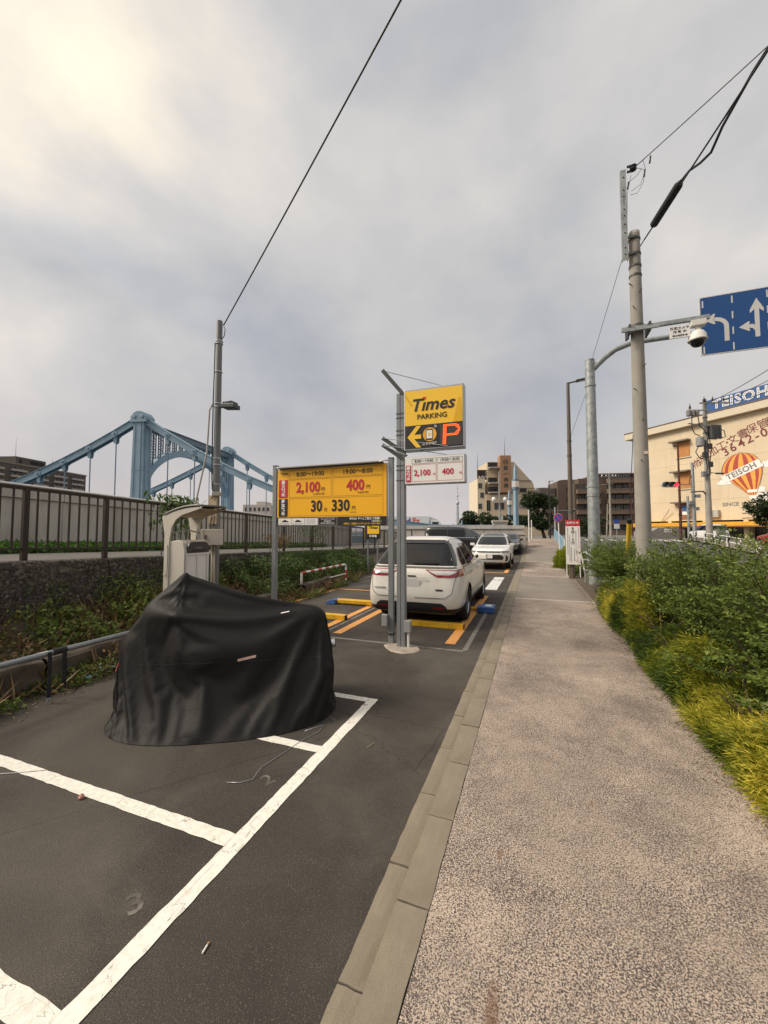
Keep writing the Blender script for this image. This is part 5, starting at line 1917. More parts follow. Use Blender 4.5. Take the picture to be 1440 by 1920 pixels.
for cx, cz, s_ in ((10.3, 7.95, .75), (13.5, 6.75, .85), (14.2, 5.75, 1.05), (15.6, 9.7, 1.2)):
    for kk, mm, dd in ((1.06, M_bgr, .004), (1.0, M_wht, .009)):
        q = MB()
        pts = []
        for (ox, oz, rr) in ((-.9, 0, .3), (-.4, .22, .38), (.2, .28, .42), (.75, .1, .34)):
            pts.append((ox, oz, rr))
        for k_, (ox, oz, rr) in enumerate(pts):
            q.lathe([(rr * s_ * kk, 0), (rr * s_ * kk, .003 + .0006 * k_)], f.p(cx + ox * s_, cz + oz * s_, dd), 16, f.n)
        q.obox(f.p(cx, cz - .12 * s_, dd + .006), f.e * 1.0 * s_ * kk, BZ * .2 * s_ * kk, f.n * .002)
        q.build('mural_cloud', mm, wh)
text('SINCE 1907', .62, M_bgr, wh, f.p(11.6, 5.15, .004), f.e, BZ, f.n, bold=.03, xs=1.1, th=.01)
for a0, z0 in ((8.5, 3.6), (9.1, 3.6), (15.4, 4.0)):
    f.slab('air_conditioner', mat('unit_grey', (.42, .41, .39), .6), a0, a0 + .55, z0, z0 + .9 + (a0 > 12) * .3, .01, .5)
for p_ in ([(2.0, 3.1, .1), (3.6, 4.9, .6)], [(12.0, 3.4, .05), (14.6, 3.5, .05)], [(12, 4.0, .05), (15.2, 4.1, .05)]):
    MB().tube([f.p(*x) for x in p_], .05, 6).build('wall_pipe', mat('pipe_grey', (.33, .30, .26), .6), wh)
# ---------------- brown apartment block
M_ap = mat('apartment_brown', (.115, .082, .064), .85, var=.08, vs=.4, bump=.1, bs=10)
M_ap2 = mat('apartment_balcony', (.165, .115, .088), .85, var=.06, vs=.5)
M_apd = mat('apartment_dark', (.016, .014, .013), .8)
ap = thing('apartment_block', 'brown tiled apartment block with stacked balconies', 'building', camp(1125, 110, .9), world=True)
fa = Facade(camp(1078, 110, 0), (.9354 * math.cos(R(-8)) - .3535 * math.sin(R(-8)), .3535 * math.cos(R(-8)) + .9354 * math.sin(R(-8)), 0), ap)
if fa.n.dot(-fa.o) < 0:
    fa.n = -fa.n
fa.slab('wall', M_ap, 0, 30, .5, 15.0, -12, 0)
fa.slab('wall', M_ap, 1.6, 29, 15.0, 16.6, -11.5, -1.2)
fa.slab('parapet', mat('parapet_pink', (.24, .155, .12), .8), 6.0, 30, 17.6, 17.95, -11, -.9)
fa.slab('wall', M_ap, 6.5, 30, 16.6, 17.6, -10.8, -1.4)
for i in range(6):
    z0 = .75 + i * 2.86
    for a0, a1 in ((.6, 6.4), (8.6, 14.6), (16.0, 22.2)):
        if i == 5 and a0 < 8:
            continue
        fa.slab('recess_shade', M_apd, a0, a1, z0 + 1.05, z0 + 2.6, -.02, .012)  # flat near-black sheet on the wall, painted shade of the balcony recess
        for j in range(3):
            w_ = (a1 - a0) / 3
            fa.window(a0 + j * w_ + .25, a0 + (j + 1) * w_ - .15, z0 + 1.05, z0 + 2.4)
        bal_ = fa.slab('balcony', M_ap2, a0 - .15, a1 + .15, z0 - .05, z0 + 1.08, .02, 1.25, bevel=.04)
        fa.slab('balcony_cap', mat('cap_tan', (.26, .19, .14), .8), a0 - .2, a1 + .2, z0 + 1.085, z0 + 1.18, .0, 1.32, bal_)
fg = Facade(camp(1058, 116, 0), fa.e, ap); fg.n = fa.n
fg.slab('wall', M_ap, -1.8, 5.2, .5, 16.4, -10, .4)
q = MB()
q.prism([(-1.8, 16.4), (5.2, 16.4), (5.2, 16.9), (-.2, 16.9), (-1.2, 16.75)], fg.p(0, 0, -10), fg.e, BZ, fg.n, 10.4)
q.build('roof', M_ap, ap)
fg2 = Facade(fg.p(0, 0, .41), fg.e, ap); fg2.n = fg.n
for i in range(5):
    for a0 in (.4, 3.2):
        fg2.window(a0, a0 + 1.1, 2.0 + i * 2.86, 3.2 + i * 2.86)
fg.slab('stair_tower', mat('apartment_grey', (.115, .095, .088), .85), -7.0, -1.9, .5, 14.8, -9, -.5, bevel=.4)
fg3 = Facade(fg.p(0, 0, -.49), fg.e, ap); fg3.n = fg.n
for i in range(5):
    fg3.window(-3.6, -2.7, 1.8 + i * 2.86, 2.9 + i * 2.86)
# antenna and dishes on its roof
MB().cyl(fa.p(6, 17.9, -3), fa.p(6, 21, -3), .05, n=6).build('mast', M_steel2, ap)

# ---------------- cream office building with brown name pylon
M_of = mat('office_cream', (.60, .485, .35), .85, var=.05, vs=.3)
M_of_lit = mat('office_cream_lit', (.66, .57, .44), .85, var=.05)  # same cream made paler: light on the left wing put into the colour
of = thing('office_building', 'cream office building with brown vertical name pylon beyond the bridge', 'building', camp(955, 95, .9), world=True)
fo = Facade(camp(912, 95, 0), CR, of)
if fo.n.dot(-fo.o) < 0:
    fo.n = -fo.n
MP = 95 / 740
A = lambda p_: (p_ - 912) * MP
Z = lambda y_: 1.77 + (996 - y_) * MP
fo.slab('wall', M_of, A(912), A(1027), .5, Z(927), -14, 0)
q = MB().prism([(A(917), Z(927)), (A(1008), Z(927)), (A(1004), Z(905)), (A(968), Z(864)), (A(917), Z(864))], fo.p(0, 0, -12), fo.e, BZ, fo.n, 11.0)
q.build('upper_wall', M_of, of)
fo.slab('wall', M_of_lit, A(897), A(911.5), .5, Z(897), -10, -.5)
fo.slab('pylon', mat('pylon_brown', (.36, .205, .125), .75, var=.05, bump=.15, bs=3), A(936.5), A(957), Z(924), Z(854.5), -.9, 1.2, bevel=.04)
M_char = mat('char_green', (.05, .055, .04), .6)
fpx = (A(936.5) + A(957)) / 2
for i, ch in enumerate('第一海運'):
    text(ch, 1.15, M_char, of, fo.p(fpx, Z(879) - i * 1.42, 1.205), fo.e, BZ, fo.n, bold=.03, th=.02)
q = MB()
for r0, r1 in ((.62, .48), (.36, .26)):
    for t in range(24):
        a0, a1 = 2 * math.pi * t / 24, 2 * math.pi * (t + 1) / 24
        q.add([fo.p(fpx + r * math.cos(a), Z(867) + r * math.sin(a), 1.22) for r, a in ((r0, a0), (r0, a1), (r1, a1), (r1, a0))], [(0, 1, 2, 3)])
q.obox(fo.p(fpx, Z(867), 1.215), fo.e * .3, BZ * .06, fo.n * .004)
q.build('emblem', M_char, of)
for y0 in (873, 902, 920):
    b_ = fo.slab('balcony', mat('balcony_grey', (.36, .34, .31), .7), A(917), A(936), Z(y0 + 5), Z(y0 + 2.5), -.9, 1.0)
    fo.slab('recess_shade', M_apd, A(918.5), A(935.5), Z(y0 + 2.4), Z(y0 - 8), -.97, -.93)  # dark sheet behind the balcony paints its shade
    for t in range(7):
        fo.slab('baluster', M_steel2, A(917.5 + t * 3), A(917.8 + t * 3), Z(y0 + 2.4), Z(y0 - 4), .9, .95, b_)
    fo.slab('handrail', M_steel2, A(917), A(936), Z(y0 - 4), Z(y0 - 4.5), .88, .97, b_)
for t in range(36):
    fo.slab('roof_baluster', M_steel2, A(913 + t * 3.15), A(913.25 + t * 3.15), Z(927), Z(915.5), -.2, -.15)
fo.slab('roof_rail', M_steel2, A(912), A(1027), Z(915.5), Z(914.7), -.24, -.12)
fo.slab('roof_rail', M_steel2, A(912), A(1027), Z(921), Z(920.5), -.22, -.14)
fo.window(A(927), A(946), Z(955.5), Z(942.5), mull=2)
fo.window(A(974), A(992), Z(953.5), Z(941.5), mat('curtain_glass', (.30, .29, .27), .15), mull=1)
fo.window(A(974), A(984), Z(985), Z(970), mull=1)
fo.window(A(1005), A(1014), Z(979), Z(968), mull=1)
fu = Facade(fo.p(0, 0, -.99), fo.e, of); fu.n = fo.n
fu.window(A(978), A(991), Z(922), Z(914))
fl2 = Facade(fo.p(0, 0, -.49), fo.e, of); fl2.n = fo.n
for x0, y0 in ((898, 944), (902, 923), (898.5, 905)):
    fl2.window(A(x0), A(x0 + 7), Z(y0 + 10), Z(y0))
fo.window(A(912.5), A(920), Z(958), Z(938), M_apd)
fo.slab('roof_board', mat('board_maroon', (.030, .018, .016), .6), A(898), A(918), Z(898), Z(879), -1.4, -1.2)
text('ANT', 1.0, M_wht, of, fo.p(A(908.5), Z(893.5), -1.19), fo.e, BZ, fo.n, bold=.02, th=.02, spacing=1.25)
q = MB()
for t in range(20):
    a0, a1 = 2 * math.pi * t / 20, 2 * math.pi * (t + 1) / 20
    q.add([fo.p(A(917) + r * math.cos(a), Z(884) + r * math.sin(a), -1.17) for r, a in ((.42, a0), (.42, a1), (.30, a1), (.30, a0))], [(0, 1, 2, 3)])
q.build('board_ring', M_wht, of)
for p_, y0, y1 in ((950.5, 854, 818), (898.5, 879, 848)):
    MB().tube([fo.p(A(p_), Z(y0), -1), fo.p(A(p_), Z(y1), -1)], [.09, .02], 6).build('mast', M_steel2, of)
fo.slab('roof_line', M_steel2, A(966), A(1001), Z(900.8), Z(899.8), -.85, -.7)

# ---------------- far apartment block over the river
M_fr = mat('far_apartment', (.095, .085, .072), .9, var=.08, vs=.2)
fr_ = thing('riverside_apartments', 'long grey brown apartment block with pale balconies across the river', 'building', camp(70, 200, .9), world=True)
pa_, pb_ = camp(-40, 178, 0), camp(158, 236, 0)
ff = Facade(pa_, pb_ - pa_, fr_)
if ff.n.dot(-ff.o) < 0:
    ff.n = -ff.n
Ln = (pb_ - pa_).length
ff.slab('wall', M_fr, 0, Ln, 0, 34.6, -13, 0)
ff.slab('parapet', mat('far_parapet', (.20, .185, .16), .9), -.3, Ln + .3, 34.65, 35.4, -13.2, .3)
ff.slab('penthouse', M_fr, Ln * .30, Ln * .58, 35.4, 39.2, -11, -2)
ff.slab('penthouse_opening', M_apd, Ln * .33, Ln * .35, 36.2, 38.0, -1.99, -1.9)
ff.slab('penthouse_opening', M_apd, Ln * .43, Ln * .56, 36.4, 38.2, -1.99, -1.9)
ff.slab('tank_room', M_fr, Ln * .66, Ln * .75, 35.4, 37.4, -9, -4)
for i in range(7):
    z0 = 31.3 - i * 3.0
    for j in range(5):
        a0 = Ln * (.02 + .2 * j); a1 = a0 + Ln * .135
        ff.slab('recess_shade', M_apd, a0, a1, z0 + 1.0, z0 + 2.5, -.02, .02)  # shade behind the balcony painted as a thin dark sheet
        for w_ in range(3):
            ff.window(a0 + (a1 - a0) * w_ / 3 + .3, a0 + (a1 - a0) * (w_ + 1) / 3 - .3, z0 + .9, z0 + 2.4)
        q = MB()
        q.grid(10, 1, lambda u, v: ff.p(a0 - .3 + (a1 - a0 + .6) * u, z0 + 1.0 * v, 1.2 + .5 * math.sin(math.pi * u)))
        q.grid(10, 1, lambda u, v: ff.p(a0 - .3 + (a1 - a0 + .6) * u, z0 + 1.0 * v, .1 * v))
        q.grid(10, 1, lambda u, v: ff.p(a0 - .3 + (a1 - a0 + .6) * u, z0 + 1.0, (1.2 + .5 * math.sin(math.pi * u)) * v))
        q.build('balcony', mat('far_balcony', (.36, .34, .30), .9), fr_, fix=False)
for a_, h in ((Ln * .36, 49), (Ln * .72, 43)):
    MB().cyl(ff.p(a_, 35, -6), ff.p(a_, h, -6), .12, .04, n=5).build('mast', M_steel2, fr_)
# low pale block far beyond the bridge
lb = thing('far_low_block', 'low pale building far behind the bridge hangers', 'building', camp(480, 170, .9), world=True)
fl3 = Facade(camp(455, 170, 0), CR, lb)
if fl3.n.dot(-fl3.o) < 0:
    fl3.n = -fl3.n
fl3.slab('wall', mat('far_white', (.52, .47, .43), .9), 0, 12, 0, 13.2, -12, 0)
fl3.slab('upper_wall', MATS['far_white'], 5.5, 9.5, 13.2, 14.6, -10, -1)
for i in range(6):
    fl3.window(.8 + i * 1.9, 1.8 + i * 1.9, 10.4, 12)

# ---------------- broadcasting tower on the horizon
M_tw = mat('tower_white', (.50, .53, .57), .6, var=.03)
to = thing('broadcast_tower', 'slender pale lattice broadcasting tower far on the horizon', 'tower', camp(858, 5000, 0), world=True)
tb = camp(858, 5000, 0)
prof = [(34, 0), (24, 100), (18, 200), (14, 300), (11, 345)]
q = MB()
for r_, h in ((34, 0), (18, 200)):
    pass
n = 16
for (r0, h0), (r1, h1) in zip(prof, prof[1:]):
    st_ = 5
    for s in range(st_):
        ra, ha = r0 + (r1 - r0) * s / st_, h0 + (h1 - h0) * s / st_
        rb, hb = r0 + (r1 - r0) * (s + 1) / st_, h0 + (h1 - h0) * (s + 1) / st_
        for i in range(n):
            a0, a1 = 2 * math.pi * i / n, 2 * math.pi * (i + 1) / n
            pA = tb + Vector((ra * math.cos(a0), ra * math.sin(a0), ha))
            pB = tb + Vector((rb * math.cos(a1), rb * math.sin(a1), hb))
            pC = tb + Vector((rb * math.cos(a0), rb * math.sin(a0), hb))
            q.beam(pA, pB, 1.4, 1.4); q.beam(pA, pC, 2.2, 2.2); q.beam(pC, pB, 1.2, 1.2)
q.build('lattice_shaft', M_tw, to)
MB().cyl(tb, tb + Vector((0, 0, 340)), 6, 5, n=12).build('core', M_tw, to)
MB().lathe([(12, 335), (20, 342), (24, 352), (26, 368), (22, 376), (12, 380)], tb, 24).build('lower_deck', M_tw, to)
MB().lathe([(9, 380), (8, 440), (13, 445), (15, 458), (12, 464), (8, 470), (7, 497)], tb, 20).build('upper_deck', M_tw, to)
MB().lathe([(5, 497), (5, 540), (6.5, 545), (6.5, 560), (4, 566), (3.5, 600), (2.5, 605), (1.5, 634)], tb, 12).build('antenna', M_tw, to)
# ================================================================== STREET FURNITURE ON THE RIGHT
k = NT('pole_concrete')
c = k.ramp(k.noise(1.4, 5, .6), [(.3, (.245, .228, .20)), (.7, (.345, .322, .285))])
c = k.mix(k.ramp(k.noise(3, 4, .7, 0, stretch=(3, 3, .12)), [(.55, 0), (.75, .5)]), c, (.20, .18, .145))
k.col(c); k.set(Roughness=.9); k.bump(k.noise(70, 4, .6), .3, .005)
M_pole = k.m
k = NT('galvanised_pole')
c = k.ramp(k.voro(9, 'F1', out='Color'), [(.2, (.25, .27, .275)), (.8, (.37, .39, .39))])
k.col(k.mix(k.ramp(k.noise(3, 4, .6), [(.5, 0), (.75, .5)]), c, (.22, .225, .22))); k.set(Roughness=.55, Metallic=.35)
M_gal2 = k.m
M_wire = MATS['wire_dark']

# ---------------- concrete utility pole with security camera
up_ = thing('utility_pole', 'concrete utility pole in the hedge carrying a dome security camera', 'utility pole', (2.26, 10.12, 0), world=True)
ux, uy = 2.26, 10.12
MB().tube([(ux, uy, 1.18), (ux, uy, 8.5)], [.155, .110], 28).build('shaft', M_pole, up_, smooth='auto')
MB().tube([(ux, uy, 0), (ux, uy, 1.17)], [.190, .170], 28).build('base_sleeve', mat('sleeve_pale', (.43, .38, .31), .9, var=.1, bump=.2), up_, smooth='auto')
MB().lathe([(.110, 8.501), (.110, 8.55), (.09, 8.58)], (ux, uy, 0), 20).build('cap', mat('cap_pale', (.5, .48, .44), .7), up_)
for z in (8.35, 8.0, 7.72, 7.5, 6.34):
    MB().lathe([(.110 + (8.5 - z) * .0062 + .004, z), (.110 + (8.5 - z) * .0062 + .012, z + .01), (.110 + (8.5 - z) * .0062 + .012, z + .05), (.110 + (8.5 - z) * .0062 + .004, z + .06)], (ux, uy, 0), 20).build('band', M_steel2, up_)
for z, a in ((7.1, 20), (6.75, -30), (5.4, 30), (4.9, -40), (4.2, 10), (3.3, -10), (7.3, -50)):
    d = Vector((math.sin(R(a)), -math.cos(R(a)), .25)).normalized()
    p = Vector((ux, uy, z)) + Vector((d.x, d.y, 0)) * .12
    MB().cyl(p, p + d * .10, .010, n=6).build('step_bolt', M_steel2, up_)
# bolted steel channel above the pole head
for z in (7.98, 8.36):
    MB().box(ux - .26, ux + .02, uy - .148, uy - .118, z, z + .05).build('channel_bracket', M_steel2, up_)
q = MB().box(ux - .27, ux - .155, uy - .16, uy - .15, 7.86, 9.98)
q.box(ux - .27, ux - .26, uy - .1499, uy - .08, 7.86, 9.98)
q.box(ux - .165, ux - .155, uy - .1499, uy - .08, 7.86, 9.98)
ch = q.build('steel_channel', M_gal2, up_)
q = MB()
for z in (8.0, 8.15, 8.5, 8.7, 8.9, 9.05, 9.35, 9.5, 9.8):
    q.lathe([(.014, 0), (.014, .012)], (ux - .212, uy - .16, z), 8, (0, -1, 0))
q.box(ux - .217, ux - .207, uy - .163, uy - .160, 9.15, 9.3)
q.build('bolt', M_blk, ch)
q = MB().box(ux - .14, ux + .02, uy - .20, uy - .17, 9.86, 9.90)
q.box(ux - .14, ux + .02, uy - .20, uy - .17, 9.98, 10.02)
q.lathe([(.03, -.06), (.075, -.04), (.05, 0), (.075, .04), (.03, .06)], (ux - .02, uy - .185, 9.94), 12)
q.build('insulator', M_blk, up_)
# camera arm
MB().beam((ux - .34, uy - .17, 6.26), (3.53, uy - .17, 6.26), .07, .09).build('camera_arm', M_gal2, up_, bevel=.006)
MB().beam((ux - .34, uy - .25, 6.205), (ux + .35, uy - .25, 6.205), .05, .07).build('arm_brace', M_gal2, up_)
for dx in (-.19, .19):
    MB().box(ux + dx - .02, ux + dx + .02, uy - .27, uy + .14, 6.13, 6.33).build('arm_clamp', M_steel2, up_)
MB().cyl((ux - .24, uy - .25, 6.17), (ux - .24, uy - .25, 6.0), .03, n=8).build('cable_end', M_blk, up_)
cb = MB().box(3.19, 3.46, uy - .25, uy - .08, 6.09, 6.21).build('camera_box', mat('camera_white', (.66, .64, .60), .45), up_, bevel=.012)
dm = MB().lathe([(.03, .16), (.05, .12), (.11, .09), (.155, .02), (.16, -.06), (.175, -.08), (.17, -.10), (.13, -.10)], (3.31, uy - .17, 5.88), 24).build('dome_housing', MATS['camera_white'], up_, smooth='auto')
MB().lathe([(.135, -.10), (.125, -.16), (.08, -.215), (.02, -.235)], (3.31, uy - .17, 5.88), 24).build('dome_glass', M_glass, dm, smooth='auto')
MB().cyl((3.31, uy - .17, 6.02), (3.31, uy - .17, 6.09), .035, n=10).build('camera_neck', MATS['camera_white'], dm)
cs = panel(2.80, 3.17, 5.88, 6.14, uy - .23, M_wht, up_, 'camera_notice', th=.006)
text('防犯カメラ', .068, M_blk, up_, (2.985, uy - .231, 6.085), bold=.025)
text('作 動 中', .068, M_blk, up_, (2.985, uy - .231, 6.005), bold=.025)
text('清澄地区町会', .046, M_blk, up_, (2.985, uy - .231, 5.925), bold=.03)
MB().box(ux + .02, ux + .10, uy - .156, uy - .150, 3.45, 3.51).build('sticker', mat('sticker_pink', (.62, .50, .46), .5), up_)

# ---------------- cables at the pole head
def cable(name, lab, pts, r, m=M_wire):
    o_ = MB().tube(pts, r, 6).build(name, m, smooth=True)
    return tag(o_, lab, 'cable')


cbt = thing('cable_bundle', 'thick black cable with splice box rising from the utility pole', 'cable', (2.34, 10.0, 8.1), world=True)
a_, b_ = Vector((2.34, 10.0, 8.13)), Vector((4.9, -2.6, 8.75))
dv = (b_ - a_).normalized()
MB().tube([a_, a_ + dv * .35], .014, 6).build('strand_grip', M_frame, cbt)
MB().tube(sag(a_ + dv * .2, b_, .12), .016, 6).build('main_cable', M_wire, cbt, smooth=True)
s0 = a_ + dv * .55
MB().tube([s0, s0 + dv * .06, s0 + dv * .95, s0 + dv * 1.05], [.03, .075, .075, .03], 10).build('splice_box', M_strap, cbt, smooth='auto')
p0 = s0 + dv * 1.05
MB().tube([p0, p0 + dv * .15 + V(.05, 0, .03), p0 + dv * .35 + V(.10, 0, -.05), p0 + dv * .6 + V(.12, 0, -.12), p0 + dv * .9 + V(.11, 0, .0), p0 + dv * 1.6 + V(.08, 0, .06), p0 + dv * 9 + V(.06, 0, .0)], .022, 8).build('drop_loop', M_wire, cbt, smooth=True)
cable('overhead_cable', 'thin cable leaving the steel channel towards the upper right', sag((2.27, 9.93, 9.94), (7.2, 4.4, 10.2), .08), .010)
q = MB()
for pts in ([(2.27, 9.93, 9.94), (2.42, 9.78, 9.7), (2.40, 9.80, 9.45), (2.30, 9.9, 9.3), (2.18, 9.96, 9.35)], [(2.40, 9.80, 9.95), (2.44, 9.78, 9.7), (2.36, 9.85, 9.45), (2.2, 9.95, 9.42)], [(2.2, 9.95, 9.8), (2.12, 9.97, 9.4), (2.1, 9.97, 8.7), (2.1, 9.97, 7.9)], [(2.16, 9.95, 9.65), (2.3, 9.88, 9.7), (2.38, 9.82, 9.78)]):
    q.tube(pts, .005, 5)
for p_ in ((2.41, 9.79, 9.55), (2.13, 9.96, 9.5), (2.5, 9.7, 9.75)):
    q.cyl(p_, Vector(p_) + V(.02, 0, .16), .018, n=6)
tag(q.build('wire_tangle', M_wire, smooth=True), 'tangle of thin wires and clips at the top of the pole', 'wires')

# ---------------- guy wire with yellow guard
gw = thing('guy_wire', 'guy wire of the utility pole with yellow plastic guard', 'guy wire', (2.62, 13.85, 0), world=True)
g0, g1 = Vector((ux + .02, uy + .1, 6.1)), Vector((2.60, 13.85, 0))
MB().cyl(g0, g1, .008, n=6).build('wire', M_wire, gw)
MB().cyl(g0.lerp(g1, .66), g1, .06, n=12).build('guard', mat('guard_yellow', (.66, .40, .02), .5, var=.1), gw, smooth='auto')
MB().cyl(g0.lerp(g1, .655), g0.lerp(g1, .672), .064, n=12).build('guard_cap', M_blk, gw)

# ---------------- gantry pole with lane sign
ga = thing('lane_sign_gantry', 'galvanised pole with curved arm holding a blue lane direction sign', 'road sign', (1.85, 14.45, 0), world=True)
MB().tube([(1.85, 14.45, 0), (1.85, 14.45, 7.42)], [.19, .145], 24).build('pole', M_gal2, ga, smooth='auto')
MB().lathe([(.15, 7.421), (.15, 7.45), (.02, 7.47)], (1.85, 14.45, 0), 20).build('pole_cap', M_gal2, ga)
MB().tube([(1.90, 14.45, 7.10), (2.08, 14.45, 7.28), (2.3, 14.45, 7.48), (2.6, 14.45, 7.69), (3.0, 14.45, 7.81), (3.5, 14.45, 7.84), (8.7, 14.45, 7.84)], [.105, .10, .095, .09, .085, .08, .06], 18).build('arm', M_gal2, ga, smooth='auto')
for z in (6.55, 3.2, 2.9):
    MB().cyl((1.85, 14.45, z), (1.85, 14.45, z + .05), .165 + (7 - z) * .006, n=20).build('band', M_gal2, ga)
M_sblue = mat('road_sign_blue', (.008, .062, .215), .4, var=.05, vs=1.5)
M_swht = mat('road_sign_white', (.58, .57, .545), .5, var=.05)
X0, X1, Z0, Z1 = 4.82, 8.6, 7.05, 8.86
SY2 = 14.30
MB().box(X0, X1, SY2, SY2 + .03, Z0, Z1).build('sign_panel', M_swht, ga, bevel=.01)
panel(X0 + .035, X1 - .035, Z0 + .035, Z1 - .035, SY2 - .0035, M_sblue, ga, 'blue_face', r=.05)
for x in (5.3, 6.6, 7.9):
    MB().box(x - .03, x + .03, SY2 + .031, SY2 + .10, Z0 + .1, Z1 - .1).build('stiffener', M_gal2, ga)
zz = lambda v: Z1 - (Z1 - Z0) * v
yy_ = SY2 - .006
for x in (4.91, 5.625, 6.44, 7.3, 8.1):
    for i in range(4 if x > 5 else 3):
        v0 = .06 + i * .26 if x > 5 else (.07, .62, .85)[i]
        panel(x - .018, x + .018, zz(v0 + .12), zz(v0), yy_, M_swht, ga, 'lane_dash', th=.002)


def arrow_poly(pts, name='lane_arrow'):
    MB().prism(pts, (0, yy_, 0), AX, AZ, NY, .0025).build(name, M_swht, ga)


x = 5.47                                            # left turn only
st = [(x + .06, zz(.80)), (x - .055, zz(.80))]
arc_o = [(x + .06 - .36 + .36 * math.cos(R(t)), zz(.545) + .30 * math.sin(R(t))) for t in range(0, 91, 15)]
arc_i = [(x + .06 - .36 + .245 * math.cos(R(t)), zz(.545) + .185 * math.sin(R(t))) for t in range(90, -1, -15)]
arrow_poly([(x + .06, zz(.80))] + arc_o + arc_i + [(x - .055, zz(.80))])
xa, za = x - .29, zz(.545) + .2425
arrow_poly([(xa, za + .06), (xa + .03, za + .16), (xa - .01, za + .17), (xa - .24, za), (xa - .01, za - .15), (xa + .03, za - .14), (xa, za - .055)], 'arrow_head')
for x in (6.19, 7.05, 7.75):                          # straight and left
    arrow_poly([(x - .055, zz(.80)), (x + .055, zz(.80)), (x + .055, zz(.34)), (x + .155, zz(.40)), (x + .165, zz(.35)), (x, zz(.165)), (x - .165, zz(.35)), (x - .155, zz(.40)), (x - .055, zz(.34))])
    if x < 7:
        arrow_poly([(x - .056, zz(.60)), (x - .056, zz(.70)), (x - .10, zz(.655)), (x - .19, zz(.635)), (x - .19, zz(.585)), (x - .12, zz(.58))], 'arrow_branch')
        xa, za = x - .19, zz(.61)
        arrow_poly([(xa, za + .05), (xa + .02, za + .14), (xa - .02, za + .14), (xa - .24, za), (xa - .02, za - .14), (xa + .02, za - .14), (xa, za - .05)], 'arrow_head')

# ---------------- brown lamp post and notice tied to it
M_lampb = mat('lamp_brown', (.125, .098, .078), .6, .15, var=.1)
bl = thing('brown_street_lamp', 'tall brown street lamp post rising beside the notice board', 'street lamp', (1.31, 16.1, 0), world=True)
MB().tube([(1.31, 16.1, 0), (1.31, 16.1, 3.2), (1.31, 16.1, 7.35)], [.105, .082, .055], 18).build('post', M_lampb, bl, smooth='auto')
MB().beam((1.31, 16.1, 7.33), (1.70, 16.1, 7.38), .05, .05).build('arm', M_lampb, bl)
lh = MB().obox((1.80, 16.1, 7.40), (.22, 0, .025), (0, .09, 0), (-.004, 0, .035)).build('lamp_head', M_dgrey, bl, bevel=.02)
MB().obox((1.82, 16.1, 7.36), (.15, 0, .017), (0, .06, 0), (0, 0, .004)).build('lens', M_lampc, lh)
for z in (2.45, 5.1, 4.55):
    MB().cyl((1.31, 16.1, z), (1.31, 16.1, z + .06), .10 - z * .006 + .012, n=14).build('band', M_steel2, bl)
nb = thing('notice_board', 'narrow white notice board with red heading tied to the lamp post', 'notice board', (1.33, 15.9, .4), world=True)
nx0, nx1, nz0, nz1 = 1.105, 1.585, .56, 2.18
MB().box(nx0, nx1, 15.93, 15.955, nz0, nz1).build('board', M_wht, nb)
panel(nx0, nx1, nz1 - .22, nz1, 15.926, M_red, nb, 'red_heading')
text('お知らせ', .105, M_wht, nb, ((nx0 + nx1) / 2, 15.925, nz1 - .11), bold=.03)
text('8月16日', .13, M_blk, nb, (nx0 + .24, 15.928, nz1 - .58), vertical=True, bold=.02, space=1.0)
q = MB(); q2 = MB()
r_ = random.Random(5)
for cx, zt, zb, w, rr in ((.07, .28, 1.25, .022, 0), (.13, .55, 1.5, .020, 0), (.34, .40, 1.3, .022, 0), (.18, 1.0, 1.55, .024, 0), (.43, .28, 1.05, .02, 1), (.39, 1.1, 1.55, .02, 1), (.28, 1.05, 1.5, .024, 0)):
    z = nz1 - zt
    while z > nz1 - zb:
        h = r_.uniform(.020, .032)
        qq = q2 if rr else q
        for s_ in range(2):
            qq.box(nx0 + cx - w / 2 + s_ * w * .55, nx0 + cx - w / 2 + s_ * w * .55 + w * .38, 15.9275, 15.9295, z - h * r_.uniform(.6, 1), z)
        qq.box(nx0 + cx - w / 2, nx0 + cx + w / 2, 15.927, 15.9274, z - h * .55, z - h * .38)
        z -= h + .010
q.build('small_print', M_blk, nb)
q2.build('red_print', M_red, nb)
for x in (nx0 + .02, nx1 - .02):
    MB().box(x - .015, x + .015, 15.956, 15.985, .1, nz1).build('batten', M_wht, nb)
wf = thing('leaning_white_frame', 'white pierced metal barrier panel leaning behind the notice board', 'barrier', (1.72, 15.6, 0), world=True)
q = MB()
q.beam((1.56, 15.5, 1.0), (1.70, 15.4, .05), .035, .035); q.beam((1.74, 15.5, 1.05), (1.86, 15.4, .05), .035, .035)
for i in range(5):
    t = i / 4
    q.beam((1.56 + .14 * t, 15.5 - .1 * t, 1.0 - .95 * t), (1.74 + .12 * t, 15.5 - .1 * t, 1.05 - 1.0 * t), .03, .05)
q.build('frame', M_rw, wf)
q = MB()
for i in range(4):
    t = (i + .5) / 4
    q.lathe([(.06, 0), (.06, .02)], (1.65 + .13 * t, 15.47 - .1 * t, 1.02 - .97 * t), 10, (0, -1, .1))
q.build('ornament', M_steel2, wf)
sb = thing('stone_planter_post', 'small square grey stone post at the end of the hedge', 'stone post', (1.72, 14.9, 0))
MB().box(-.13, .13, -.13, .13, 0, .42).build('shaft', mat('granite', (.20, .195, .185), .8, var=.2, vs=20, bump=.2), sb, bevel=.015)
MB().box(-.145, .145, -.145, .145, .421, .47).build('cap', MATS['granite'], sb, bevel=.012)

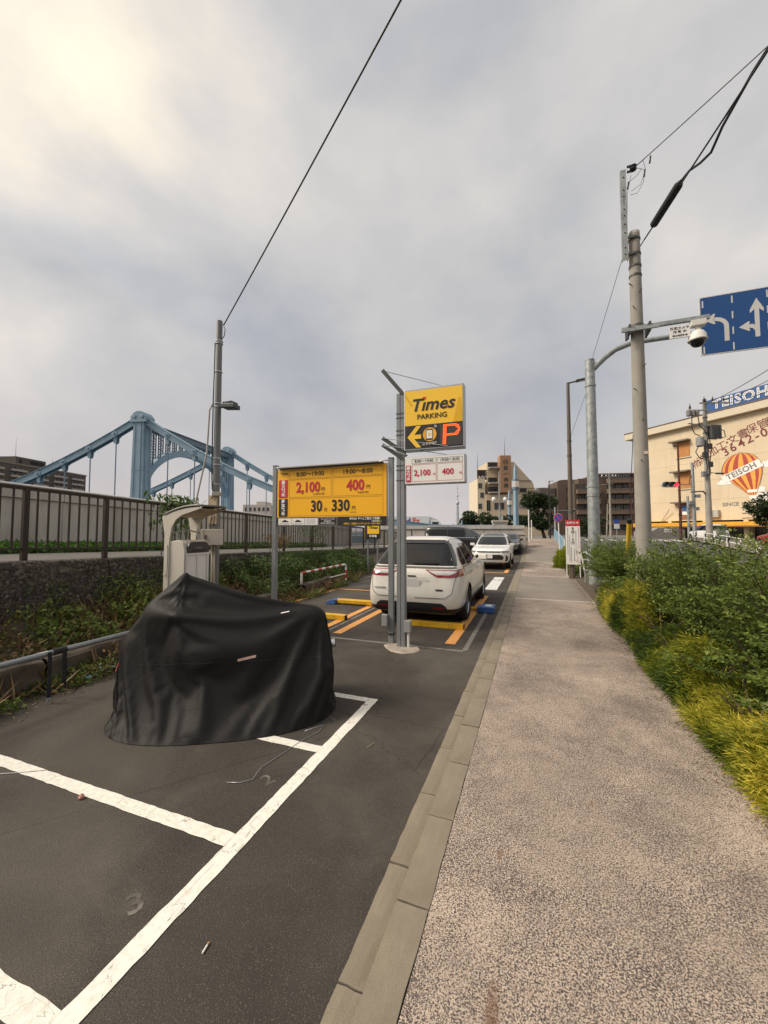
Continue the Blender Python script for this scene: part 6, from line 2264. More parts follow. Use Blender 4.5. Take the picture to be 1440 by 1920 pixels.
# ---------------- no-parking sign and blue guard fence up the street
zs_ = zg(30.5)
npk = thing('no_parking_sign', 'round blue and red no parking sign on a white post', 'road sign', (1.72, 30.5, zs_), world=True)
MB().cyl((1.72, 30.5, zs_ - .1), (1.66, 30.5, 3.0), .035, n=10).build('post', M_rw, npk)
q = MB().lathe([(.30, 0), (.30, .012)], (1.66, 30.44, 2.72), 32, (0, -1, 0)); q.build('red_disc', mat('sign_red', (.50, .02, .05), .45), npk)
q = MB().lathe([(.245, 0), (.245, .004)], (1.66, 30.427, 2.72), 32, (0, -1, 0)); q.build('blue_disc', mat('sign_blue', (.03, .08, .38), .45), npk)
q = MB().obox((1.66, 30.42, 2.72), (.17, 0, -.17), (0, .002, 0), (.022, 0, .022)); q.build('red_bar', MATS['sign_red'], npk)
MB().lathe([(.31, 0), (.31, .008)], (1.66, 30.455, 2.72), 32, (0, -1, 0)).build('white_rim', M_wht, npk)
gf = thing('blue_guard_fence', 'pale blue guard fence along the climbing sidewalk', 'fence', (1.95, 35, .5), world=True)
M_lblue = mat('fence_blue', (.30, .46, .58), .5, var=.08)
for i in range(8):
    y = 29.5 + i * 1.9
    MB().box(1.92, 2.0, y - .04, y + .04, zg(y) - .05, zg(y) + 1.0).build('post', M_rw if i == 0 else M_lblue, gf)
    if i < 7:
        y2 = y + 1.9
        for h in (.95, .2):
            MB().beam((1.96, y + .041, zg(y) + h), (1.96, y2 - .041, zg(y2) + h), .04, .05).build('rail', M_lblue, gf)
        for j in range(1, 9):
            ym = y + 1.9 * j / 9
            MB().box(1.95, 1.97, ym - .012, ym + .012, zg(ym) + .23, zg(ym) + .93).build('bar', M_lblue, gf)

# ---------------- bridge-end pillars, lamp, posts
def pillar(lab, p, fwd, ytop, ylamp, w):
    b = camp(p, fwd, .9)
    m_ = fwd / 740
    t = thing('bridge_lamp_pillar', lab, 'lamp pillar', b, world=True, group='blue lamp pillars at the bridge end')
    zt, zl = 1.77 + (996 - ytop) * m_, 1.77 + (996 - ylamp) * m_
    MB().tube([b, (b.x, b.y, zl - .5)], [w * .55, w * .42], 4).build('shaft', M_bblue, t)
    MB().tube([(b.x, b.y, zl - .5), (b.x, b.y, zl + .7)], [w * .62, w * .62], 4).build('lamp_housing', M_bdark, t)
    MB().tube([(b.x, b.y, zl - .2), (b.x, b.y, zl + .5)], [w * .66, w * .66], 4).build('lamp_glass', M_lampc, t)
    MB().tube([(b.x, b.y, zl + .7), (b.x, b.y, zt - .7), (b.x, b.y, zt)], [w * .38, w * .32, .02], 4).build('spire', M_bblue, t)


pillar('taller slender blue lamp pillar with spire at the bridge end', 967.5, 46, 868, 910, .62)
pillar('shorter slender blue lamp pillar left of the tall one', 955.5, 62, 917, 944, .55)
pd = thing('stone_pedestal', 'pale stone pedestal at the corner of the bridge', 'pedestal', camp(937, 41.5, .9), R(13))
MB().box(-.72, .72, -.5, .5, -1, 1.75).build('plinth', mat('pedestal_stone', (.40, .36, .30), .85, var=.12, vs=4, bump=.2), pd, bevel=.03)
MB().box(-.80, .80, -.58, .58, 1.752, 2.0).build('cap', MATS['pedestal_stone'], pd, bevel=.04)
for i in range(3):
    for j in range(3):
        MB().box(-.70 + j * .47, -.25 + j * .47, -.515, -.502, .25 + i * .5, .71 + i * .5).build('stone', MATS['pedestal_stone'], pd, bevel=.01)
b = camp(937, 43.5, 1.0)
tl = thing('twin_globe_lamp', 'pale pole with two white globe lamps above the stone pedestal', 'street lamp', b, world=True)
MB().tube([b, b + V(0, 0, 7.4)], [.11, .06], 12).build('pole', M_gal2, tl, smooth='auto')
MB().beam(b + CR * -.75 + V(0, 0, 4.6), b + CR * .75 + V(0, 0, 4.6), .06, .06).build('cross_arm', M_gal2, tl)
for s in (-.62, .62):
    MB().lathe([(.05, .3), (.20, .18), (.24, 0), (.18, -.18), (.06, -.26)], b + CR * s + V(0, 0, 4.25), 14).build('globe', mat('globe_white', (.75, .74, .72), .3), tl, smooth=True)
MB().beam(b + CR * .2 + V(0, 0, 0), b + CR * .2 + V(0, 0, 2.6), .05, .05).build('side_post', M_gal2, tl)
MB().obox(b + CR * .2 + V(0, 0, 2.1), CR * .16, CF * .05, (0, 0, .35)).build('side_box', mat('unit_white', (.6, .6, .58), .5), tl)
for p_, fw__, yt, lab in ((991.5, 36, 957, 'taller thin white post beside the climbing sidewalk'), (996.5, 39, 976, 'shorter thin white post beside the climbing sidewalk')):
    b = camp(p_, fw__, .6)
    t = thing('white_post', lab, 'post', b, world=True, group='thin white posts')
    zt = 1.77 + (996 - yt) * fw__ / 740
    MB().tube([b + V(0, 0, -.3), (b.x, b.y, zt)], [.06, .05], 10).build('shaft', M_rw, t, smooth='auto')
    MB().lathe([(.05, 0), (.04, .03), (.01, .045)], (b.x, b.y, zt), 10).build('cap', M_rw, t)
lw = thing('low_stone_wall', 'short pale stone gate wall beside the climbing sidewalk', 'wall', (-.75, 33.0, .3))
for i in range(3):
    MB().box(-.62 + .01 * i, .18, -.35, .35, -.2 + i * .45, .23 + i * .45).build('stone', MATS['pedestal_stone'], lw, bevel=.02)
MB().box(-.66, .22, -.4, .4, 1.16, 1.3).build('cap', MATS['pedestal_stone'], lw, bevel=.02)
b = camp(1031, 42, .9)
sl = thing('dark_street_lamp', 'slim dark street lamp beside the leaning tree', 'street lamp', b, world=True)
MB().tube([b, b + V(0, 0, 6.2)], [.09, .05], 12).build('pole', M_blk, sl, smooth='auto')
MB().beam(b + V(0, 0, 6.2), b + CR * .25 + V(0, 0, 6.25), .08, .08).build('arm', M_blk, sl)
MB().obox(b + CR * .32 + V(0, 0, 6.26), CR * .14, CF * .10, (0, 0, .06)).build('lamp_head', MATS['globe_white'], sl, bevel=.02)
M_sig = mat('signal_grey', (.42, .42, .41), .5)
b = camp(1041, 45, .9)
ts = thing('signal_pole', 'grey pole with a side arm holding a small traffic signal seen up the street', 'traffic signal', b, world=True)
MB().tube([b, b + V(0, 0, 3.6)], [.12, .09], 12).build('pole', M_gal2, ts, smooth='auto')
MB().beam(b + V(0, 0, 3.25), b + CR * 1.6 + V(0, 0, 3.25), .07, .07).build('arm', M_gal2, ts)
MB().obox(b + CR * 1.95 + V(0, 0, 3.2), CR * .34, CF * .12, (0, 0, .2)).build('signal_box', M_sig, ts, bevel=.03)
for s in (-.15, .15):
    MB().lathe([(.13, 0), (.13, .12), (.12, .12)], b + CR * (1.95 + s) + V(0, 0, 3.2) - CF * .12, 14, -CF).build('lens_hood', M_blk, ts)

# ---------------- far side of the road: transformer pole, signals, barrier
b = Vector((13.5, 39.7, .85))
tp = thing('transformer_pole', 'concrete utility pole with transformers and cross arms before the warehouse', 'utility pole', b, world=True)
MB().tube([b, b + V(0, 0, 11.9)], [.24, .13], 16).build('shaft', M_pole, tp, smooth='auto')
for z in (11.6, 10.3, 9.0, 7.0, 5.5):
    MB().cyl(b + V(0, 0, z), b + V(0, 0, z + .08), .17 + (11 - z) * .009, n=14).build('band', M_steel2, tp)
MB().beam(b + CR * -.5 + V(0, -.2, 11.5), b + CR * 1.9 + V(0, -.2, 11.55), .1, .1).build('cross_arm', M_gal2, tp)
MB().beam(b + CR * -1.5 + V(0, -.2, 10.9), b + CR * .4 + V(0, -.2, 10.9), .1, .1).build('cross_arm', M_gal2, tp)
MB().beam(b + CR * -1.5 + V(0, -.2, 9.8), b + CR * .2 + V(0, -.2, 9.6), .08, .08).build('cross_arm', M_gal2, tp)
for s, z in ((-.1, 11.62), (.6, 11.65), (1.5, 11.68), (-1.3, 11.0)):
    MB().lathe([(.02, 0), (.10, .05), (.05, .10), (.09, .16), (.03, .30), (.015, .45)], b + CR * s + V(0, -.2, z), 10).build('insulator', M_blk, tp)
q = MB()
for s in (-1.45, -1.1, -.75):
    q.lathe([(.05, -.3), (.16, -.22), (.17, .2), (.08, .3)], b + CR * s + V(0, -.25, 10.65), 10)
q.build('switch_gear', mat('gear_grey', (.22, .21, .20), .6), tp)
tx = MB().obox(b + CR * .62 + V(0, -.1, 9.1), CR * .42, CF * .32, (0, 0, .55)).build('transformer_box', mat('transformer_dark', (.085, .085, .085), .55), tp, bevel=.03)
q = MB()
for i in range(5):
    q.obox(b + CR * (.30 + i * .15) + V(0, -.1, 9.1) - CF * .34, CR * .012, CF * .025, (0, 0, .45))
q.build('cooling_rib', MATS['transformer_dark'], tx)
MB().lathe([(.2, -.42), (.28, -.36), (.28, .32), (.22, .38), (.1, .42)], b + CR * -.55 + V(0, -.15, 8.3), 16).build('round_transformer', mat('transformer_grey', (.26, .26, .25), .5), tp, smooth='auto')
q = MB()
for pts in ([(-1.2, 10.4), (-1.25, 9.4), (-1.0, 8.9), (-.6, 8.75)], [(-.7, 8.0), (-1.0, 7.4), (-.7, 6.9), (-.1, 6.8)], [(.95, 9.3), (1.4, 9.2), (1.5, 8.7), (1.0, 8.5)], [(-.7, 10.4), (-.6, 9.6), (-.2, 9.2), (0, 8.8)], [(.15, 8.6), (.3, 7.6), (.1, 6.4), (.15, 5.6)], [(-.15, 8.4), (-.25, 7.2), (-.1, 6.2), (-.2, 5.4)]):
    q.tube([b + CR * s + V(0, -.3, z) for s, z in pts], .035, 6)
q.build('cable', M_blk, tp, smooth=True)
for z, s in ((5.6, -.35), (6.4, .2), (7.9, .2), (7.2, -.2)):
    MB().obox(b + CR * s + V(0, -.2, z), CR * .16, CF * .12, (0, 0, .22)).build('junction_box', M_dgrey if z > 6 else M_steel, tp, bevel=.02)
MB().beam(b + CR * .15 + V(0, 0, 5.75), b + CR * .9 + V(0, 0, 5.7), .05, .05).build('lamp_arm', M_steel2, tp)
MB().obox(b + CR * 1.05 + V(0, 0, 5.68), CR * .30, CF * .1, (0, 0, .06)).build('lamp_head', M_dgrey, tp, bevel=.02)
MB().tube([b + CR * -.1 + V(0, 0, 3.2), b + CR * -.15 + V(0, 0, 3.9), b + CR * -.4 + V(0, 0, 4.2), b + CR * -1.4 + V(0, 0, 4.15)], .06, 8).build('bent_arm', M_steel2, tp, smooth=True)
for i, (s, z, e_) in enumerate(((-.1, 11.95, (1440, 655)), (.6, 12.0, (1440, 688)), (1.5, 12.0, (1440, 722)))):
    fwd_ = 20.0
    end = camp(e_[0] + 130, fwd_, 1.77 + (996 - e_[1]) * fwd_ / 740 + 1.2)
    cable('overhead_cable', ('topmost', 'middle', 'lowest')[i] + ' of the three wires leaving the transformer pole to the right', sag(b + CR * s + V(0, -.2, z - b.z + .25), end, .25), .022)

b = camp(1302, 34, .8)
rp = thing('signal_mast', 'grey steel mast with a red lit traffic signal on its arm', 'traffic signal', b, world=True)
MB().tube([b, (b.x, b.y, 1.77 + 129 * 34 / 740)], [.16, .11], 14).build('mast', M_gal2, rp, smooth='auto')
zsg = 1.77 + 87.5 * 34 / 740
MB().beam((b.x, b.y, zsg), b + CR * -1.35 + V(0, 0, zsg - b.z), .07, .07).build('arm', M_gal2, rp)
MB().tube([b + V(0, 0, zsg - b.z + .9), b + CR * -.25 + V(0, 0, zsg - b.z + .6), b + CR * -.3 + V(0, 0, zsg - b.z)], .03, 6).build('cable', M_blk, rp)
sc_ = b + CR * -2.05 + V(0, 0, zsg - b.z) - CF * .1
bx_ = []
q = MB()
q.obox(sc_, CR * .50, CF * .09, (0, 0, .24))
q.lathe([(.24, -.09), (.24, .09)], sc_ - CR * .5, 16, CF); q.lathe([(.24, -.09), (.24, .09)], sc_ + CR * .5, 16, CF)
q.build('signal_head', M_sig, rp)
for i, m_ in ((-1, mat('lens_green_off', (.02, .05, .05), .2)), (0, mat('lens_amber_off', (.06, .01, .015), .2)), (1, emat('lens_red_lit', (1.0, .02, .04), 2.2))):
    MB().lathe([(.19, 0), (.17, .03), (.02, .05)], sc_ + CR * (i * .48) - CF * .091, 18, -CF).build('lens', m_, rp)
    q = MB()
    for t in range(10):
        a0, a1 = R(t * 18), R(t * 18 + 18)
        pts = [sc_ + CR * (i * .48 + .215 * math.cos(a)) + V(0, 0, .215 * math.sin(a)) - CF * d_ for a in (a0, a1) for d_ in (.09, .32)]
        q.add(pts, [(0, 1, 3, 2)])
    q.build('visor', M_dgrey, rp, fix=False)
for s, z in ((.35, 4.0), (-.25, 3.4), (.2, 2.9)):
    MB().obox(b + CR * s + V(0, -.1, z), CR * .18, CF * .1, (0, 0, .14)).build('control_box', M_gal2, rp, bevel=.02)
b = camp(1291, 38, .85)
t = thing('short_grey_pole', 'shorter grey pole just left of the signal mast', 'pole', b, world=True)
MB().tube([b, b + V(0, 0, 4.3)], [.12, .10], 12).build('shaft', M_gal2, t, smooth='auto')
for z in (1.5, 2.3, 2.8, 3.2):
    MB().obox(b + V(.05, -.12, z), CR * .12, CF * .1, (0, 0, .13)).build('fitting', M_steel, t, bevel=.02)
b = camp(1276, 37, .85)
t = thing('dark_red_pole', 'slender dark red brown pole before the warehouse wall', 'pole', b, world=True)
zt = 1.77 + 161 * 37 / 740
MB().tube([b, (b.x, b.y, zt)], [.13, .07], 12).build('shaft', mat('pole_dark_red', (.075, .022, .018), .5), t, smooth='auto')
MB().beam(b + CR * -.45 + V(0, 0, zt - b.z), b + CR * .1 + V(0, 0, zt - b.z), .08, .10).build('head', M_blk, t)
for z in (2.4, 3.1, 1.2):
    MB().cyl(b + V(0, 0, z), b + V(0, 0, z + .12), .14, n=12).build('band', M_blk, t)
b = camp(1351, 33, .85)
t = thing('roadside_cabinet', 'small grey control cabinet beside the transformer pole', 'cabinet', b, R(10))
MB().box(-.26, .26, -.2, .2, 0, 1.05).build('case', M_steel, t, bevel=.02)
MB().box(-.30, .30, -.24, .24, 1.051, 1.11).build('lid', M_gal2, t, bevel=.02)
MB().box(-.2, .2, -.212, -.201, .15, .95).build('door', mat('cab_door', (.33, .35, .36), .5), t)
rb = thing('white_road_barrier', 'white pipe barrier along the far side of the road', 'barrier', (12.9, 32, .3), world=True)
for i in range(12):
    y = 19 + i * 2.0
    MB().cyl((12.9, y, zg(y)), (12.9, y, zg(y) + .85), .04, n=10).build('post', M_rw, rb)
    if i < 11:
        for h in (.82, .45):
            MB().cyl((12.9, y, zg(y) + h), (12.9, y + 2.0, zg(y + 2) + h), .028, n=8).build('pipe', M_rw, rb)
# grey hoarding and parked-shed shapes before the warehouse
sh_ = thing('roadside_shed', 'low grey shed roof in front of the warehouse', 'shed', camp(1250, 46, .9), world=True)
b = camp(1250, 46, .9)
q = MB().prism([(-2.0, 0), (2.1, 0), (2.1, 1.0), (1.5, 1.35), (-1.0, 1.25), (-2.0, .75)], b - CF * .0, CR, BZ, CF, 3.0)
q.build('shed_body', mat('shed_grey', (.27, .25, .23), .8), sh_)
MB().obox(b + CR * .1 + V(0, 0, .95) - CF * .02, CR * .4, CF * .01, (0, 0, .22)).build('panel', M_wht, sh_)

# ---------------- wooden-looking utility pole before the apartments
b = camp(1145, 66, .95)
wp = thing('utility_pole', 'thin concrete utility pole with cross arms before the brown apartments', 'utility pole', b, world=True)
MB().tube([b, b + V(0, 0, 10.6)], [.22, .13], 12).build('shaft', M_pole, wp, smooth='auto')
for s0, s1, z in ((-1.6, 1.3, 9.9), (-1.3, .9, 10.3), (-1.4, .6, 8.6)):
    MB().beam(b + CR * s0 + V(0, -.2, z), b + CR * s1 + V(0, -.2, z + .15), .1, .1).build('cross_arm', M_gal2, wp)
for s in (-1.3, -.6, .5, 1.0):
    MB().lathe([(.06, 0), (.10, .1), (.03, .35)], b + CR * s + V(0, -.2, 10.0), 8).build('insulator', M_wht, wp)
MB().beam(b + CR * .2 + V(0, 0, 4.6), b + CR * 1.6 + V(0, 0, 4.7), .05, .05).build('lamp_arm', M_gal2, wp)
b = camp(1137, 60, .95)
wq = thing('leaning_pole', 'thin grey pole leaning beside the far utility pole', 'pole', b, world=True)
MB().tube([b, b + CR * .25 + V(0, 0, 4.9)], [.12, .08], 10).build('shaft', M_pole, wq, smooth='auto')
MB().lathe([(.09, 0), (.05, .05)], b + CR * .25 + V(0, 0, 4.9), 10).build('cap', M_steel2, wq)
b = camp(1186, 60, .95)
wq = thing('slim_red_brown_pole', 'slim red brown pole before the right side of the apartments', 'pole', b, world=True)
MB().tube([b, b + CR * -.25 + V(0, 0, 9.0)], [.10, .06], 10).build('shaft', MATS['pole_dark_red'], wq, smooth='auto')
MB().lathe([(.07, 0), (.03, .06)], b + CR * -.25 + V(0, 0, 9.0), 10).build('cap', M_blk, wq)
b = camp(1156, 30, zg(33))
wq = thing('small_blue_sign', 'small blue and white sign plate on a thin post beyond the hedge', 'road sign', b, world=True)
MB().cyl(b, b + V(0, 0, 2.2), .03, n=8).build('post', M_gal2, wq)
MB().obox(b + V(0, -.05, 2.05), CR * .2, CF * .01, (0, 0, .14)).build('blue_plate', MATS['sign_blue'], wq)
MB().obox(b + V(0, -.05, 1.70), CR * .2, CF * .01, (0, 0, .18)).build('white_plate', M_wht, wq)
# thin stay wires between poles
cable('stay_wire', 'thin wire slanting from the utility pole to the gantry pole', [(ux - .25, uy - .1, 8.0), (1.87, 14.3, 7.3)], .006)
cable('stay_wire', 'thin wire slanting from the gantry pole to the brown lamp post', [(1.80, 14.5, 6.6), (1.33, 16.05, 5.2)], .006)
# ================================================================== PLANTS
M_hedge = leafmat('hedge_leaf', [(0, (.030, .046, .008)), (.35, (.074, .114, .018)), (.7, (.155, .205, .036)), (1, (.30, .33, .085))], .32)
M_gold = leafmat('golden_cypress', [(0, (.028, .055, .008)), (.38, (.085, .135, .014)), (.66, (.27, .29, .022)), (1, (.66, .56, .07))], .35)
M_weed = leafmat('weed_leaf', [(0, (.055, .070, .014)), (.4, (.10, .150, .026)), (.8, (.19, .24, .05)), (1, (.32, .33, .09))], .35)
M_dry = leafmat('dry_stalk', [(0, (.09, .052, .024)), (.5, (.21, .135, .062)), (1, (.38, .27, .13))], .2)
M_ivy = leafmat('ivy_leaf', [(0, (.032, .062, .014)), (.5, (.075, .130, .028)), (1, (.17, .24, .06))], .3)
M_tree = leafmat('tree_leaf', [(0, (.014, .026, .010)), (.5, (.028, .052, .017)), (1, (.065, .10, .030))], .25)
M_bush = leafmat('lime_bush', [(0, (.06, .10, .008)), (.5, (.22, .27, .015)), (1, (.46, .44, .03))], .35)
M_bark = mat('bark', (.075, .058, .044), .95, var=.3, vs=10, bump=.6, bs=40)
M_twig = mat('twig', (.085, .060, .040), .9, var=.2, vs=10)


def shrub(lab, cx, cy, rx, ry, h, nb, nl, m, seed, name='hedge_shrub', cat='shrub', group='dark green hedge shrubs', size=.034, spread=1.0, z0=.06):
    """loose shrub: arching branches with side sprays of small leaves"""
    g = np.random.default_rng(seed)
    t = thing(name, lab, cat, (cx, cy, z0), group=group)
    P, D, N, T = [], [], [], []
    stems = MB()
    for b_ in range(nb):
        az = g.uniform(0, 2 * math.pi)
        reach = g.uniform(.30, 1.0) ** .6 * (1.25 if g.random() < .16 else 1.0)
        top = h * 1.22 * g.uniform(.45, 1.05) * (1 - .22 * reach)
        ex, ey = math.cos(az) * rx * reach, math.sin(az) * ry * reach
        p0 = np.array((g.normal(0, .10) + ex * .12, g.normal(0, .12) + ey * .12, 0.0))
        p1 = np.array((ex * .45, ey * .45, top * .85))
        p2 = np.array((ex * 1.05, ey * 1.05, top * g.uniform(.72, 1.06)))
        s = np.linspace(.10, 1, nl) ** .72
        c = ((1 - s)[:, None] ** 2) * p0 + 2 * ((1 - s) * s)[:, None] * p1 + (s[:, None] ** 2) * p2
        tn = 2 * (1 - s)[:, None] * (p1 - p0) + 2 * s[:, None] * (p2 - p1)
        tn /= np.linalg.norm(tn, axis=1, keepdims=True)
        side = np.cross(tn, np.array((0, 0, 1.0)))
        side /= (np.linalg.norm(side, axis=1, keepdims=True) + 1e-6)
        off = g.uniform(-1, 1, nl)
        wid = .16 * spread * np.sin(np.pi * np.clip(s * .85 + .12, 0, 1))
        lead = tn * (np.abs(off) * .10)[:, None]
        pos = c + side * (off * wid)[:, None] + lead + g.normal(0, .018, (nl, 3))
        pos[:, 2] -= np.abs(off) * wid * .25
        P.append(pos)
        D.append(side * np.sign(off)[:, None] * .8 + tn * .7 + g.normal(0, .45, (nl, 3)))
        N.append(np.array((0, 0, 1.0)) + g.normal(0, .45, (nl, 3)))
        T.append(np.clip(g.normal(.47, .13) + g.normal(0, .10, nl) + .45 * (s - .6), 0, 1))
        if b_ % 3 == 0:
            stems.tube([Vector(c[int(i)]) for i in np.linspace(0, nl - 1, 6)], [.010, .009, .007, .005, .004, .002], 5)
    leaves('foliage', np.concatenate(P), np.concatenate(D), np.concatenate(N), size * g.uniform(.7, 1.3, nb * nl), size * .30, m, t, np.concatenate(T))
    stems.build('stem', M_twig, t, fix=False)
    return t


HS = [  # x, y, rx, ry, height
    (2.10, 4.5, .75, .80, 1.50), (2.22, 5.9, .82, .85, 1.66), (2.35, 7.2, .80, .85, 1.55), (2.2, 8.5, .80, .85, 1.38),
    (2.55, 9.4, .70, .80, 1.30), (2.25, 11.3, .80, .80, 1.38), (2.3, 12.6, .85, .75, 1.40), (2.15, 13.7, .80, .70, 1.42), (2.10, 3.3, .7, .7, 1.25)]
HL = ['nearest full dark green shrub at the right picture edge', 'tallest dark green shrub right of the concrete pole', 'dark green shrub next to the tallest one towards the pole', 'dark green shrub in front of the concrete pole foot',
      'low dark green shrub right behind the concrete pole', 'dark green shrub left of the concrete pole', 'dark green shrub beside the yellow guy wire guard', 'farthest dark green shrub reaching over the sidewalk', 'dark green shrub cut by the right picture edge low down']
for i, ((x, y, rx, ry, h), lab) in enumerate(zip(HS, HL)):
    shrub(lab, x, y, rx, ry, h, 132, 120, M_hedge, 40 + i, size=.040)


def cypress(lab, cx, cy, r, h, n, seed, m=None, group='golden cypress clumps'):
    """thread-leaf cypress: fans of fine drooping threads, gold at the tips"""
    g = np.random.default_rng(seed)
    t = thing('golden_cypress', lab, 'shrub', (cx, cy, .06), group=group)
    nf = n // 22
    P, D, N, T, L = [], [], [], [], []
    for _ in range(nf):
        # fans scattered over an uneven low mass rather than a dome
        bx, by = g.normal(0, r * .62), g.normal(0, r * .95)
        lump = .55 + .75 * mn.noise(Vector(((cx + bx) * 2.1, (cy + by) * 2.1, seed * .1))) - .42 * (bx / r) ** 2 * (bx < 0)
        hh = max(.05, h * lump * (1.0 if bx > -r * .8 else .5))
        bz_ = hh * g.uniform(.12, 1.0) ** .55
        base = np.array((max(-.26, bx), by, bz_))
        az = g.normal(math.pi, .95)                       # most fans lean out over the walk
        out = np.array((math.cos(az), math.sin(az), g.normal(.35, .35)))
        k_ = 22
        fan = g.uniform(.6, 1.35)
        a = g.normal(0, .75, k_)
        sd = np.array((-math.sin(az), math.cos(az), 0)) + g.normal(0, .35, 3)
        dd = out[None] + sd[None] * a[:, None] + g.normal(0, .5, (k_, 3))
        dd /= np.linalg.norm(dd, axis=1, keepdims=True)
        st_ = g.uniform(0, .9, k_)
        ln = g.uniform(.025, .072, k_) * fan
        P.append(base + dd * (st_ * .10 * fan)[:, None])
        D.append(dd + np.array((0, 0, -.22)))
        N.append(rdir(g, k_))
        L.append(ln)
        gold = .40 + .95 * mn.noise(Vector(((cx + bx) * 1.7, (cy + by) * 1.7, 5.0))) + .38 * (bz_ / max(.1, h) - .45) + g.normal(0, .09)
        T.append(np.clip(gold + (st_ - .5) * .45 + g.normal(0, .09, k_), 0, 1))
    L = np.concatenate(L)
    leaves('foliage', np.concatenate(P), np.concatenate(D), np.concatenate(N), L, (.0026 + L * .014), m or M_gold, t, np.concatenate(T), fold=.1)
    q = MB()
    for i in range(9):
        a = i * .7
        q.tube([(0, 0, 0), (math.cos(a) * r * .3, math.sin(a) * r * .3, h * .5), (math.cos(a) * r * .7, math.sin(a) * r * .7, h * .75)], [.012, .008, .004], 5)
    q.build('stem', M_twig, t, fix=False)
    return t


CY = [(1.60, 2.3, .32, .50), (1.60, 3.15, .31, .48), (1.60, 4.0, .32, .52), (1.62, 4.9, .34, .58), (1.60, 5.75, .36, .58), (1.66, 6.6, .42, .70), (1.66, 7.5, .42, .85), (1.62, 8.4, .42, .80), (1.64, 9.3, .40, .70), (1.80, 10.2, .38, .60)]
CL = ['first', 'second', 'third', 'fourth', 'fifth', 'sixth', 'seventh', 'eighth', 'ninth', 'tenth']
for i, (x, y, r, h) in enumerate(CY):
    cypress(CL[i] + ' golden yellow cypress clump along the sidewalk edge counted from the camera', x, y, r, h, 26000, 70 + i)
cypress('green cypress clump at the foot of the hedge near the stone post', 1.95, 11.9, .42, .42, 9000, 90, M_hedge)

# round lime bush and the low growth below it
def ballbush(name, lab, c, r, h, n, m, seed, size=.05, cat='bush'):
    g = np.random.default_rng(seed)
    t = thing(name, lab, cat, (c[0], c[1], c[2]))
    d = rdir(g, n)
    d[:, 2] = np.abs(d[:, 2]) * 1.0 - .12
    rr = g.uniform(.72, 1.03, n) * (1 + .10 * np.sin(d[:, 0] * 7 + 1) * np.cos(d[:, 1] * 6) + .06 * np.sin(d[:, 2] * 13 + d[:, 0] * 9))
    P = np.stack([d[:, 0] * rr * r, d[:, 1] * rr * r, np.maximum(0, d[:, 2] * rr * h + .1)], 1)
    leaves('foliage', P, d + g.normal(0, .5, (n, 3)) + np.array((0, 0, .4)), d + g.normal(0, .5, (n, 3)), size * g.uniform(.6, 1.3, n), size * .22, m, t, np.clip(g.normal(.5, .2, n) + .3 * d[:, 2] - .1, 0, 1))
    q = MB()
    for i in range(8):
        a = i * .8
        q.tube([(0, 0, 0), (math.cos(a) * r * .35, math.sin(a) * r * .35, h * .45), (math.cos(a) * r * .7, math.sin(a) * r * .7, h * .7)], [.02, .012, .005], 5)
    q.build('stem', M_twig, t, fix=False)
    return t


ballbush('lime_bush', 'round yellow green bush in the planting bed up the street', (1.62, 20.6, .04), .72, 1.05, 16000, M_bush, 5, .07)
ballbush('low_green_shrub', 'low dark green spreading shrub at the foot of the lamp post', (1.75, 16.9, .04), .55, .35, 6000, M_hedge, 6, .06)

# pinnate saplings growing through the hedge
def sapling(lab, base, top, nleaf, seed, ll=.34):
    g = random.Random(seed)
    t = thing('sapling', lab, 'plant', base, world=True, group='pinnate saplings')
    b, tp_ = Vector(base), Vector(top)
    MB().tube([b, b.lerp(tp_, .5) + V(.02, 0, .03), tp_], [.010, .007, .004], 6).build('stem', M_twig, t)
    for i in range(nleaf):
        s = b.lerp(tp_, .55 + .45 * i / max(1, nleaf - 1))
        az = i * 2.4 + g.uniform(-.4, .4)
        d = Vector((math.cos(az), math.sin(az), .45)).normalized()
        L = ll * g.uniform(.8, 1.15)
        sd = d.cross(V(0, 0, 1)).normalized()
        P, D, N = [], [], []
        for j in range(7):
            u = .25 + .75 * j / 6
            p_ = s + d * (L * u) - V(0, 0, .30 * L * u * u)
            for sg in (-1, 1):
                P.append(p_); D.append(sd * sg + d * .35 - V(0, 0, .15)); N.append((0, 0, 1))
        P.append(s + d * L - V(0, 0, .3 * L)); D.append(d); N.append((0, 0, 1))
        lf = leaves('leaf', [tuple(x) for x in P], [tuple(x) for x in D], N, L * .26, L * .055, M_ivy, t, np.full(len(P), .75), seed=i)
        MB().tube([s, s + d * (L * .5) - V(0, 0, .075 * L), s + d * L - V(0, 0, .3 * L)], .0025, 4).build('rachis', M_twig, lf)


sapling('pinnate leaved sapling among the golden cypress near the right edge', (1.75, 4.6, .1), (1.72, 4.45, .62), 6, 1, .36)
sapling('pinnate leaved sapling at the far end of the hedge', (1.9, 11.0, .1), (1.85, 10.9, .85), 6, 2, .42)

# ---------------- weeds on the left bank (nobody could count them)
def ztop(x, y):
    return bankz(x, y)


g = np.random.default_rng(21)


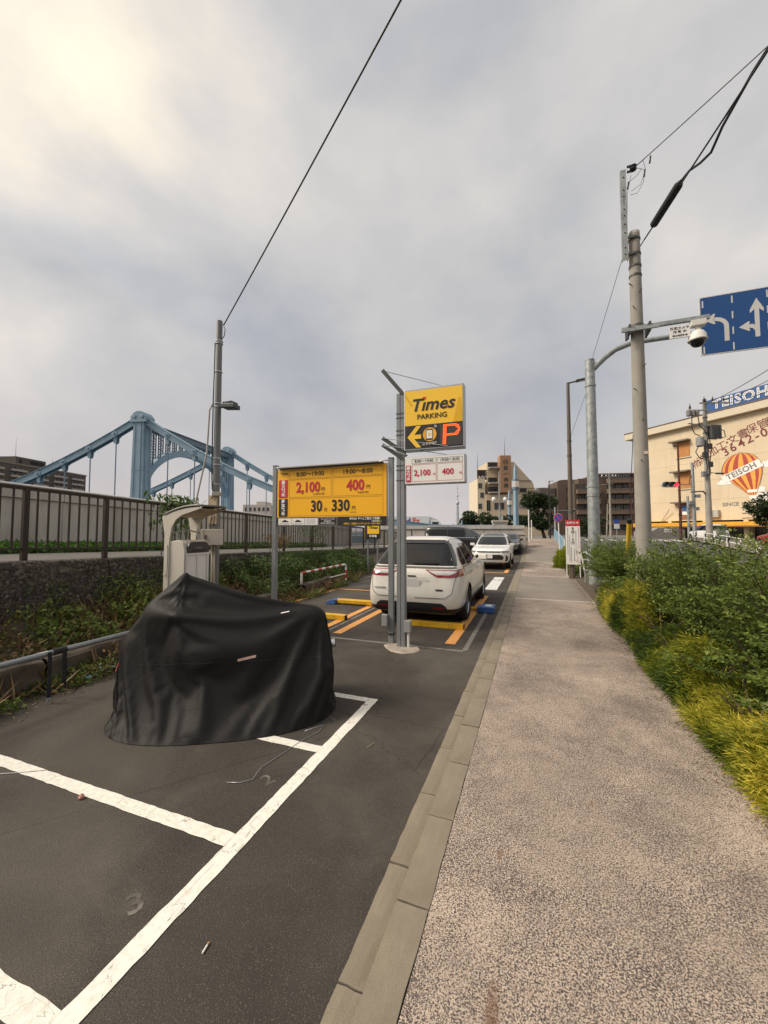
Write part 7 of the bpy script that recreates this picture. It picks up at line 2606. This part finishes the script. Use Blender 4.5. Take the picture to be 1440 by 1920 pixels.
def weeds(name, lab, n, yr, ur, hr, size, m, seed, tintc=.45, dens=None, flat=.6):
    g = np.random.default_rng(seed)
    y = g.uniform(*yr, n * 3)
    u = g.uniform(*ur, n * 3)
    a = -4.62 - .105 * y + .05
    b = -6.67 - .093 * y + .30
    x = a + (b - a) * u
    nz = np.array([fbm(xx * 1.1, yy * 1.1, seed, 1.0, 3) for xx, yy in zip(x, y)])
    keep = nz > (-.02 if dens is None else dens)
    x, y, u, nz = (q[keep][:n] for q in (x, y, u, nz))
    m_ = len(x)
    zb = np.array([bankz(xx, yy) for xx, yy in zip(x, y)])
    hh = g.uniform(0, 1, m_) ** .8 * (hr[0] + (hr[1] - hr[0]) * np.clip(nz * 2.2 + .3, 0, 1))
    P = np.stack([x, y, zb + hh], 1)
    D = rdir(g, m_) + np.array((.25, -.15, .25))
    N = np.array((0.2, -.2, 1.0)) + g.normal(0, flat, (m_, 3))
    s = size * g.uniform(.5, 1.4, m_)
    o = leaves(name, P, D, N, s, s * .30, m, None, np.clip(g.normal(tintc, .2, m_), 0, 1))
    return tag(o, lab, kind='stuff')


weeds('weeds', 'mixed green weeds along the foot of the stone wall', 19000, (-.5, 16), (.20, 1.0), (.02, .17), .045, M_weed, 31, .66, dens=-.16, flat=1.1)
weeds('weeds', 'low creeping weeds spilling onto the lot edge', 15000, (-.5, 13), (-.06, .42), (.02, .17), .042, M_weed, 33, .50, dens=-.06, flat=.8)
weeds('ivy', 'dense leafy growth below the wall past the sign post', 17000, (7.6, 17), (.25, 1.02), (.10, .58), .065, M_ivy, 35, .55, dens=-.06)
weeds('dry_weeds', 'brown dead stalks and leaves among the weeds', 12000, (-.5, 12), (.0, 1.0), (.03, .26), .055, M_dry, 37, .45, dens=-.25, flat=1.4)
weeds('weeds', 'tall leafy weeds against the stone wall', 2600, (-.5, 8.5), (.70, 1.04), (.10, .48), .050, M_weed, 39, .58, dens=.06, flat=1.0)
weeds('weeds', 'brighter leafy weeds behind the pipe rail', 2000, (3.2, 6.5), (.35, .9), (.05, .30), .075, M_weed, 43, .62, dens=.05)
# loose sprays of weed climbing the wall face
n = 4200
y = g.uniform(-.5, 8.5, n)
keep = np.array([fbm(.3, a, 7, 1.4, 3) for a in y]) > .02
y = y[keep]; n = len(y)
P = np.stack([-6.67 - .093 * y + .30 + g.uniform(0, .07, n), y, .5 + g.uniform(0, 1, n) ** 1.6 * .55], 1)
o = leaves('wall_weeds', P, np.stack([g.normal(.3, .3, n), g.normal(0, .6, n), g.normal(.1, .5, n)], 1), np.stack([np.ones(n), g.normal(-.3, .4, n), g.normal(.4, .5, n)], 1), g.uniform(.025, .06, n), .012, M_weed, None, np.clip(g.normal(.35, .2, n), 0, 1))
tag(o, 'thin weeds climbing the face of the stone wall', kind='stuff')
# needles and bits of leaf along the foot of the planting
n = 2600
y = g.uniform(2, 16, n)
P = np.stack([1.34 - np.abs(g.normal(0, .10, n)) - .02, y, np.full(n, .046)], 1)
o = leaves('needle_litter', P, rdir(g, n) * np.array((1, 1, .05)), np.array((0, 0, 1.0)) + g.normal(0, .2, (n, 3)), g.uniform(.012, .04, n), .003, M_dry, None)
tag(o, 'fallen needles and leaf bits along the sidewalk edge', kind='stuff')
# grass stalks
n = 3600
y = g.uniform(-.5, 14, n); u = g.uniform(-.02, 1, n)
a_ = -4.62 - .105 * y; b_ = -6.67 - .093 * y + .3
x = a_ + (b_ - a_) * u
P = np.stack([x, y, np.array([bankz(p, q) for p, q in zip(x, y)])], 1)
D = rdir(g, n) * .8 + np.array((.2, -.1, .8))
o = leaves('grass_stalks', P, D, rdir(g, n), g.uniform(.15, .45, n), .004, M_dry, None, g.uniform(.2, 1, n))
tag(o, 'long dry grass stalks on the bank', kind='stuff')
# creepers on the face and lip of the stone wall
n = 5200
y = np.concatenate([g.normal(11.6, .9, n // 2), g.normal(14.6, 1.2, n // 2)])
z = g.uniform(.25, 1.12, n) ** 1
P = np.stack([-6.67 - .093 * y + .30 + g.uniform(0, .10, n), y, z * (1.457 - .03 * y) / 1.1], 1)
o = leaves('creeper', P, np.stack([g.normal(.3, .3, n), g.normal(0, .6, n), -np.ones(n) * .6], 1), np.stack([np.ones(n), g.normal(-.3, .3, n), g.normal(.4, .4, n)], 1), g.uniform(.04, .09, n), .018, M_ivy, None, np.clip(g.normal(.5, .2, n), 0, 1))
tag(o, 'leafy creeper hanging on the stone wall behind the guard rail', kind='stuff')
# ground cover at the foot of the flood wall
n = 26000
y = g.uniform(-2, 22, n); d_ = g.uniform(0, 1.35, n)
P = np.stack([-6.67 - .093 * y - 4.72 + d_, y, 1.457 - .03 * y + g.uniform(0, .22, n) * (1 - .3 * d_)], 1)
o = leaves('ground_cover', P, rdir(g, n) + np.array((.3, -.3, .3)), np.array((.3, -.3, 1.0)) + g.normal(0, .4, (n, 3)), g.uniform(.07, .13, n), .032, leafmat('cover_leaf', [(0, (.04, .10, .012)), (.5, (.085, .19, .022)), (1, (.18, .30, .05))], .35), None, np.clip(g.normal(.5, .2, n), 0, 1))
tag(o, 'bright green ground cover along the flood wall foot', kind='stuff')

# plant climbing through the railing
def climber(lab, yc, w, h0, h1, n, seed, m=None, ls=.16):
    g = np.random.default_rng(seed)
    t = thing('climbing_plant', lab, 'plant', (F(yc), yc, ZF(yc)), world=True)
    y = g.normal(yc, w, n)
    hz = h0 + (h1 - h0) * g.beta(3.2, 1.3, n)
    x = -6.67 - .093 * y + g.normal(.03, .09, n)
    P = np.stack([x, y, 1.457 - .03 * y + hz], 1)
    D = rdir(g, n) * .6 + np.array((.35, -.2, -.55))
    s = g.uniform(.6, 1.2, n) * ls
    leaves('foliage', P, D, np.array((.5, -.5, .8)) + g.normal(0, .4, (n, 3)), s, s * .16, m or M_ivy, t, np.clip(g.normal(.5, .2, n), 0, 1))
    q = MB()
    for i in range(4):
        yy = yc + (i - 1.5) * w * .8
        q.tube([(F(yy), yy, ZF(yy)), (F(yy) + .03, yy + .04, ZF(yy) + h1 * .5), (F(yy) + .02, yy - .03, ZF(yy) + h1 * .9)], [.012, .009, .004], 5)
    q.build('stem', M_twig, t, fix=False)


climber('leafy plant climbing over the railing behind the payment machine', 6.42, .30, .05, 1.32, 420, 3)
climber('thin creepers on the railing behind the rate board', 13.2, .7, .0, .95, 500, 4, ls=.08)
climber('brownish shrub on the promenade behind the railing', 10.6, .35, .0, .55, 420, 5, M_dry, .10)
# stray leaf litter on the asphalt
n = 700
P = np.stack([lot_l(0) - .105 * 0 + g.normal(-.25, .28, n), g.uniform(1.5, 8, n), np.full(n, .008)], 1)
P[:, 0] = -4.62 - .105 * P[:, 1] + np.abs(g.normal(0, .22, n)) - .1
o = leaves('leaf_litter', P, rdir(g, n) * np.array((1, 1, .1)), np.array((0, 0, 1.0)) + g.normal(0, .2, (n, 3)), g.uniform(.02, .05, n), .008, M_dry, None)
tag(o, 'dry leaf litter along the lot edge', kind='stuff')


# ---------------- trees
def tree(lab, base, h, cr, nl, seed, size, lean=(0, 0), crown0=.35, cat='tree', name='street_tree', blobs=9):
    g = np.random.default_rng(seed)
    t = thing(name, lab, cat, base, world=True)
    b = Vector(base)
    top = b + V(lean[0], lean[1], h * .62)
    MB().tube([b + V(0, 0, -.3), b.lerp(top, .4) + V(lean[0] * .1, 0, 0), top], [cr * .10, cr * .075, cr * .045], 10).build('trunk', M_bark, t, smooth='auto')
    P, D, T = [], [], []
    q = MB()
    for i in range(blobs):
        az = g.uniform(0, 2 * math.pi)
        rr = cr * g.uniform(.25, .85)
        c_ = b + V(lean[0] + math.cos(az) * rr, lean[1] + math.sin(az) * rr, h * g.uniform(crown0, .95))
        q.tube([b.lerp(top, g.uniform(.5, 1)), b.lerp(c_, .7) + V(lean[0] * .2, 0, h * .12), c_], [cr * .035, cr * .022, cr * .008], 5)
        br = cr * g.uniform(.26, .46)
        k_ = nl // blobs
        d = rdir(g, k_)
        rad = br * g.uniform(.35, 1.0, k_) ** .5
        P.append(np.array(c_) + d * rad[:, None] * np.array((1.15, 1.15, .72)))
        D.append(d + g.normal(0, .6, (k_, 3)))
        T.append(np.clip(g.normal(.42, .18, k_), 0, 1))
    q.build('limb', M_bark, t, fix=False)
    P = np.concatenate(P)
    leaves('crown', P, np.concatenate(D), rdir(g, len(P)) + np.array((0, 0, .6)), size * g.uniform(.7, 1.3, len(P)), size * .3, M_tree, t, np.concatenate(T))


tree('large dark tree leaning over the top of the sidewalk', tuple(camp(1022, 50, .9)), 5.6, 2.4, 9000, 51, .26, lean=(-.9, -.2), crown0=.25, blobs=16)
tree('rounded green tree left of the stone pedestal', tuple(camp(889, 62, .7)), 4.2, 2.3, 6000, 52, .24, crown0=.3, blobs=12)
tree('small green tree behind the stone pedestal', tuple(camp(921, 58, .7)), 3.8, 1.8, 5000, 53, .22, crown0=.3, blobs=10)
tree('small tree behind the two blue lamp pillars', tuple(camp(960, 60, .7)), 3.4, 1.7, 4000, 54, .22, crown0=.3)
tree('dark round tree at the right edge before the warehouse', tuple(camp(1462, 34, .8)), 4.4, 1.9, 7000, 55, .2, crown0=.25, blobs=14)
tree('low dark trees under the apartment block', tuple(camp(1105, 58, .8)), 2.6, 2.0, 4000, 56, .22, crown0=.25)
# ================================================================== COVERED MOTORCYCLE
# the cover is a fabric tent let down over the bike's outline in a scratch scene, then kept as a mesh
_NT, _NV = 144, 36


def cover_mesh(frames=40):
    rr = random.Random(3)
    rid = [(.06, .42), (.20, .74), (.37, 1.06), (.55, 1.37), (.62, 1.34), (.86, 1.235), (1.12, 1.13), (1.42, 1.04), (1.72, .965), (1.93, .84)]

    def ridge(r):
        t_ = r * (len(rid) - 1)
        i_ = min(int(t_), len(rid) - 2)
        f_ = t_ - i_
        return rid[i_][0] * (1 - f_) + rid[i_ + 1][0] * f_, rid[i_][1] * (1 - f_) + rid[i_ + 1][1] * f_

    def ix(j, i):
        i %= _NT
        return j * _NT + i if j < _NV else _NV * _NT + (i if i <= _NT // 2 else _NT - i)
    vs = []
    for j in range(_NV + 1):
        v = j / _NV
        w = 1 - v
        for i in range(_NT):
            th = 2 * math.pi * i / _NT + 1e-6
            c_, s_ = math.cos(th), math.sin(th)
            hx = 1.0 - 1.06 * math.copysign(abs(c_) ** .8, c_)
            hy = (.66 if s_ > 0 else .69) * math.copysign(abs(s_) ** .8, s_)
            cx_, cz_ = ridge((1 - c_) / 2)
            if j == _NV:
                if i <= _NT // 2:
                    vs.append((cx_, 0, cz_ + .015))
                continue
            nx, ny = hx - .985, hy * 1.6
            ln = math.hypot(nx, ny)
            off = math.sin(math.pi * v) * .07 + .020 * math.sin(9 * th + 1.3 * math.sin(3 * th)) * w * v * 3 + .010 * math.sin(19 * th + 5 * v) * v
            vs.append((hx * w + cx_ * v + nx / ln * off + rr.uniform(-.003, .003), hy * w ** .8 + ny / ln * off + rr.uniform(-.003, .003), cz_ * (1 - w ** 1.25) + .015))
    fs = []
    for j in range(_NV):
        for i in range(_NT):
            q4 = []
            for v_ in (ix(j, i), ix(j, i + 1), ix(j + 1, i + 1), ix(j + 1, i)):
                if v_ not in q4:
                    q4.append(v_)
            fs.append(tuple(q4))
    sim = bpy.data.scenes.new('scratch')
    me_ = bpy.data.meshes.new('fabric_cover')
    me_.from_pydata(vs, [], fs)
    bm_ = bmesh.new(); bm_.from_mesh(me_)
    bmesh.ops.recalc_face_normals(bm_, faces=bm_.faces)
    bm_.to_mesh(me_); bm_.free()
    cl_ = bpy.data.objects.new('scratch_cloth', me_)
    sim.collection.objects.link(cl_)
    tmp = [cl_]

    def solid(mb_):
        ob = bpy.data.objects.new('scratch_solid', mb_.mesh('s'))
        sim.collection.objects.link(ob)
        ob.modifiers.new('c', 'COLLISION')
        ob.collision.thickness_outer = .012
        ob.collision.cloth_friction = 40
        tmp.append(ob)

    def ell(c_, r_):
        n_ = 16
        m_ = MB()
        m_.grid(2 * n_, n_, lambda u, v: (c_[0] + r_[0] * math.sin(math.pi * v) * math.cos(2 * math.pi * u), c_[1] + r_[1] * math.sin(math.pi * v) * math.sin(2 * math.pi * u), c_[2] - r_[2] * math.cos(math.pi * v)))
        solid(m_)
    for c_, r_ in (((.33, 0, .31), (.31, .10, .31)), ((1.60, 0, .31), (.31, .12, .31)), ((.85, 0, .82), (.30, .17, .17)), ((.85, 0, .5), (.35, .20, .3)),
                   ((1.35, 0, .82), (.40, .15, .09)), ((1.74, 0, .89), (.18, .14, .10)), ((1.66, -.24, .42), (.34, .085, .085)), ((.56, 0, .98), (.07, .27, .06)),
                   ((.55, 0, 1.15), (.035, .05, .20)), ((.36, 0, .92), (.17, .17, .20)), ((.20, 0, .60), (.20, .16, .26)), ((.82, 0, 1.03), (.22, .10, .17)), ((1.05, 0, .96), (.25, .12, .15)), ((1.40, 0, .88), (.30, .13, .13)), ((1.0, -.25, .62), (.5, .12, .16))):
        ell(c_, r_)
    solid(MB().grid(20, 20, lambda u, v: (-1 + 4 * u, -2 + 4 * v, 0)))
    cm = cl_.modifiers.new('cloth', 'CLOTH')
    s_ = cm.settings
    s_.quality = 8; s_.mass = .25; s_.air_damping = 2
    s_.tension_stiffness = s_.compression_stiffness = 25; s_.shear_stiffness = 12; s_.bending_stiffness = .04
    s_.tension_damping = s_.compression_damping = s_.shear_damping = 8; s_.bending_damping = .6
    s_.shrink_min = s_.shrink_max = -.042
    vg = cl_.vertex_groups.new(name='hem')
    vg.add(list(range(_NT)), 1.0, 'REPLACE')
    s_.vertex_group_mass = 'hem'
    k_ = cm.collision_settings
    k_.use_self_collision = True; k_.self_distance_min = .006; k_.distance_min = .010; k_.collision_quality = 3
    sim.frame_end = frames
    cm.point_cache.frame_end = frames
    for f_ in range(1, frames + 1):
        sim.frame_set(f_)
    ev_ = cl_.evaluated_get(sim.view_layers[0].depsgraph)
    em = ev_.to_mesh()
    out = [tuple(v.co) for v in em.vertices]
    ev_.to_mesh_clear()
    for ob in tmp:
        bpy.data.objects.remove(ob, do_unlink=True)
    bpy.data.scenes.remove(sim)
    return out, fs


_pts, faces_c = cover_mesh()
_p = np.array(_pts)
_E, _Pp = np.array((.867, .499)), np.array((-.499, .867))
_o = np.array((-3.75, 2.75))
_w = _o + _p[:, :1] * _E + _p[:, 1:2] * _Pp
verts_c = [(float(a[0]), float(a[1]), max(.006, float(z) - .012)) for a, z in zip(_w, _p[:, 2])]
k = NT('black_cover_cloth')
wv = k.noise(420, 1, .5)
k.col(k.ramp(k.noise(3, 4, .6), [(.3, (.0085, .0080, .0078)), (.7, (.0135, .0127, .0122))]))
k.set(Roughness=.58, Specular_IOR_Level=.22)
cr_ = k.voro(5.5, 'DISTANCE_TO_EDGE', vec=k.mix(.12, k.obj, k.n('ShaderNodeTexNoise').outputs['Color']))
k.bump(k.mix(.35, k.mix(.45, k.noise(14, 5, .6, .8), k.ramp(cr_, [(0, 0), (.05, 1)])), wv), .22, .014)
mc = thing('covered_motorcycle', 'motorcycle wrapped in a black fabric cover standing across the white bays', 'motorcycle', (-2.95, 3.2, 0), world=True)
me = bpy.data.meshes.new('fabric_cover')
me.from_pydata(verts_c, [], faces_c)
bm = bmesh.new(); bm.from_mesh(me)
bmesh.ops.recalc_face_normals(bm, faces=bm.faces)
bm.to_mesh(me); bm.free()
cv = link('fabric_cover', me, k.m, mc, smooth=True)
cv.modifiers.new('sub', 'SUBSURF').levels = 1
cv.modifiers['sub'].render_levels = 2


def loc_b(a, b, z):
    q2 = _o + a * _E + b * _Pp
    return Vector((q2[0], q2[1], z))


# a few true bike pieces: wheels inside the cover, the exhaust end showing at the rear
for a_ in (.35, 1.60):
    MB().lathe([(.17, -.05), (.27, -.055), (.295, 0), (.27, .055), (.17, .05)], loc_b(a_, 0, .30), 24, (_Pp[0], _Pp[1], 0)).build('wheel', M_tyre, mc, smooth='auto')
ed = Vector((_E[0], _E[1], .10)).normalized()
e0 = loc_b(1.70, .36, .46)
MB().tube([e0, e0 + ed * .36], [.045, .050], 16).build('exhaust', M_chrome, mc, smooth='auto')
MB().tube([e0 + ed * .36, e0 + ed * .365], [.036, .036], 14).build('exhaust_mouth', M_blk, mc)
# reflective tabs and seam piping, laid on the cloth
from mathutils.bvhtree import BVHTree
_bv = BVHTree.FromPolygons([Vector(v_) for v_ in verts_c], faces_c)


def on_cloth(o3, tgt):
    d3 = (Vector(tgt) - Vector(o3)).normalized()
    h = _bv.ray_cast(Vector(o3), d3)
    return (h[0] - d3 * .004) if h[0] else None


def tape(name, m_, pts, w):
    """strip lying on the cloth, given by points around the bike looked at from outside"""
    q = MB(); vs = []
    for p_ in pts:
        for s_ in (-w, w):
            tg = Vector(p_) + Vector((0, 0, s_))
            out = Vector((.499, -.867, .25)) * 3 + tg
            h = on_cloth(out, tg - Vector((.499, -.867, .25)) * .6)
            vs.append(h if h else tg)
    q.add(vs, [(2 * i, 2 * i + 1, 2 * i + 3, 2 * i + 2) for i in range(len(pts) - 1)])
    return q.build(name, m_, mc, fix=False)


M_tape = mat('reflective_tape', (.62, .40, .34), .4, var=.25, vs=60)
tape('reflective_tape', M_tape, [loc_b(1.14 + .032 * i, -.4, .585 + .006 * i) for i in range(6)], .012)
tape('reflective_tape', mat('tape_orange', (.85, .20, .12), .5), [loc_b(-.02 + .006 * i, -.15, .46 + .026 * i) for i in range(6)], .014)
tape('reflective_tape', M_wht, [loc_b(1.50 + .02 * i, -.10, .94 + .004 * i) for i in range(5)], .005)
tape('seam', M_strap, [loc_b(.25 + .05 * i, -.5, .60 + .004 * math.sin(i)) for i in range(34)], .003)

# ---------------- litter on the asphalt
cg = thing('cigarette_butt', 'white cigarette butt lying on the asphalt near the edge line', 'cigarette', (-1.33, 1.38, .006), R(100))
MB().cyl((-.022, 0, 0), (.010, 0, 0), .004, n=10).build('paper', M_wht, cg, smooth='auto')
MB().cyl((.0101, 0, 0), (.022, 0, 0), .004, n=10).build('filter', mat('filter_tan', (.45, .30, .16), .8), cg, smooth='auto')
q = MB().lathe([(.002, -.015), (.014, -.010), (.017, .002), (.013, .012), (.003, .016)], (0, 0, .014), 9)
q.v = [tuple(c_ + random.uniform(-.004, .004) for c_ in v_) for v_ in q.v]
o = q.build('crumpled_wrapper', mat('wrapper_pink', (.50, .22, .18), .6, var=.5, vs=70))
o.location = (-2.83, 1.82, 0)
tag(o, 'small crumpled pink wrapper beside the white cross line', 'wrapper')
q = MB().tube([(-2.05, 2.29, .004), (-1.96, 2.32, .006), (-1.90, 2.38, .005), (-1.905, 2.43, .02), (-1.93, 2.52, .012), (-1.90, 2.70, .006), (-1.86, 2.95, .006), (-1.80, 3.14, .006), (-1.82, 3.26, .006), (-1.92, 3.10, .006)], .0025, 5)
tag(q.build('loose_wire', M_frame, smooth=True), 'thin loose wire curling over the white cross line', 'wire')
q = MB().tube([(-3.95, 1.70, .006), (-3.75, 1.74, .006), (-3.55, 1.84, .006), (-3.40, 1.93, .006)], .0025, 5)
tag(q.build('loose_wire', M_frame, smooth=True), 'short loose wire across the left end of the long white line', 'wire')
q = MB().tube([(-1.30, 3.05, .005), (-1.285, 3.09, .007), (-1.275, 3.13, .005)], .003, 5)
tag(q.build('twig_scrap', mat('straw', (.42, .34, .22), .8)), 'short pale straw lying on the asphalt before the sign posts', 'straw')
pb = thing('plastic_bottle', 'crushed clear plastic bottle lying in the weeds by the pipe rail', 'bottle', (-5.12, 3.45, .05), R(25))
MB().lathe([(.028, 0), (.032, .01), (.030, .06), (.033, .08), (.030, .13), (.014, .17), (.012, .19)], (0, 0, 0), 14, (1, 0, .1)).build('bottle_body', mat('clear_plastic', (.36, .40, .42), .15, coat=.5), pb, smooth='auto')
MB().lathe([(.014, .19), (.014, .205)], (0, 0, 0), 12, (1, 0, .1)).build('bottle_cap', M_wht, pb)
q = MB().grid(6, 5, lambda u, v: (-5.10 + .13 * u, 3.22 + .07 * v, .012 + .03 * abs(fbm(u * 3, v * 3, 1, 1.0)) + .02 * u * v))
o = q.build('plastic_scrap', mat('plastic_blue', (.25, .48, .62), .3, var=.3, vs=30), smooth=True)
o.modifiers.new('s', 'SOLIDIFY').thickness = .003
tag(o, 'pale blue plastic scrap at the lot edge below the strap', 'plastic scrap')
